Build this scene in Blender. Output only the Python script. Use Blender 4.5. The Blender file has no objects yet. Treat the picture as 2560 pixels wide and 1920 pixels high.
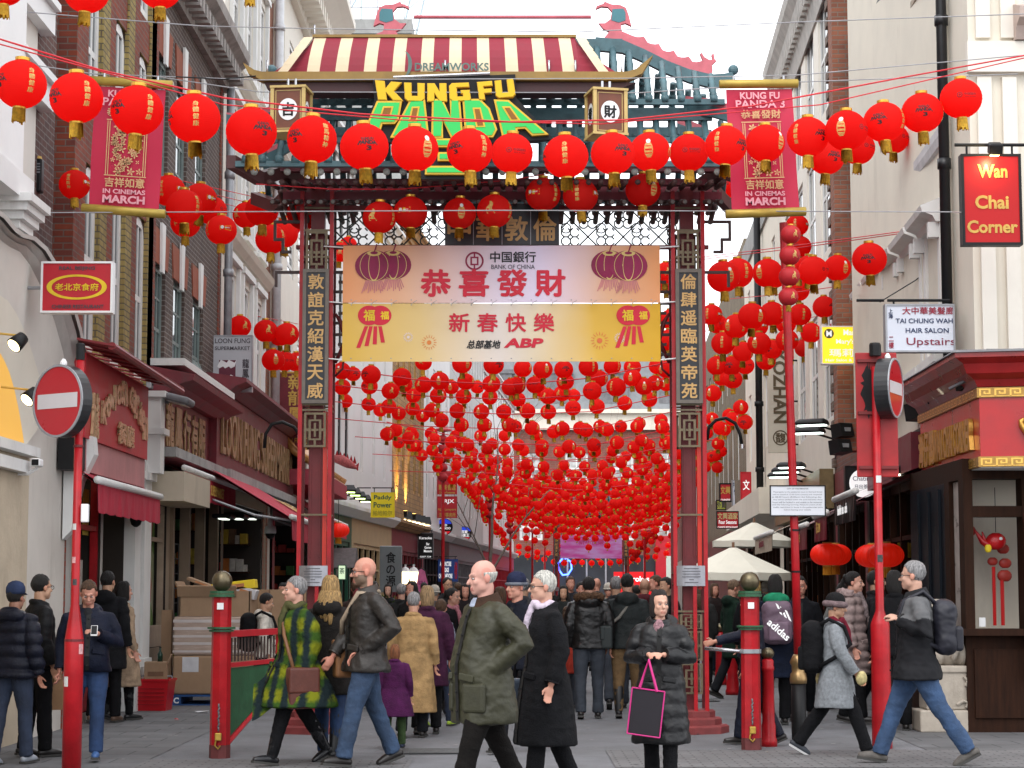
import bpy,math,random
from mathutils import Vector,Matrix,noise
random.seed(7)
S=bpy.context.scene
C=S.collection
PI=math.pi
# camera
FPX,HZ,CH=5100.0,1480.0,1.52
TH=math.atan2(HZ-960.0,FPX)
cam=bpy.data.cameras.new('camera')
cam.sensor_width=36.0
cam.lens=FPX/2560.0*36.0
cam.clip_end=2000.0
cam.clip_start=0.5
camo=bpy.data.objects.new('camera',cam)
C.objects.link(camo)
camo.location=(0,0,CH)
camo.rotation_euler=(PI/2+TH,0,0)
S.camera=camo
# sky and sun (bright overcast)
w=bpy.data.worlds.new('World')
S.world=w
w.use_nodes=True
nt=w.node_tree
bg=nt.nodes['Background']
sky=nt.nodes.new('ShaderNodeTexSky')
sky.sky_type='NISHITA'
sky.sun_disc=False
SUN_EL,SUN_AZ=50,200
sky.sun_elevation=math.radians(SUN_EL)
sky.sun_rotation=math.radians(SUN_AZ)
tint=nt.nodes.new('ShaderNodeMixRGB')
tint.inputs['Fac'].default_value=0.86
tint.inputs['Color2'].default_value=(11.6,11.8,12.2,1)
nt.links.new(sky.outputs['Color'],tint.inputs['Color1'])
nt.links.new(tint.outputs['Color'],bg.inputs['Color'])
bg.inputs['Strength'].default_value=0.1
sl=bpy.data.lights.new('sun','SUN')
sl.energy=0.75
sl.angle=math.radians(40)
sl.color=(1.0,0.97,0.93)
so=bpy.data.objects.new('sun',sl)
C.objects.link(so)
az=math.radians(SUN_AZ)
sd=Vector((math.sin(az)*math.cos(math.radians(SUN_EL)),math.cos(az)*math.cos(math.radians(SUN_EL)),math.sin(math.radians(SUN_EL))))
so.rotation_euler=(-sd).to_track_quat('-Z','Y').to_euler()
S.view_settings.view_transform='Standard'
S.view_settings.look='None'
S.view_settings.exposure=1.05
S.view_settings.gamma=1.0
S.cycles.max_bounces=8
S.cycles.diffuse_bounces=5
S.cycles.glossy_bounces=3
S.cycles.transmission_bounces=4
S.cycles.transparent_max_bounces=6
S.cycles.use_denoising=True
S.cycles.caustics_reflective=False
S.cycles.caustics_refractive=False
# pixel of the photograph -> point in the place
def ray(px,py):
 u,v=px-1280.0,960.0-py
 return Vector((u,FPX*math.cos(TH)-v*math.sin(TH),FPX*math.sin(TH)+v*math.cos(TH)))
def P(px,py,Y):
 d=ray(px,py)
 return Vector((0,0,CH))+d*(Y/d.y)
def G(px,py):
 d=ray(px,py)
 return Vector((0,0,CH))+d*(-CH/d.z)
# object helpers
def tag(o,label=None,cat=None,group=None,kind=None):
 if label:o['label']=label
 if cat:o['category']=cat
 if group:o['group']=group
 if kind:o['kind']=kind
 return o
def thing(name,label,cat,loc=(0,0,0),rz=0.0,group=None):
 o=bpy.data.objects.new(name,None)
 C.objects.link(o)
 o.location=loc
 o.rotation_euler=(0,0,rz)
 o.empty_display_size=0.1
 return tag(o,label,cat,group)
def copy_tree(o,parent=None):
 c=o.copy()
 C.objects.link(c)
 if parent is not None:c.parent=parent
 for ch in o.children:copy_tree(ch,c)
 return c
class MB:
 def __init__(s):
  s.v,s.f,s.m,s.sm,s.cur,s.smooth=[],[],[],[],0,False
 def add(s,vs,fs):
  b=len(s.v)
  s.v+=[tuple(p) for p in vs]
  for f in fs:
   s.f.append([b+i for i in f])
   s.m.append(s.cur)
   s.sm.append(s.smooth)
  return s
 def quad(s,a,b,c,d):return s.add([a,b,c,d],[(0,1,2,3)])
 def box2(s,a,b):
  x0,y0,z0=a
  x1,y1,z1=b
  x0,x1=min(x0,x1),max(x0,x1)
  y0,y1=min(y0,y1),max(y0,y1)
  z0,z1=min(z0,z1),max(z0,z1)
  return s.add([(x0,y0,z0),(x1,y0,z0),(x1,y1,z0),(x0,y1,z0),(x0,y0,z1),(x1,y0,z1),(x1,y1,z1),(x0,y1,z1)],[(0,3,2,1),(4,5,6,7),(0,1,5,4),(1,2,6,5),(2,3,7,6),(3,0,4,7)])
 def box(s,c,d,R=None):
  h=[q/2 for q in d]
  c=Vector(c)
  vs=[Vector((x*h[0],y*h[1],z*h[2])) for z in(-1,1) for x,y in((-1,-1),(1,-1),(1,1),(-1,1))]
  if R is not None:vs=[R@p for p in vs]
  return s.add([c+p for p in vs],[(0,3,2,1),(4,5,6,7),(0,1,5,4),(1,2,6,5),(2,3,7,6),(3,0,4,7)])
 def rbox(s,c,d,R=None,r=0.02,n=3):
  hx,hy,hz=[q/2 for q in d]
  r=min(r,hx,hy,hz)
  prof=[]
  for i in range(n+1):
   a=PI/2*i/n
   prof.append((r*(1-math.sin(a)),-hz+r*(1-math.cos(a))))
  prof=prof+[(o,-z) for o,z in reversed(prof)]
  rings=[]
  for o,z in prof:
   ring=[]
   for q,(sx,sy) in enumerate(((1,1),(-1,1),(-1,-1),(1,-1))):
    for i in range(n+1):
     a=PI/2*(q+i/n)
     ring.append(Vector(((hx-r)*sx+(r-o)*math.cos(a),(hy-r)*sy+(r-o)*math.sin(a),z)))
   rings.append(ring)
  c=Vector(c)
  rings=[[(c+(R@p if R is not None else p)) for p in g] for g in rings]
  return s.loft(rings)
 def loft(s,rings,caps=True,closed=True):
  n=len(rings[0])
  vs=[p for r in rings for p in r]
  fs=[]
  for k in range(len(rings)-1):
   for i in range(n if closed else n-1):
    j=(i+1)%n
    fs.append((k*n+i,k*n+j,(k+1)*n+j,(k+1)*n+i))
  if caps:
   fs.append(tuple(range(n-1,-1,-1)))
   fs.append(tuple(range((len(rings)-1)*n,len(rings)*n)))
  return s.add(vs,fs)
 def tube(s,pts,r,n=8,caps=True):
  pts=[Vector(p) for p in pts]
  rs=r if isinstance(r,(list,tuple)) else[r]*len(pts)
  rings,prev=[],None
  for i,p in enumerate(pts):
   t=(pts[min(i+1,len(pts)-1)]-pts[max(i-1,0)])
   if t.length<1e-9:t=Vector((0,0,1))
   t.normalize()
   if prev is None:
    a=Vector((0,0,1)) if abs(t.z)<0.9 else Vector((1,0,0))
    u=t.cross(a).normalized()
   else:
    u=(prev-t*prev.dot(t)).normalized()
   prev=u
   v=t.cross(u)
   rings.append([p+(u*math.cos(2*PI*k/n)+v*math.sin(2*PI*k/n))*rs[i] for k in range(n)])
  return s.loft(rings,caps)
 def lathe(s,prof,n=16,c=(0,0,0),caps=True):
  c=Vector(c)
  return s.loft([[c+Vector((r*math.cos(2*PI*k/n),r*math.sin(2*PI*k/n),z)) for k in range(n)] for r,z in prof],caps)
 def prism(s,poly,y0,y1):
  n=len(poly)
  vs=[(x,y0,z) for x,z in poly]+[(x,y1,z) for x,z in poly]
  fs=[tuple(range(n)),tuple(range(2*n-1,n-1,-1))]+[(i,i+n,(i+1)%n+n,(i+1)%n) for i in range(n)]
  return s.add(vs,fs)
 def prism_xy(s,poly,z0,z1):
  n=len(poly)
  vs=[(x,y,z0) for x,y in poly]+[(x,y,z1) for x,y in poly]
  fs=[tuple(range(n-1,-1,-1)),tuple(range(n,2*n))]+[(i,(i+1)%n,(i+1)%n+n,i+n) for i in range(n)]
  return s.add(vs,fs)
 def prism_yz(s,poly,x0,x1):
  n=len(poly)
  vs=[(x0,y,z) for y,z in poly]+[(x1,y,z) for y,z in poly]
  fs=[tuple(range(n)),tuple(range(2*n-1,n-1,-1))]+[(i,i+n,(i+1)%n+n,(i+1)%n) for i in range(n)]
  return s.add(vs,fs)
 def ell(s,c,r,nu=14,nv=9,R=None):
  c=Vector(c)
  rings=[]
  for j in range(1,nv):
   a=-PI/2+PI*j/nv
   ring=[]
   for k in range(nu):
    p=Vector((r[0]*math.cos(a)*math.cos(2*PI*k/nu),r[1]*math.cos(a)*math.sin(2*PI*k/nu),r[2]*math.sin(a)))
    ring.append(c+(R@p if R is not None else p))
   rings.append(ring)
  return s.loft(rings)
 def cap(s,pts,rs,n=10):
  pts=[Vector(p) for p in pts]
  a=(pts[0]-pts[1]).normalized()
  b=(pts[-1]-pts[-2]).normalized()
  P2=[pts[0]+a*rs[0]*.9,pts[0]+a*rs[0]*.6]+pts+[pts[-1]+b*rs[-1]*.6,pts[-1]+b*rs[-1]*.9]
  R2=[rs[0]*.42,rs[0]*.8]+list(rs)+[rs[-1]*.8,rs[-1]*.42]
  return s.tube(P2,R2,n)
 def me(s,name,mats):
  me=bpy.data.meshes.new(name)
  me.from_pydata(s.v,[],s.f)
  if not isinstance(mats,(list,tuple)):mats=[mats]
  for m in mats:me.materials.append(m)
  me.polygons.foreach_set('material_index',s.m)
  me.polygons.foreach_set('use_smooth',s.sm)
  me.update()
  return me
 def bd(s,name,mats,parent=None):
  o=bpy.data.objects.new(name,s.me(name,mats))
  C.objects.link(o)
  if parent is not None:o.parent=parent
  return o
def split(m,name,mats,parent=None):
 par=list(range(len(m.v)))
 def find(a):
  while par[a]!=a:
   par[a]=par[par[a]]
   a=par[a]
  return a
 for f in m.f:
  for q in f[1:]:par[find(q)]=find(f[0])
 grp={}
 for f,mi,sm in zip(m.f,m.m,m.sm):grp.setdefault(find(f[0]),[]).append((f,mi,sm))
 for fs in grp.values():
  k=MB()
  ids=sorted({q for f,_,_ in fs for q in f})
  mp={q:i for i,q in enumerate(ids)}
  k.v=[m.v[q] for q in ids]
  k.f=[[mp[q] for q in f] for f,_,_ in fs]
  k.m=[a for _,a,_ in fs]
  k.sm=[a for _,_,a in fs]
  k.bd(name,mats,parent)
def bev(o,w=0.01,seg=2):
 m=o.modifiers.new('bevel','BEVEL')
 m.width=w
 m.segments=seg
 m.limit_method='ANGLE'
 return o
# materials
_mc={}
def _base(key,rough,metal,spec):
 m=bpy.data.materials.new(key)
 m.use_nodes=True
 b=m.node_tree.nodes['Principled BSDF']
 b.inputs['Roughness'].default_value=rough
 b.inputs['Metallic'].default_value=metal
 b.inputs['Specular IOR Level'].default_value=spec
 return m,m.node_tree,b
def N(nt,t,**kw):
 n=nt.nodes.new(t)
 for k,v in kw.items():n.inputs[k].default_value=v
 return n
def c4(c):return(c[0],c[1],c[2],1)
def mul(c,k):return(c[0]*k,c[1]*k,c[2]*k)
def M(name,col,rough=.6,var=.18,scale=6.0,bump=0.0,metal=0.0,spec=.4,dirt=None,bscale=None,stretch=(1,1,1),coat=0):
 """a painted, stone, cloth or metal surface: base colour broken up by two sizes of noise, optional stains, bump"""
 key=(name,col,rough,var,scale,bump,metal,dirt)
 if key in _mc:return _mc[key]
 m,nt,b=_base(name,rough,metal,spec)
 L=nt.links
 tc=N(nt,'ShaderNodeTexCoord')
 mp=N(nt,'ShaderNodeMapping',Scale=stretch)
 L.new(tc.outputs['Object'],mp.inputs[0])
 n1=N(nt,'ShaderNodeTexNoise',Scale=scale,Detail=5.0,Roughness=.6)
 L.new(mp.outputs[0],n1.inputs['Vector'])
 r=nt.nodes.new('ShaderNodeValToRGB')
 r.color_ramp.elements[0].position=.3
 r.color_ramp.elements[1].position=.7
 r.color_ramp.elements[0].color=c4(mul(col,1-var))
 r.color_ramp.elements[1].color=c4([min(1,q*(1+var*.6)) for q in col])
 L.new(n1.outputs['Fac'],r.inputs[0])
 out=r.outputs[0]
 if dirt:
  n2=N(nt,'ShaderNodeTexNoise',Scale=dirt[1],Detail=6.0,Roughness=.7)
  mp2=N(nt,'ShaderNodeMapping',Scale=(1,1,.35))
  L.new(tc.outputs['Object'],mp2.inputs[0])
  L.new(mp2.outputs[0],n2.inputs['Vector'])
  r2=nt.nodes.new('ShaderNodeValToRGB')
  r2.color_ramp.elements[0].position=dirt[2]
  r2.color_ramp.elements[1].position=min(1,dirt[2]+.16)
  L.new(n2.outputs['Fac'],r2.inputs[0])
  mx=nt.nodes.new('ShaderNodeMixRGB')
  mx.inputs['Color2'].default_value=c4(dirt[0])
  sc=N(nt,'ShaderNodeMath')
  sc.operation='MULTIPLY'
  sc.inputs[1].default_value=dirt[3]
  L.new(r2.outputs[0],sc.inputs[0])
  L.new(sc.outputs[0],mx.inputs['Fac'])
  L.new(out,mx.inputs['Color1'])
  out=mx.outputs[0]
 L.new(out,b.inputs['Base Color'])
 rr=N(nt,'ShaderNodeMapRange')
 rr.inputs['To Min'].default_value=max(.05,rough-.12)
 rr.inputs['To Max'].default_value=min(1,rough+.12)
 L.new(n1.outputs['Fac'],rr.inputs['Value'])
 L.new(rr.outputs[0],b.inputs['Roughness'])
 if bump:
  n3=N(nt,'ShaderNodeTexNoise',Scale=bscale or scale*6,Detail=4.0)
  L.new(mp.outputs[0],n3.inputs['Vector'])
  bp=N(nt,'ShaderNodeBump',Strength=bump,Distance=.02)
  L.new(n3.outputs['Fac'],bp.inputs['Height'])
  L.new(bp.outputs[0],b.inputs['Normal'])
 if coat:b.inputs['Coat Weight'].default_value=coat
 _mc[key]=m
 return m
def brick(name,c1,c2,mortar,bw=.22,bh=.075,rough=.85,ax='xz',var=.5):
 key=('brick',name)
 if key in _mc:return _mc[key]
 m,nt,b=_base(name,rough,0,.25)
 L=nt.links
 tc=N(nt,'ShaderNodeTexCoord')
 sp=N(nt,'ShaderNodeSeparateXYZ')
 L.new(tc.outputs['Object'],sp.inputs[0])
 cb=N(nt,'ShaderNodeCombineXYZ')
 ad=N(nt,'ShaderNodeMath')
 ad.operation='ADD'
 L.new(sp.outputs[0],ad.inputs[0])
 L.new(sp.outputs[1],ad.inputs[1])
 L.new(ad.outputs[0],cb.inputs[0])
 L.new(sp.outputs[2],cb.inputs[1])
 bt=N(nt,'ShaderNodeTexBrick',Scale=1.0)
 bt.inputs['Brick Width'].default_value=bw
 bt.inputs['Row Height'].default_value=bh
 bt.inputs['Mortar Size'].default_value=.009
 bt.inputs['Mortar Smooth'].default_value=.3
 bt.inputs['Bias'].default_value=-.1
 bt.inputs['Color1'].default_value=c4(c1)
 bt.inputs['Color2'].default_value=c4(c2)
 bt.inputs['Mortar'].default_value=c4(mortar)
 L.new(cb.outputs[0],bt.inputs['Vector'])
 n1=N(nt,'ShaderNodeTexNoise',Scale=1.3,Detail=6.0,Roughness=.65)
 L.new(tc.outputs['Object'],n1.inputs['Vector'])
 mr=N(nt,'ShaderNodeMapRange')
 mr.inputs['To Min'].default_value=1-var
 mr.inputs['To Max'].default_value=1+var
 L.new(n1.outputs['Fac'],mr.inputs['Value'])
 mx=nt.nodes.new('ShaderNodeVectorMath')
 mx.operation='SCALE'
 L.new(bt.outputs['Color'],mx.inputs[0])
 L.new(mr.outputs[0],mx.inputs['Scale'])
 L.new(mx.outputs[0],b.inputs['Base Color'])
 bp=N(nt,'ShaderNodeBump',Strength=.5,Distance=.01)
 bp.invert=True
 L.new(bt.outputs['Fac'],bp.inputs['Height'])
 L.new(bp.outputs[0],b.inputs['Normal'])
 _mc[key]=m
 return m
def lit(name,col,k):
 key=('lit',name,col,k)
 if key in _mc:return _mc[key]
 m,nt,b=_base(name,.5,0,.3)
 b.inputs['Base Color'].default_value=c4(mul(col,.6))
 b.inputs['Emission Color'].default_value=c4(col)
 b.inputs['Emission Strength'].default_value=k
 _mc[key]=m
 return m
def glassy(name,col,rough=.08):
 key=('glass',name,col)
 if key in _mc:return _mc[key]
 m,nt,b=_base(name,rough,0,.6)
 tc=N(nt,'ShaderNodeTexCoord')
 n1=N(nt,'ShaderNodeTexNoise',Scale=1.7,Detail=3.0)
 nt.links.new(tc.outputs['Object'],n1.inputs['Vector'])
 r=nt.nodes.new('ShaderNodeValToRGB')
 r.color_ramp.elements[0].position,r.color_ramp.elements[1].position=.35,.68
 r.color_ramp.elements[0].color=c4(mul(col,.55))
 r.color_ramp.elements[1].color=c4(mul(col,1.7))
 nt.links.new(n1.outputs['Fac'],r.inputs[0])
 nt.links.new(r.outputs[0],b.inputs['Base Color'])
 bp=N(nt,'ShaderNodeBump',Strength=.08,Distance=.02)
 nt.links.new(n1.outputs['Fac'],bp.inputs['Height'])
 nt.links.new(bp.outputs[0],b.inputs['Normal'])
 _mc[key]=m
 return m
WHITE=M('white_paint',(.72,.72,.70),.55,.08,2.0,.05,dirt=((.35,.33,.3),1.6,.56,.45))
CREAM=M('cream_render',(.70,.65,.55),.75,.07,1.2,.08,dirt=((.34,.3,.25),1.1,.58,.4))
CREAM2=M('pale_cream_render',(.74,.70,.62),.7,.06,1.5,.06,dirt=((.4,.36,.3),1.3,.6,.35))
STONE=M('beige_stone',(.50,.42,.31),.85,.14,2.5,.25,dirt=((.25,.2,.14),2.2,.55,.5))
GREYST=M('grey_stone',(.30,.30,.29),.85,.2,1.5,.2,dirt=((.12,.12,.1),1.2,.52,.5))
RED=M('red_gloss_paint',(.40,.007,.013),.38,.3,5.0,.08,spec=.35,dirt=((.13,.010,.010),5.0,.56,.7))
RED2=M('red_sign_paint',(.46,.013,.024),.45,.15,3.0,.03,dirt=((.28,.02,.03),2.5,.58,.5))
DRED=M('dark_red_paint',(.14,.014,.017),.5,.25,5.0,.1)
MAROON=M('maroon_paint',(.15,.012,.022),.5,.25,4.0,.08,dirt=((.08,.02,.02),3.0,.55,.6))
AWN=M('faded_red_canvas',(.42,.02,.045),.85,.15,4.0,.15,dirt=((.3,.08,.09),2.5,.55,.5))
PINK=M('faded_pink_board',(.50,.22,.22),.7,.15,2.0,.05,dirt=((.34,.16,.16),2.0,.5,.6))
BLACK=M('black_paint',(.008,.008,.009),.5,.4,6.0,.03,spec=.25)
DARK=M('dark_interior',(.02,.016,.014),.8,.5,3.0)
DWOOD=M('dark_brown_wood',(.026,.010,.005),.7,.4,4.0,.1,spec=.12,stretch=(6,6,.6))
GOLD=M('gold_leaf',(.60,.33,.07),.35,.35,12.0,.1,metal=.7)
GOLDP=M('gold_paint',(.55,.34,.07),.5,.2,8.0)
YEL=M('yellow_paint',(.80,.60,.02),.5,.08,4.0)
GREYM=M('grey_metal',(.33,.34,.36),.45,.2,6.0,metal=.3)
LEAD=M('lead_grey',(.16,.16,.17),.6,.3,4.0,.1)
TEAL=M('teal_roof_paint',(.065,.135,.155),.42,.35,5.0,.08,dirt=((.2,.25,.26),7.0,.64,.7))
PINKR=M('pink_ridge_paint',(.58,.14,.17),.55,.2,6.0,.06)
GREEN=M('green_paint',(.025,.10,.045),.5,.3,7.0,.1,dirt=((.1,.13,.08),9.0,.6,.6))
GLASS=glassy('window_glass',(.05,.06,.065))
GLASSL=glassy('curtained_glass',(.32,.32,.31),.2)
GLASSG=glassy('green_window_glass',(.06,.085,.085))
WHITEM=M('white_metal',(.78,.78,.78),.4,.05,4.0)
CHROME=M('steel',(.5,.5,.52),.25,.15,8.0,metal=.9)
# lettering
_tm={}
def text_mesh(body,bold=0.0,depth=.0,align='CENTER',spacing=1.0,line=1.0):
 key=(body,bold,depth,align,spacing,line)
 if key in _tm:return _tm[key]
 cu=bpy.data.curves.new('lettering','FONT')
 cu.body=body
 cu.size=1
 cu.offset=bold
 cu.extrude=depth
 cu.align_x=align
 cu.space_character=spacing
 cu.space_line=line
 cu.resolution_u=3
 tmp=bpy.data.objects.new('lettering',cu)
 C.objects.link(tmp)
 dg=bpy.context.evaluated_depsgraph_get()
 me=bpy.data.meshes.new_from_object(tmp.evaluated_get(dg))
 vs=[v.co.copy() for v in me.vertices]
 fs=[list(p.vertices) for p in me.polygons]
 bpy.data.objects.remove(tmp)
 bpy.data.meshes.remove(me)
 bpy.data.curves.remove(cu)
 x0,x1=min(v.x for v in vs),max(v.x for v in vs)
 y0,y1=min(v.y for v in vs),max(v.y for v in vs)
 _tm[key]=(vs,fs,(x0,x1,y0,y1))
 return _tm[key]
def text_into(mb,body,O,U,V,w,h,bold=.0,depth=.0,keep=True,spacing=1.0,line=1.0,warp=None,align='CENTER'):
 """lettering centred at O inside a box w x h spanned by the unit vectors U (reading direction) and V (up)"""
 if bold>0 and any(ord(q)>0x2e80 for q in body):
  e=bold*.9*min(h/max(1,body.count(chr(10))+1),w)
  Nn=Vector(U).cross(Vector(V))
  for k,(a,b) in enumerate(((0,0),(1,.5),(-1,-.5),(.5,-1),(-.5,1))):
   text_into(mb,body,Vector(O)+Vector(U)*a*e+Vector(V)*b*e+Nn*(.0004*k),U,V,w,h,0,depth,keep,spacing,line,warp,align)
  return mb
 vs,fs,(x0,x1,y0,y1)=text_mesh(body,bold,0.0,align,spacing,line)
 sx,sy=w/(x1-x0),h/(y1-y0)
 if keep:sx=sy=min(sx,sy)
 cx,cy=(x0+x1)/2,(y0+y1)/2
 O,U,V=Vector(O),Vector(U),Vector(V)
 Nn=U.cross(V)
 pts=[]
 for v in vs:
  a,b=(v.x-cx)*sx,(v.y-cy)*sy
  if warp:a,b=warp(a,b)
  pts.append(O+U*a+V*b)
 if depth<=0:
  mb.add(pts,fs)
  return mb
 n=len(pts)
 ec={}
 for f in fs:
  for i in range(len(f)):
   a,b=f[i],f[(i+1)%len(f)]
   ec[(a,b)]=ec.get((a,b),0)+1
 side=[(a,a+n,b+n,b) for(a,b) in ec if(b,a) not in ec]
 mb.add([p+Nn*depth for p in pts]+pts,[tuple(f) for f in fs]+[tuple(q+n for q in reversed(f)) for f in fs]+[(d,c,b,a) for a,b,c,d in side])
 return mb
def letter(parent,body,O,U,V,w,h,mat,bold=.015,depth=.004,name='lettering',**kw):
 mb=MB()
 text_into(mb,body,O,U,V,w,h,bold,depth,**kw)
 return mb.bd(name,mat,parent)
XU,ZU=Vector((1,0,0)),Vector((0,0,1))
# THE SETTING
asphalt=M('asphalt',(.165,.167,.178),.85,.22,1.1,.4,bscale=110,dirt=((.10,.10,.10),.7,.5,.6))
paverm=brick('pavement_slabs',(.135,.135,.14),(.11,.11,.112),(.06,.06,.06),.6,.45,.8)
pinkpav=brick('clay_pavers',(.16,.157,.158),(.138,.135,.137),(.09,.087,.087),.21,.105,.85)
def flat_brick(m):
 nt=m.node_tree
 for n in nt.nodes:
  if n.type=='COMBXYZ':
   sp=[q for q in nt.nodes if q.type=='SEPXYZ'][0]
   nt.links.new(sp.outputs[0],n.inputs[0])
   nt.links.new(sp.outputs[1],n.inputs[1])
 return m
flat_brick(paverm)
flat_brick(pinkpav)
mb=MB()
mb.quad((-300,-60,0),(300,-60,0),(300,600,0),(-300,600,0))
tag(mb.bd('ground',asphalt),kind='structure')
mb=MB()
mb.quad((-5.2,13,.004),(-3.3,13,.004),(-3.3,50,.004),(-5.2,50,.004))
mb.quad((3.9,13,.004),(5.6,13,.004),(7.2,60,.004),(4.6,60,.004))
tag(mb.bd('pavement',paverm),kind='structure')
mb=MB()
mb.quad((-3.3,17.6,.008),(-.9,17.6,.008),(-.9,18.75,.008),(-3.3,18.75,.008))
mb.quad((.9,17.9,.008),(5.2,17.9,.008),(5.2,19.9,.008),(.9,19.9,.008))
tag(mb.bd('paving',pinkpav),kind='structure')
RG=random.Random(4)
mb=MB()
for i in range(260):
 px,py=RG.uniform(200,2300),RG.uniform(1720,1915)
 g=G(px,py)
 r_=RG.uniform(.006,.028)
 mb.cur=RG.randrange(2)
 mb.add([(g.x+r_*(1+.3*math.sin(k*2+i))*math.cos(k*PI/4),g.y+r_*math.sin(k*PI/4),.013) for k in range(8)],[tuple(range(8))])
tag(mb.bd('gum_spots',[M('dark_gum',(.09,.09,.09),.8),M('pale_gum',(.30,.29,.28),.8)]),'trodden gum spots scattered over the asphalt','gum',None,'stuff')
for px,py,lab in((1085,1880,'square iron drain cover in the asphalt before the camel coat'),(1740,1752,'square iron cover in the asphalt right of the gate column base')):
 g=G(px,py)
 t=thing('drain_cover',lab,'drain cover',(g.x,g.y,.009),.05)
 MB().box2((-.3,-.3,0),(.3,.3,.006)).bd('plate',M('cast_iron',(.07,.07,.072),.6,.4,20,.3),t)
 m=MB()
 for k in range(7):m.box2((-.25,-.26+k*.08,.0065),(.25,-.23+k*.08,.010))
 m.bd('ribs',M('worn_iron',(.12,.12,.12),.5,.3,20),t)
class Fac:
 """a street front: near and far end on the ground; local x runs along it, local y into the house"""
 def __init__(s,near,far,side):
  a,b=(Vector((near[0],near[1],0)),Vector((far[0],far[1],0))) if side=='L' else(Vector((far[0],far[1],0)),Vector((near[0],near[1],0)))
  s.o,s.d=a,(b-a).normalized()
  s.len=(b-a).length
  s.rz=math.atan2(s.d.y,s.d.x)
  s.n=Vector((s.d.y,-s.d.x,0))
  s.side=side
 def uz(s,px,py,out=0.0):
  d=ray(px,py)
  o=s.o+s.n*out
  t=(o-Vector((0,0,CH))).dot(s.n)/d.dot(s.n)
  p=Vector((0,0,CH))+d*t
  return(p-o).dot(s.d),p.z
 def u(s,px):return s.uz(px,HZ)[0]
 def w(s,u,z,out=0.0):return s.o+s.d*u+s.n*out+Vector((0,0,z))
_wc={}
def window(parent,u0,u1,z0,z1,rev=.14,fm=None,pm=None,nx=2,nz=2,fw=.07,bar=.035,name='window'):
 key=(round(u1-u0,2),round(z1-z0,2),id(fm),id(pm),nx,nz,fw,bar)
 w_,h_=u1-u0,z1-z0
 if key not in _wc:
  f=MB()
  t=.06
  f.box2((0,0,0),(fw,t,h_)).box2((w_-fw,0,0),(w_,t,h_)).box2((fw,0,0),(w_-fw,t,fw)).box2((fw,0,h_-fw),(w_-fw,t,h_))
  for i in range(1,nx):
   x=w_*i/nx
   f.box2((x-bar/2,.008,fw),(x+bar/2,t-.01,h_-fw))
  for i in range(1,nz):
   z=h_*i/nz
   b2=bar*(1.6 if i==nz//2 else 1)
   f.box2((fw,.012,z-b2/2),(w_-fw,t-.014,z+b2/2))
  p=MB().quad((fw*.5,.024,fw*.5),(w_-fw*.5,.024,fw*.5),(w_-fw*.5,.024,h_-fw*.5),(fw*.5,.024,h_-fw*.5))
  _wc[key]=(f.me('window',fm),p.me('pane',pm))
 a=bpy.data.objects.new(name,_wc[key][0])
 b=bpy.data.objects.new('pane',_wc[key][1])
 C.objects.link(a)
 C.objects.link(b)
 a.parent=parent
 a.location=(u0,rev,z0)
 b.parent=a
 return a
def wall(mb,u0,u1,z0,z1,holes,rev=.2,jamb=None):
 us=sorted({u0,u1}|{min(max(q,u0),u1) for h in holes for q in h[:2]})
 zs=sorted({z0,z1}|{min(max(q,z0),z1) for h in holes for q in h[2:4]})
 for i in range(len(us)-1):
  for k in range(len(zs)-1):
   a,b,c,d=us[i],us[i+1],zs[k],zs[k+1]
   m1,m2=(a+b)/2,(c+d)/2
   if any(h[0]<m1<h[1] and h[2]<m2<h[3] for h in holes):continue
   mb.quad((a,0,c),(b,0,c),(b,0,d),(a,0,d))
 cur=mb.cur
 if jamb is not None:mb.cur=jamb
 for h in holes:
  a,b,c,d=h[:4]
  r=h[4] if len(h)>4 else rev
  mb.quad((a,0,c),(a,r,c),(a,r,d),(a,0,d)).quad((b,r,c),(b,0,c),(b,0,d),(b,r,d))
  mb.quad((a,0,d),(a,r,d),(b,r,d),(b,0,d)).quad((a,r,c),(a,0,c),(b,0,c),(b,r,c))
 mb.cur=cur
def shell(mb,u0,u1,H,D=7.0):
 mb.quad((u0,D,0),(u0,0,0),(u0,0,H),(u0,D,H)).quad((u1,0,0),(u1,D,0),(u1,D,H),(u1,0,H))
 mb.quad((u0,0,H),(u1,0,H),(u1,D,H),(u0,D,H)).quad((u1,D,0),(u0,D,0),(u0,D,H),(u1,D,H))
GOODS=[M('goods_%s'%n,c,.5,.3,9.0) for n,c in(('red',(.4,.03,.03)),('yellow',(.5,.36,.04)),('white',(.5,.48,.44)),('green',(.06,.2,.06)),('brown',(.16,.09,.05)),('orange',(.5,.16,.03)))]
SHOPIN=M('shop_interior',(.022,.016,.012),.7,.4,2.0)
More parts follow.
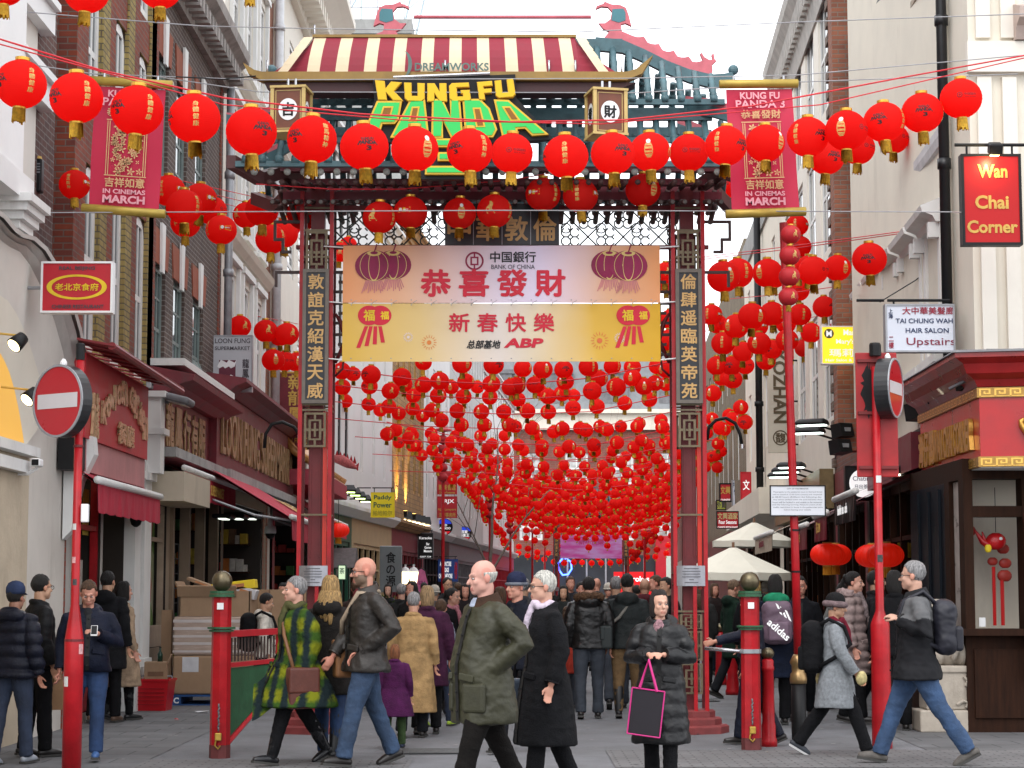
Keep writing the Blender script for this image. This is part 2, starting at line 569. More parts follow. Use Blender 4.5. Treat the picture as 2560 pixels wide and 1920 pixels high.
def shop(parent,u0,u1,z0,z1,depth=1.2,frame=None,shelves=3,doors=0,seed=1,glass=True,lamps=True):
 """a shop opening: dark room, shelves of goods, frame posts and glass"""
 R=random.Random(seed)
 m=MB()
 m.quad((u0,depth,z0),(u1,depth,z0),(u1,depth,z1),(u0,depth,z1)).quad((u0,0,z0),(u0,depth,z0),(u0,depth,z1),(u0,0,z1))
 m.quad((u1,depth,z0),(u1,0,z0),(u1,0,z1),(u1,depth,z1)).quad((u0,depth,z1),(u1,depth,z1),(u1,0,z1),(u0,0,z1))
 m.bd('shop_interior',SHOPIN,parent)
 if shelves:
  g=MB()
  for k in range(shelves):
   z=z0+.35+(z1-z0-.5)*k/max(1,shelves)
   g.cur=6
   g.box2((u0+.05,depth-.45,z-.03),(u1-.05,depth-.05,z))
   u=u0+.08
   while u<u1-.2:
    ww=R.uniform(.08,.24)
    g.cur=R.randrange(6)
    g.box2((u,depth-.4,z),(u+ww*.92,depth-.1,z+R.uniform(.12,.36)))
    u+=ww
  for k in range(shelves):
   z=z0+.3+(z1-z0-.4)*k/max(1,shelves)
   for a,sg in((u0,1),(u1,-1)):
    y=.25
    g.cur=6
    g.box2((a+sg*.01,.2,z-.03),(a+sg*.35,depth-.5,z))
    while y<depth-.7:
     dd=R.uniform(.06,.2)
     g.cur=R.randrange(6)
     g.box2((a+sg*.02,y,z),(a+sg*R.uniform(.2,.33),y+dd*.9,z+R.uniform(.1,.34)))
     y+=dd
  tag(g.bd('shelf_goods',GOODS+[DWOOD],parent),kind='stuff')
 if frame:
  f=MB()
  n=max(1,round((u1-u0)/1.1))
  for i in range(n+1):
   u=u0+(u1-u0)*i/n
   f.box2((u-.045,.03,z0),(u+.045,.12,z1))
  f.box2((u0,.035,z1-.12),(u1,.115,z1-.002)).box2((u0,.035,z0+.002),(u1,.115,z0+.3)).box2((u0,.04,z0+(z1-z0)*.74),(u1,.11,z0+(z1-z0)*.74+.06))
  f.bd('shop_frame',frame,parent)
 if lamps:
  q=MB()
  for i in range(2):
   u=u0+(u1-u0)*(.3+.4*i)
   q.box2((u-.3,depth*.5,z1-.1),(u+.3,depth*.5+.06,z1-.05))
  q.bd('ceiling_lamp',lit('shop_tube_light',(1,.82,.55),2.5),parent)
def cornice(parent,u0,u1,z,prof,mat,name='cornice',dent=None):
 """moulding run along the front; prof: list of (out, up)"""
 m=MB()
 m.prism_yz([(-o,z+q) for o,q in prof],u0,u1)
 if dent:
  n=int((u1-u0)/dent[0])
  for i in range(n):
   u=u0+(i+.3)*dent[0]
   m.box2((u,-dent[1],z-dent[2]),(u+dent[0]*.5,-.002,z-.003))
 return m.bd(name,mat,parent)
CORN=[(-.0,-.25),(.08,-.25),(.1,-.12),(.22,-.08),(.3,.05),(.42,.12),(.42,.22),(0,.28)]
def downpipe(parent,u,z0,z1,mat,r=.06,out=.1):
 m=MB()
 m.smooth=True
 m.tube([(u,-out,z0),(u,-out,z1)],r,10)
 z=z0+.8
 while z<z1:
  m.tube([(u,-out,z),(u,-out,z+.12)],r*1.3,10)
  z+=1.7
 m.bd('downpipe',mat,parent)
# left side, nearest: white arched front
XL=-5.0
LBR=brick('plum_brick',(.115,.055,.045),(.075,.042,.04),(.16,.14,.13))
WARM=M('warm_white_stucco',(.62,.585,.53),.65,.08,1.6,.06,dirt=((.36,.33,.28),1.4,.55,.5))
F1=Fac((XL,14.0),(XL,22.95),'L')
b=thing('arched_building','white arched stucco front with beige stone base at the far left','building',F1.o,F1.rz)
m=MB()
ub=F1.uz(50,HZ,.2)[0]
m.box2((0,0,0),(F1.u(66),6,2.95))
m.bd('stone_base',STONE,b)
m=MB()
m.box2((F1.u(66),.02,0),(F1.len,6,4.3)).box2((0,.02,2.952),(F1.u(66)-.002,6,13))
m.bd('wall',WARM,b)
m=MB()
m.box2((ub,.05,4.3),(F1.u(122),6,13))
m.bd('brick_pier',LBR,b)
m=MB()
for z in(6.62,7.45,9.6):
 m.box2((ub-.1,-.1,z),(F1.uz(120,HZ,.16)[0],.1,z+.26)).box2((ub-.1,-.16,z+.26),(F1.uz(120,HZ,.16)[0],.1,z+.34))
m.box2((0,-.14,5.6),(ub-.05,.02,13)).box2((0,-.22,5.35),(ub+.1,.02,5.6))
m.bd('pilaster',M('white_pilaster_paint',(.76,.76,.75),.5,.06,2.0,.04),b)
m=MB()
for i in range(6):
 m.box2((ub-.5+i*.05,-.34+.05*i,5.3-.08*i),(ub+.32-i*.03,.02,5.38-.08*i+.002*i))
m.bd('console',WHITE,b)
def arch_pts(pl,out=0):
 r=[F1.uz(x,y,out) for x,y in pl]
 return r
def extend(pts,du):
 c=pts[0][0]-du
 return[(2*c-u,z) for u,z in reversed(pts)]+pts
o_out=extend(arch_pts([(0,584),(30,592),(60,618),(95,672),(125,740),(150,820),(166,900),(170,1000)]),.15)
o_mid=extend(arch_pts([(0,618),(25,630),(50,662),(85,730),(112,800),(135,880),(148,960),(152,1010)]),.15)
o_in=extend(arch_pts([(0,738),(20,752),(42,785),(65,835),(82,885),(100,945),(112,1000),(118,1040)],.06),.15)
o_yel=extend(arch_pts([(0,884),(10,902),(22,930),(34,970),(44,1015),(52,1060),(58,1100),(60,1120)]),.15)
def band(m,A,B,ya,yb):
 for i in range(len(A)-1):
  m.quad((A[i][0],ya,A[i][1]),(A[i+1][0],ya,A[i+1][1]),(B[i+1][0],yb,B[i+1][1]),(B[i][0],yb,B[i][1]))
m=MB()
m.smooth=False
band(m,o_out,o_out,.0,-.24)
o_a=[(u*.985+.02,z-.05) for u,z in o_out]
band(m,o_out,o_a,-.24,-.24)
o_b=[((p[0]+q[0])/2,(p[1]+q[1])/2) for p,q in zip(o_a,o_mid)]
band(m,o_a,o_b,-.2,-.12)
band(m,o_b,o_mid,-.16,-.1)
m.bd('arch_moulding',M('grey_arch_moulding',(.42,.39,.36),.7,.12,3.0,.1),b)
m=MB()
band(m,o_mid,o_in,-.1,-.06)
m.bd('arch_face',WARM,b)
m=MB()
band(m,o_in,o_yel,-.06,.0)
m.bd('arch_soffit',CREAM,b)
m=MB()
n=len(o_yel)
m.add([(u,-.005,z) for u,z in o_yel],[tuple(range(n))])
m.bd('arch_window',lit('amber_window',(1.0,.55,.10),.22),b)
m=MB()
m.box2((0,-.12,2.9),(F1.u(64),.05,3.0)).box2((0,-.1,2.72),(F1.u(46),.05,2.84))
m.bd('sill',WHITE,b)
m=MB()
m.smooth=False
m.prism_yz([(0,3.3),(-.32,3.25),(-.34,3.05),(-.2,2.75),(-.12,2.4),(-.1,2.2),(0,2.1)],F1.len-.22,F1.len)
m.bd('scroll_bracket',WHITE,b)
for px,py in((48,852),(80,988)):
 u,z=F1.uz(px,py,.35)
 t=thing('spotlight','lit black spotlight on a thin arm, %s of two at the white arch'%('upper' if py<900 else 'lower'),'spotlight',F1.w(u,z,.35),F1.rz)
 q=MB()
 q.smooth=True
 q.lathe([(.03,.07),(.06,.06),(.075,-.03),(.08,-.08)],12)
 q.bd('housing',BLACK,t).rotation_euler=(.5,.75,0)
 q=MB()
 q.lathe([(.068,-.081),(.066,-.085)],12)
 q.bd('lens',lit('warm_spot',(1,.8,.4),3),t).rotation_euler=(.5,.75,0)
 q=MB()
 q.tube([(0,0,.05),(0,.3,.08)],.012,6)
 q.bd('arm',GOLDP,t)
u,z=F1.uz(93,1157,.2)
t=thing('security_camera','white security camera on the white wall under the arch','camera',F1.w(u,z,.2),F1.rz)
MB().rbox((0,0,0),(.18,.09,.085),None,.02).bd('housing',WHITEM,t)
MB().tube([(.02,0,-.05),(.04,.1,-.11),(.04,.2,-.11)],.018,8).bd('bracket',WHITEM,t)
MB().box((-.092,0,0),(.004,.07,.06)).bd('lens',BLACK,t)
u,z=F1.uz(10,1500,.02)
# left side: striped brick house over the red shop
F2=Fac((XL,22.95),(XL,27.57),'L')
b=thing('striped_brick_house','house of red and yellow brick piers with white windows above the red shop','building',F2.o,F2.rz)
RB=brick('red_brick',(.24,.055,.03),(.15,.045,.035),(.16,.11,.09))
YB=brick('yellow_stock_brick',(.33,.25,.09),(.24,.18,.07),(.10,.085,.06),.22,.08)
m=MB()
holes,yel=[],[]
u=-.15
pit=1.62
bays=[]
for i in range(3):
 a=.62+i*pit
 bays.append((a,a+.7))
L2=F2.len
for a,c in bays:
 holes+=[(a,c,4.35,6.55),(a,c,7.15,8.75),(a,c,9.3,12.2)]
wall(m,0,L2,4.1,13,holes,.07,1)
for a,c in bays:
 m.cur=1
 m.box2((c+.002,-.03,4.2),(c+.42,-.002,13))
m.cur=0
m.box2((c+.6,-.03,4.1),(L2,0,13))
shell(m,0,L2,13)
m.bd('wall',[RB,YB],b)
m=MB()
for a,c in bays:
 for z in(6.58,8.8):
  m.box2((a,.01,z+.0),(c,.1,z+.5))
split(m,'floor_panel',M('ochre_panel',(.34,.27,.16),.85,.15,3.0,.15),b)
for a,c in bays:
 for z0,z1 in((4.35,6.55),(7.15,8.75),(9.3,12.2)):
  window(b,a,c,z0,z1,.03,WHITE,GLASS,2,2,.13,.05)
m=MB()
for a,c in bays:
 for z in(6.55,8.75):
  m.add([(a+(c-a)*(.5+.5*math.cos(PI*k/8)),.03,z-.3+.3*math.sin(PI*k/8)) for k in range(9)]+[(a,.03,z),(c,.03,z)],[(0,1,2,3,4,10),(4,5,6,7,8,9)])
split(m,'arch_head',M('dark_arch_brick',(.09,.05,.035),.85,.3,8.0,.2),b)  # arch heads in a dark brown brick tone
m=MB()
wall(m,0,L2,0,4.1,[(.28,1.9,.12,3.0,.0),(2.05,3.4,0,3.0,.0)],.1)
m.bd('shop_wall',M('grey_white_render',(.44,.42,.39),.8,.12,2.0,.1,dirt=((.2,.19,.17),1.5,.5,.6)),b)
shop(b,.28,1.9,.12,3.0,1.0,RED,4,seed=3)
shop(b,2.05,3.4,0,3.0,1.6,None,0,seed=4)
m=MB()
for a,c in((3.42,3.85),(4.1,4.6)):
 m.box2((a,-.14,.0),(c,0,3.25)).box2((a-.05,-.2,0),(c+.05,0,.55)).box2((a-.03,-.17,.55),(c+.03,0,.65)).box2((a-.04,-.2,3.0),(c+.04,0,3.1))
m.box2((4.25,-.3,3.1),(4.58,0,4.15)).box2((4.2,-.36,3.62),(4.62,0,3.7)).box2((4.2,-.36,4.12),(4.62,0,4.2))
m.bd('pilaster',WHITE,b)
for k,(a,z0,z1,col) in enumerate(((.5,1.0,1.5,GOODS[2]),(.62,1.75,2.3,GOODS[5]),(1.15,1.2,1.9,GOODS[2]),(1.45,2.2,2.75,GOODS[1]))):
 m=MB()
 m.box2((a,.125,z0),(a+.34,.13,z1))
 m.bd('window_poster',col,b)
u0,u1=F2.uz(203,HZ,.28)[0],F2.uz(362,HZ,.28)[0]
t=thing('shop_sign','big faded red shop fascia board with an arch of gilt letters','shop sign',F2.w(0,0,.0),F2.rz)
m=MB()
m.box2((u0,-.28,3.22),(u1,-.003,4.16))
m.bd('board',RED2,t)
m=MB()
m.box2((u0+.25,-.25,2.86),(u1,-.003,3.215))
m.bd('lower_board',PINK,t)
MB().box2((u0-.05,-.24,2.86),(u0+.245,-.003,3.215)).bd('side_panel',BLACK,t)
m=MB()
word='Kowloon Garden'
for k,ch in enumerate(word):
 f=k/(len(word)-1)
 if ch!=' ':
  text_into(m,ch,(u0+.95+2.65*f,-.285,3.42+.5*math.sin(PI*(.1+.78*f))),XU,ZU,.25,.3,.04,.03)
text_into(m,'餐廳',(u0+2.3,-.285,3.42),XU,ZU,1.0,.26,.02,.03,keep=False)
text_into(m,'九龍',(u0+.45,-.285,3.5),XU,ZU,.35,.5,.02,.03,keep=False)
m.bd('lettering',M('gilt_letters',(.62,.47,.27),.3,.3,10.0,metal=.5),t)
m=MB()
m.tube([(u0-.3,-.62,4.2),(u1+.55,-.62,4.16)],.045,8)
m.box((((u0+u1)/2)+.1,-.45,4.24),(u1-u0+.85,.42,.025),Matrix.Rotation(.18,3,'X'))
for k in range(8):
 uu=u0+(u1-u0)*k/7
 m.tube([(uu,-.02,4.3),(uu,-.6,4.18)],.012,5)
m.bd('canopy',M('dull_red_canopy',(.26,.035,.04),.5,.3,4.0),t)
def awning(label,fac,u0,u1,z0,z1,out,mat,roller=None,val=.25,words=None,wcol=GOLDP,sides=False,name='awning',group=None):
 """a sloping canvas from the wall (height z0) to its front bar (height z1, out from the wall) with a hanging valance"""
 t=thing(name,label,'awning',fac.w(0,0),fac.rz,group)
 m=MB()
 n=14
 top=[(u0+(u1-u0)*i/n,-.02,z0) for i in range(n+1)]
 fr=[(u0+(u1-u0)*i/n,-out,z1) for i in range(n+1)]
 for i in range(n):
  m.quad(fr[i],fr[i+1],top[i+1],top[i])
  m.quad((fr[i][0],-out+.03,z1-.02),(top[i][0],0,z0-.02),(top[i+1][0],0,z0-.02),(fr[i+1][0],-out+.03,z1-.02))
 m.bd('canvas',mat,t)
 m=MB()
 n=28
 for i in range(n):
  a,c=u0+(u1-u0)*i/n,u0+(u1-u0)*(i+1)/n
  wv=lambda k:-out-.01+.018*math.sin(k*1.9)
  za,zc=z1-val-.03*abs(math.sin(i*.9)),z1-val-.03*abs(math.sin((i+1)*.9))
  m.quad((a,wv(i),za),(c,wv(i+1),zc),(c,-out,z1),(a,-out,z1))
  m.quad((c,wv(i+1)+.008,zc),(a,wv(i)+.008,za),(a,-out+.012,z1),(c,-out+.012,z1))
 m.bd('valance',mat,t)
 m=MB()
 m.smooth=True
 m.tube([(u0-.03,-out,z1+.02),(u1+.03,-out,z1+.02)],.045,8)
 m.bd('front_bar',roller or WHITEM,t)
 m=MB()
 for u in(u0+.08,u1-.08) if out>1.2 else():
  m.tube([(u,-.03,z0-.45),(u,-out*.55,(z0+z1)/2-.32),(u,-out+.02,z1-.03)],.02,6)
 if m.v:split(m,'folding_arm',GREYM,t)
 if words:
  for ww,uc,zc,wd,hh in words:
   letter(t,ww,(uc,-out-.035,z1-val*.5),XU,ZU,wd,hh,wcol,.02,.003)
 return t
awning('rolled pink awning with white bar under the red fascia board',F2,-.3,F2.uz(396,HZ,.4)[0],2.98,2.74,.4,AWN,WHITE,.32)
u,z=F2.uz(340,1300,.2)
t=thing('security_camera','dark dome security camera by the white pilaster','camera',F2.w(u,z,.2),F2.rz)
q=MB()
q.smooth=True
q.lathe([(.02,.12),(.07,.1),(.08,.0),(.06,-.06),(.02,-.09)],12)
q.bd('housing',BLACK,t)
MB().tube([(0,0,.1),(0,.2,.16)],.02,6).bd('bracket',WHITEM,t)
# left side: dark brown brick house with keystoned windows
F3=Fac((XL,27.57),(XL,34.7),'L')
b=thing('brown_brick_house','dark brown brick house with white keystones and a heavy stone cornice','building',F3.o,F3.rz)
BB=brick('brown_brick',(.105,.07,.058),(.075,.052,.047),(.20,.18,.165))
m=MB()
cols=[(.55,1.55),(2.25,3.3),(4.1,5.15)]
holes=[]
for a,c in cols:
 holes+=[(a,c,4.35,6.12),(a,c,7.35,9.12)]
L3=F3.len
wall(m,0,L3,3.9,10.4,holes,.1)
shell(m,0,L3,11)
m.bd('wall',BB,b)
GFR=M('grey_green_window_frame',(.20,.25,.24),.5,.15,5.0)
for a,c in cols:
 for z0,z1 in((4.35,6.12),(7.35,9.12)):
  window(b,a,c,z0,z1,.05,GFR,GLASSG,3,4,.07,.03)
m=MB()
k2=MB()
for a,c in cols:
 for z in(6.12,9.12):
  mid=(a+c)/2
  m.prism([(a-.1,z+.002),(c+.1,z+.002),(c+.22,z+.5),(a-.22,z+.5)],-.02,.0)
  k2.prism([(mid-.1,z-.1),(mid+.1,z-.1),(mid+.15,z+.6),(mid-.15,z+.6)],-.06,-.022)
split(m,'window_head',brick('rubbed_red_brick',(.32,.09,.05),(.28,.08,.05),(.25,.12,.08),.08,.6),b)
split(k2,'keystone',WHITE,b)
cornice(b,-.15,L3+.1,10.45,[(0,-.3),(.1,-.3),(.12,-.12),(.22,-.05),(.3,.1),(.42,.2),(.44,.36),(0,.42)],M('sooty_stone',(.36,.33,.31),.85,.25,3.0,.25,dirt=((.12,.11,.1),2.0,.5,.6)),dent=(.32,.34,.2))
downpipe(b,L3-.12,4.4,10.2,GREYM,.07,.14)
m=MB()
m.box2((L3-.42,-.02,4.0),(L3-.25,0,10.2))
m.bd('corner_strip',RB,b)
w2=window(b,cols[2][0]+.05,cols[2][1]-.05,5.05,6.0,.05,GFR,GLASSL,3,2,.05,.025,'open_casement')
w2.location.y=-.02
w2.rotation_euler=(math.radians(-24),0,0)
u,z=F3.uz(352,943,.04)
t=thing('junction_box','small grey junction box on the brick beside the red canopy','box',F3.w(max(u,.1),z,.05),F3.rz)
MB().rbox((0,0,0),(.18,.09,.2),None,.015).bd('case',GREYM,t)
MB().box((0,-.05,.04),(.03,.02,.03)).box((0,-.05,-.04),(.03,.02,.03)).bd('knob',BLACK,t)
u,z=F3.uz(450,1000,.5)
t=thing('floodlight','weathered grey floodlight above the maroon cornice','floodlight',F3.w(u,z,.5),F3.rz)
MB().rbox((0,0,0),(.55,.34,.1),Matrix.Rotation(.25,3,'X'),.04).bd('housing',LEAD,t)
MB().box((0,.02,-.055),(.46,.26,.01),Matrix.Rotation(.25,3,'X')).bd('glass',GLASSL,t)
MB().tube([(0,.1,0),(0,.5,-.1)],.03,6).bd('bracket',LEAD,t)
m=MB()
wall(m,0,L3,0,3.4,[(.55,2.0,.75,2.75,0),(2.3,6.9,0,3.2,0)],.1)
m.bd('shop_wall',M('beige_shop_front',(.34,.265,.19),.75,.15,2.0,.1,dirt=((.2,.15,.1),1.6,.52,.5)),b)
shop(b,.55,2.0,.75,2.75,.5,M('beige_frame',(.42,.33,.25),.6),0,seed=5,lamps=False)
pm,pnt,pb=_base('printed_vegetable_poster',.5,0,.3)
tc=N(pnt,'ShaderNodeTexCoord')
vo=N(pnt,'ShaderNodeTexVoronoi',Scale=3.2)
mp=N(pnt,'ShaderNodeMapping',Scale=(1.6,1,.7))
pnt.links.new(tc.outputs['Object'],mp.inputs[0])
pnt.links.new(mp.outputs[0],vo.inputs['Vector'])
rp=pnt.nodes.new('ShaderNodeValToRGB')
cr=rp.color_ramp
cols_=[(0,(.05,.04,.03)),(.2,(.12,.22,.06)),(.4,(.4,.36,.28)),(.55,(.35,.04,.04)),(.7,(.22,.3,.1)),(.88,(.3,.26,.2))]
cr.elements[0].position,cr.elements[0].color=0,c4(cols_[0][1])
cr.elements[1].position,cr.elements[1].color=.88,c4(cols_[-1][1])
for p_,q_ in cols_[1:-1]:cr.elements.new(p_).color=c4(q_)
pnt.links.new(vo.outputs['Color'],rp.inputs[0])
pnt.links.new(rp.outputs[0],pb.inputs['Base Color'])
MB().quad((.62,.16,.85),(1.93,.16,.85),(1.93,.16,2.6),(.62,.16,2.6)).bd('window_poster',pm,b)
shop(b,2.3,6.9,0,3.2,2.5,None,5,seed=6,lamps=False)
m=MB()
for k in range(4):
 m.box2((2.3+1.5*k,-.05,0),(2.45+1.5*k,.1,3.1))
m.bd('shop_post',M('tan_post',(.26,.19,.13),.7,.2,3.0),b)
m=MB()
for k in range(9):
 m.tube([(3.0+.4*k,.5,1.1),(3.0+.4*k,.5,2.3)],.012,5)
for k in range(6):m.tube([(3.0,.5,1.1+.24*k),(6.2,.5,1.1+.24*k)],.012,5)
m.bd('wire_shutter',LEAD,b)
MB().box2((.1,-.55,2.75),(2.5,-.01,3.15)).bd('shutter_box',M('cream_shutter_box',(.5,.43,.33),.7,.1,2.0,dirt=((.3,.24,.18),1.5,.5,.5)),b)
letter(b,'龍\n鳳\n行\n金',(.3,-.012,1.75),XU,ZU,.2,1.3,M('brown_letters',(.16,.09,.03),.5),.02,.004)
t=thing('shop_sign','long maroon supermarket fascia with raised gilt letters above the red awnings','shop sign',F3.w(0,0),F3.rz)
ua,uz_=F3.uz(400,HZ,.2)[0],F3.uz(730,HZ,.32)[0]
u1=F3.uz(533,HZ,.3)[0]
m=MB()
m.box2((ua,-.2,3.5),(u1,-.003,4.25)).box2((u1+.002,-.32,3.5),(uz_,-.003,4.75))
m.bd('board',MAROON,t)
m=MB()
m.box2((ua-.2,-.42,3.36),(u1+.5,-.003,3.49)).box2((u1+.502,-.48,3.34),(uz_+.6,-.003,3.49))
m.bd('lower_moulding',M('grey_white_moulding',(.36,.35,.34),.8,.2,3.0,dirt=((.2,.19,.18),3.0,.5,.6)),t)
m=MB()
m.prism_yz([(0,4.26),(-.3,4.26),(-.42,4.36),(-.62,4.42),(-.64,4.5),(0,4.62)],ua-.1,u1+.9)
m.prism_yz([(0,4.76),(-.35,4.76),(-.5,4.88),(-.66,4.94),(-.66,5.0),(0,5.1)],u1+.905,uz_+.5)
m.bd('cornice',M('maroon_cornice',(.19,.03,.04),.55,.25,4.0,dirt=((.1,.05,.05),3.0,.5,.6)),t)
MB().box2((ua-.1,-.5,4.622),(u1+.7,-.003,4.72)).bd('ledge',WHITE,t)
GILT=M('worn_gilt',(.36,.23,.11),.45,.35,9.0,metal=.3)
letter(t,'LOON FUNG SUPERMARKET',((u1+uz_)/2,-.325,4.1),XU,ZU,(uz_-u1)*.93,.75,GILT,.01,.04,keep=False)
for k in range(5):
 letter(t,'龍鳳行有限'[k],(ua+.5+k*(u1-ua-.6)/5,-.205,3.85),XU,ZU,.6,.6,GILT,.03,.02)
awning('short red awning with gold lettering beneath the maroon fascia',F3,ua+.05,F3.u(508),3.35,3.2,.5,AWN,WHITE,.34,[('龍鳳行 SUPERMARKET',(ua+F3.u(508))/2,0,2.2,.2)])
aw=awning('large red awning sloping out over the supermarket pavement',F3,F3.uz(518,HZ,.45)[0],F3.uz(640,HZ,.45)[0],3.36,2.62,1.25,AWN,WHITE,.3,[('龍鳳行',F3.u(575),0,2.0,.2)])
aw.location+=F3.n*.45
a2=MB()
text_into(a2,'龍鳳行超市',(F3.u(575),-.66,3.0),XU,Vector((0,1.25,.74)).normalized(),3.6,.5,.02,.002)
a2.bd('lettering',GOLDP,aw)
for k,px in enumerate((560,595,628)):
 u,z=F3.uz(px,1296,.4)
 t=thing('floodlight',['lit strip floodlight under the red awning, nearest of three','lit strip floodlight under the red awning, middle of three','lit strip floodlight under the red awning, farthest of three'][k],'floodlight',F3.w(u,z,.4),F3.rz)
 MB().rbox((0,0,.03),(.7,.3,.07),None,.03).bd('housing',BLACK,t)
 MB().box((0,0,-.012),(.5,.12,.015)).bd('tube',lit('cool_tube',(.9,1,.85),1.0),t)
u,z=F3.uz(676,1325,.9)
t=thing('dome_camera','white dome camera hanging under the red awning','camera',F3.w(u,z,.9),F3.rz)
q=MB()
q.smooth=True
q.lathe([(.03,.2),(.04,.08),(.09,.06),(.1,-.03),(.095,-.06)],14)
q.bd('housing',WHITEM,t)
q=MB()
q.smooth=True
q.lathe([(.085,-.06),(.08,-.1),(.05,-.14),(.01,-.155)],14)
q.bd('dome',BLACK,t)
# left side: cream house, brick strip, cream house with cornice
F4=Fac((XL,34.7),(XL,41.0),'L')
b=thing('cream_house','cream painted house with tall white windows beside the brown brick one','building',F4.o,F4.rz)
m=MB()
L4=F4.len
holes=[]
for a in(.7,2.6,4.5):
 for z0,z1 in((5.3,7.2),(8.1,10.2),(11.2,13.2)):holes.append((a,a+1.2,z0,z1))
wall(m,0,L4,3.1,16.5,holes,.08)
shell(m,0,L4,16.5)
m.bd('wall',CREAM2,b)
for h in holes:window(b,*h,.03,WHITE,GLASSL,2,2,.09,.05)
for z in(4.75,7.7,10.7,13.7):
 cornice(b,-.05,L4,z,[(0,-.15),(.08,-.12),(.16,.0),(.2,.1),(0,.14)],CREAM,'string_course')
m=MB()
for h in holes:
 m.box2((h[0]-.16,-.07,h[2]-.1),(h[0]-.002,-.002,h[3]+.16)).box2((h[1]+.002,-.07,h[2]-.1),(h[1]+.16,-.002,h[3]+.16)).box2((h[0]-.2,-.1,h[3]+.162),(h[1]+.2,-.002,h[3]+.28)).box2((h[0],-.12,h[2]-.1),(h[1],-.002,h[2]-.003))
m.bd('window_surround',WHITE,b)
m=MB()
wall(m,0,L4,0,3.4,[(.3,6,0,3.1,0)],.05)
o=m.bd('shop_wall',M('tan_shop_front',(.2,.15,.1),.75,.15,2.0),b)
o.location.y=-.06
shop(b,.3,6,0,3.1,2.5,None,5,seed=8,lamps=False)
F5=Fac((XL,41.0),(XL,50.0),'L')
b=thing('cream_corniced_house','tall cream house with a bracketed cornice and louvred openings','building',F5.o,F5.rz)
m=MB()
L5=F5.len
holes=[(1.6+i*2.3,2.9+i*2.3,z,z+2.1) for i in range(3) for z in(5.3,8.6,11.8)]
wall(m,1.2,L5,3.1,15.2,holes,.08)
shell(m,1.2,L5,15.2)
m.bd('wall',CREAM2,b)
m=MB()
m.box2((0,.05,0),(1.2,7,16))
m.bd('brick_strip',brick('orange_brick',(.27,.10,.055),(.22,.085,.05),(.2,.15,.12)),b)
downpipe(b,1.05,4,15.5,M('pale_grey_pipe',(.55,.56,.58),.5),.09,.1)
for h in holes:window(b,*h,.03,WHITE,GLASS,1,8,.1,.09)
cornice(b,1.2,L5+.3,15.3,[(0,-.5),(.15,-.5),(.2,-.25),(.55,-.1),(.85,.15),(1.05,.3),(1.05,.5),(0,.6)],CREAM2,dent=(.5,.6,.4))
cornice(b,1.2,L5,10.95,[(0,-.2),(.15,-.2),(.3,.05),(.35,.18),(0,.25)],CREAM2,'string_course',dent=(.25,.2,.16))
m=MB()
wall(m,1.2,L5,0,3.5,[(1.6,8.4,0,3.1,0)],.05)
o=m.bd('shop_wall',MAROON,b)
o.location.y=-.06
shop(b,1.6,8.4,0,3.1,2.5,None,5,seed=9,lamps=False)
u,z=F5.uz(715,1225,.3)
t=thing('tiled_canopy','small canopy of orange glazed roof tiles over a maroon shop front','canopy',F5.w(0,0),F5.rz)
m=MB()
ua,ub=1.6,8.6
m.smooth=True
k=0
x=ua
while x<ub:
 m.tube([(x,-.02,5.0),(x,-.45,4.45),(x,-.95,4.15)],.085,8)
 x+=.3
m.smooth=False
m.quad((ua-.1,-.98,4.08),(ub+.1,-.98,4.08),(ub+.1,0,4.95),(ua-.1,0,4.95))
m.bd('roof_tiles',M('orange_glazed_tile',(.52,.25,.08),.3,.3,8.0,.05),t)
MB().box2((ua-.1,-.98,3.75),(ub+.1,-.003,4.075)).bd('fascia',M('maroon_fascia',(.3,.03,.05),.5),t)
awning('long pink and white awning below the orange tiled canopy',F5,1.7,8.4,3.7,3.1,1.0,AWN,WHITE,.3)
# left side beyond the gate (the street bends to the right)
LA,LZ=Vector((-5.0,50.0)),Vector((-.35,121.0))
def lpt(Y):
 f=(Y-50)/71.0
 return(LA.x+(LZ.x-LA.x)*f,Y)
STRIPE=M('white_stucco',(.66,.66,.65),.7,.06,1.0,.05,dirt=((.4,.38,.35),.8,.58,.4))
AMBERB=M('gold_lit_brick',(.42,.26,.11),.7,.25,4.0,.2)
def terrace(Y0,Y1,H,label,wallm,fm,pm,pitch,ww,rows,seed,shopm,z_first=5.0,name='terraced_house',nx=2):
 F=Fac(lpt(Y0),lpt(Y1),'L')
 b=thing(name,label,'building',F.o,F.rz)
 m=MB()
 n=max(1,int(F.len/pitch))
 off=(F.len-n*pitch)/2
 holes=[]
 for i in range(n):
  a=off+i*pitch+(pitch-ww)/2
  for r in range(rows):holes.append((a,a+ww,z_first+r*3.1,z_first+r*3.1+2.1))
 wall(m,0,F.len,3.6,H,holes,.08)
 shell(m,0,F.len,H)
 m.bd('wall',wallm,b)
 for h in holes:window(b,*h,.03,fm,pm,nx,2,.1,.06)
 m=MB()
 wall(m,0,F.len,0,3.6,[(.4,F.len-.4,0,2.9,0)],.05)
 m.bd('shop_wall',shopm,b)
 shop(b,.4,F.len-.4,0,2.9,2.0,shopm,3,seed=seed)
 cornice(b,0,F.len,3.75,[(0,-.15),(.1,-.15),(.3,.05),(.3,.15),(0,.2)],wallm,'string_course')
 cornice(b,0,F.len,H,CORN,wallm)
 return b,F
DG=M('dark_green_shopfront',(.02,.10,.06),.5,.3,4.0)
bA,FA=terrace(50,57.5,13.5,'white house with narrow dark windows just behind the left gate column',STRIPE,M('black_sash',(.03,.03,.03),.6),GLASS,1.3,.6,3,11,DG,name='terraced_house')
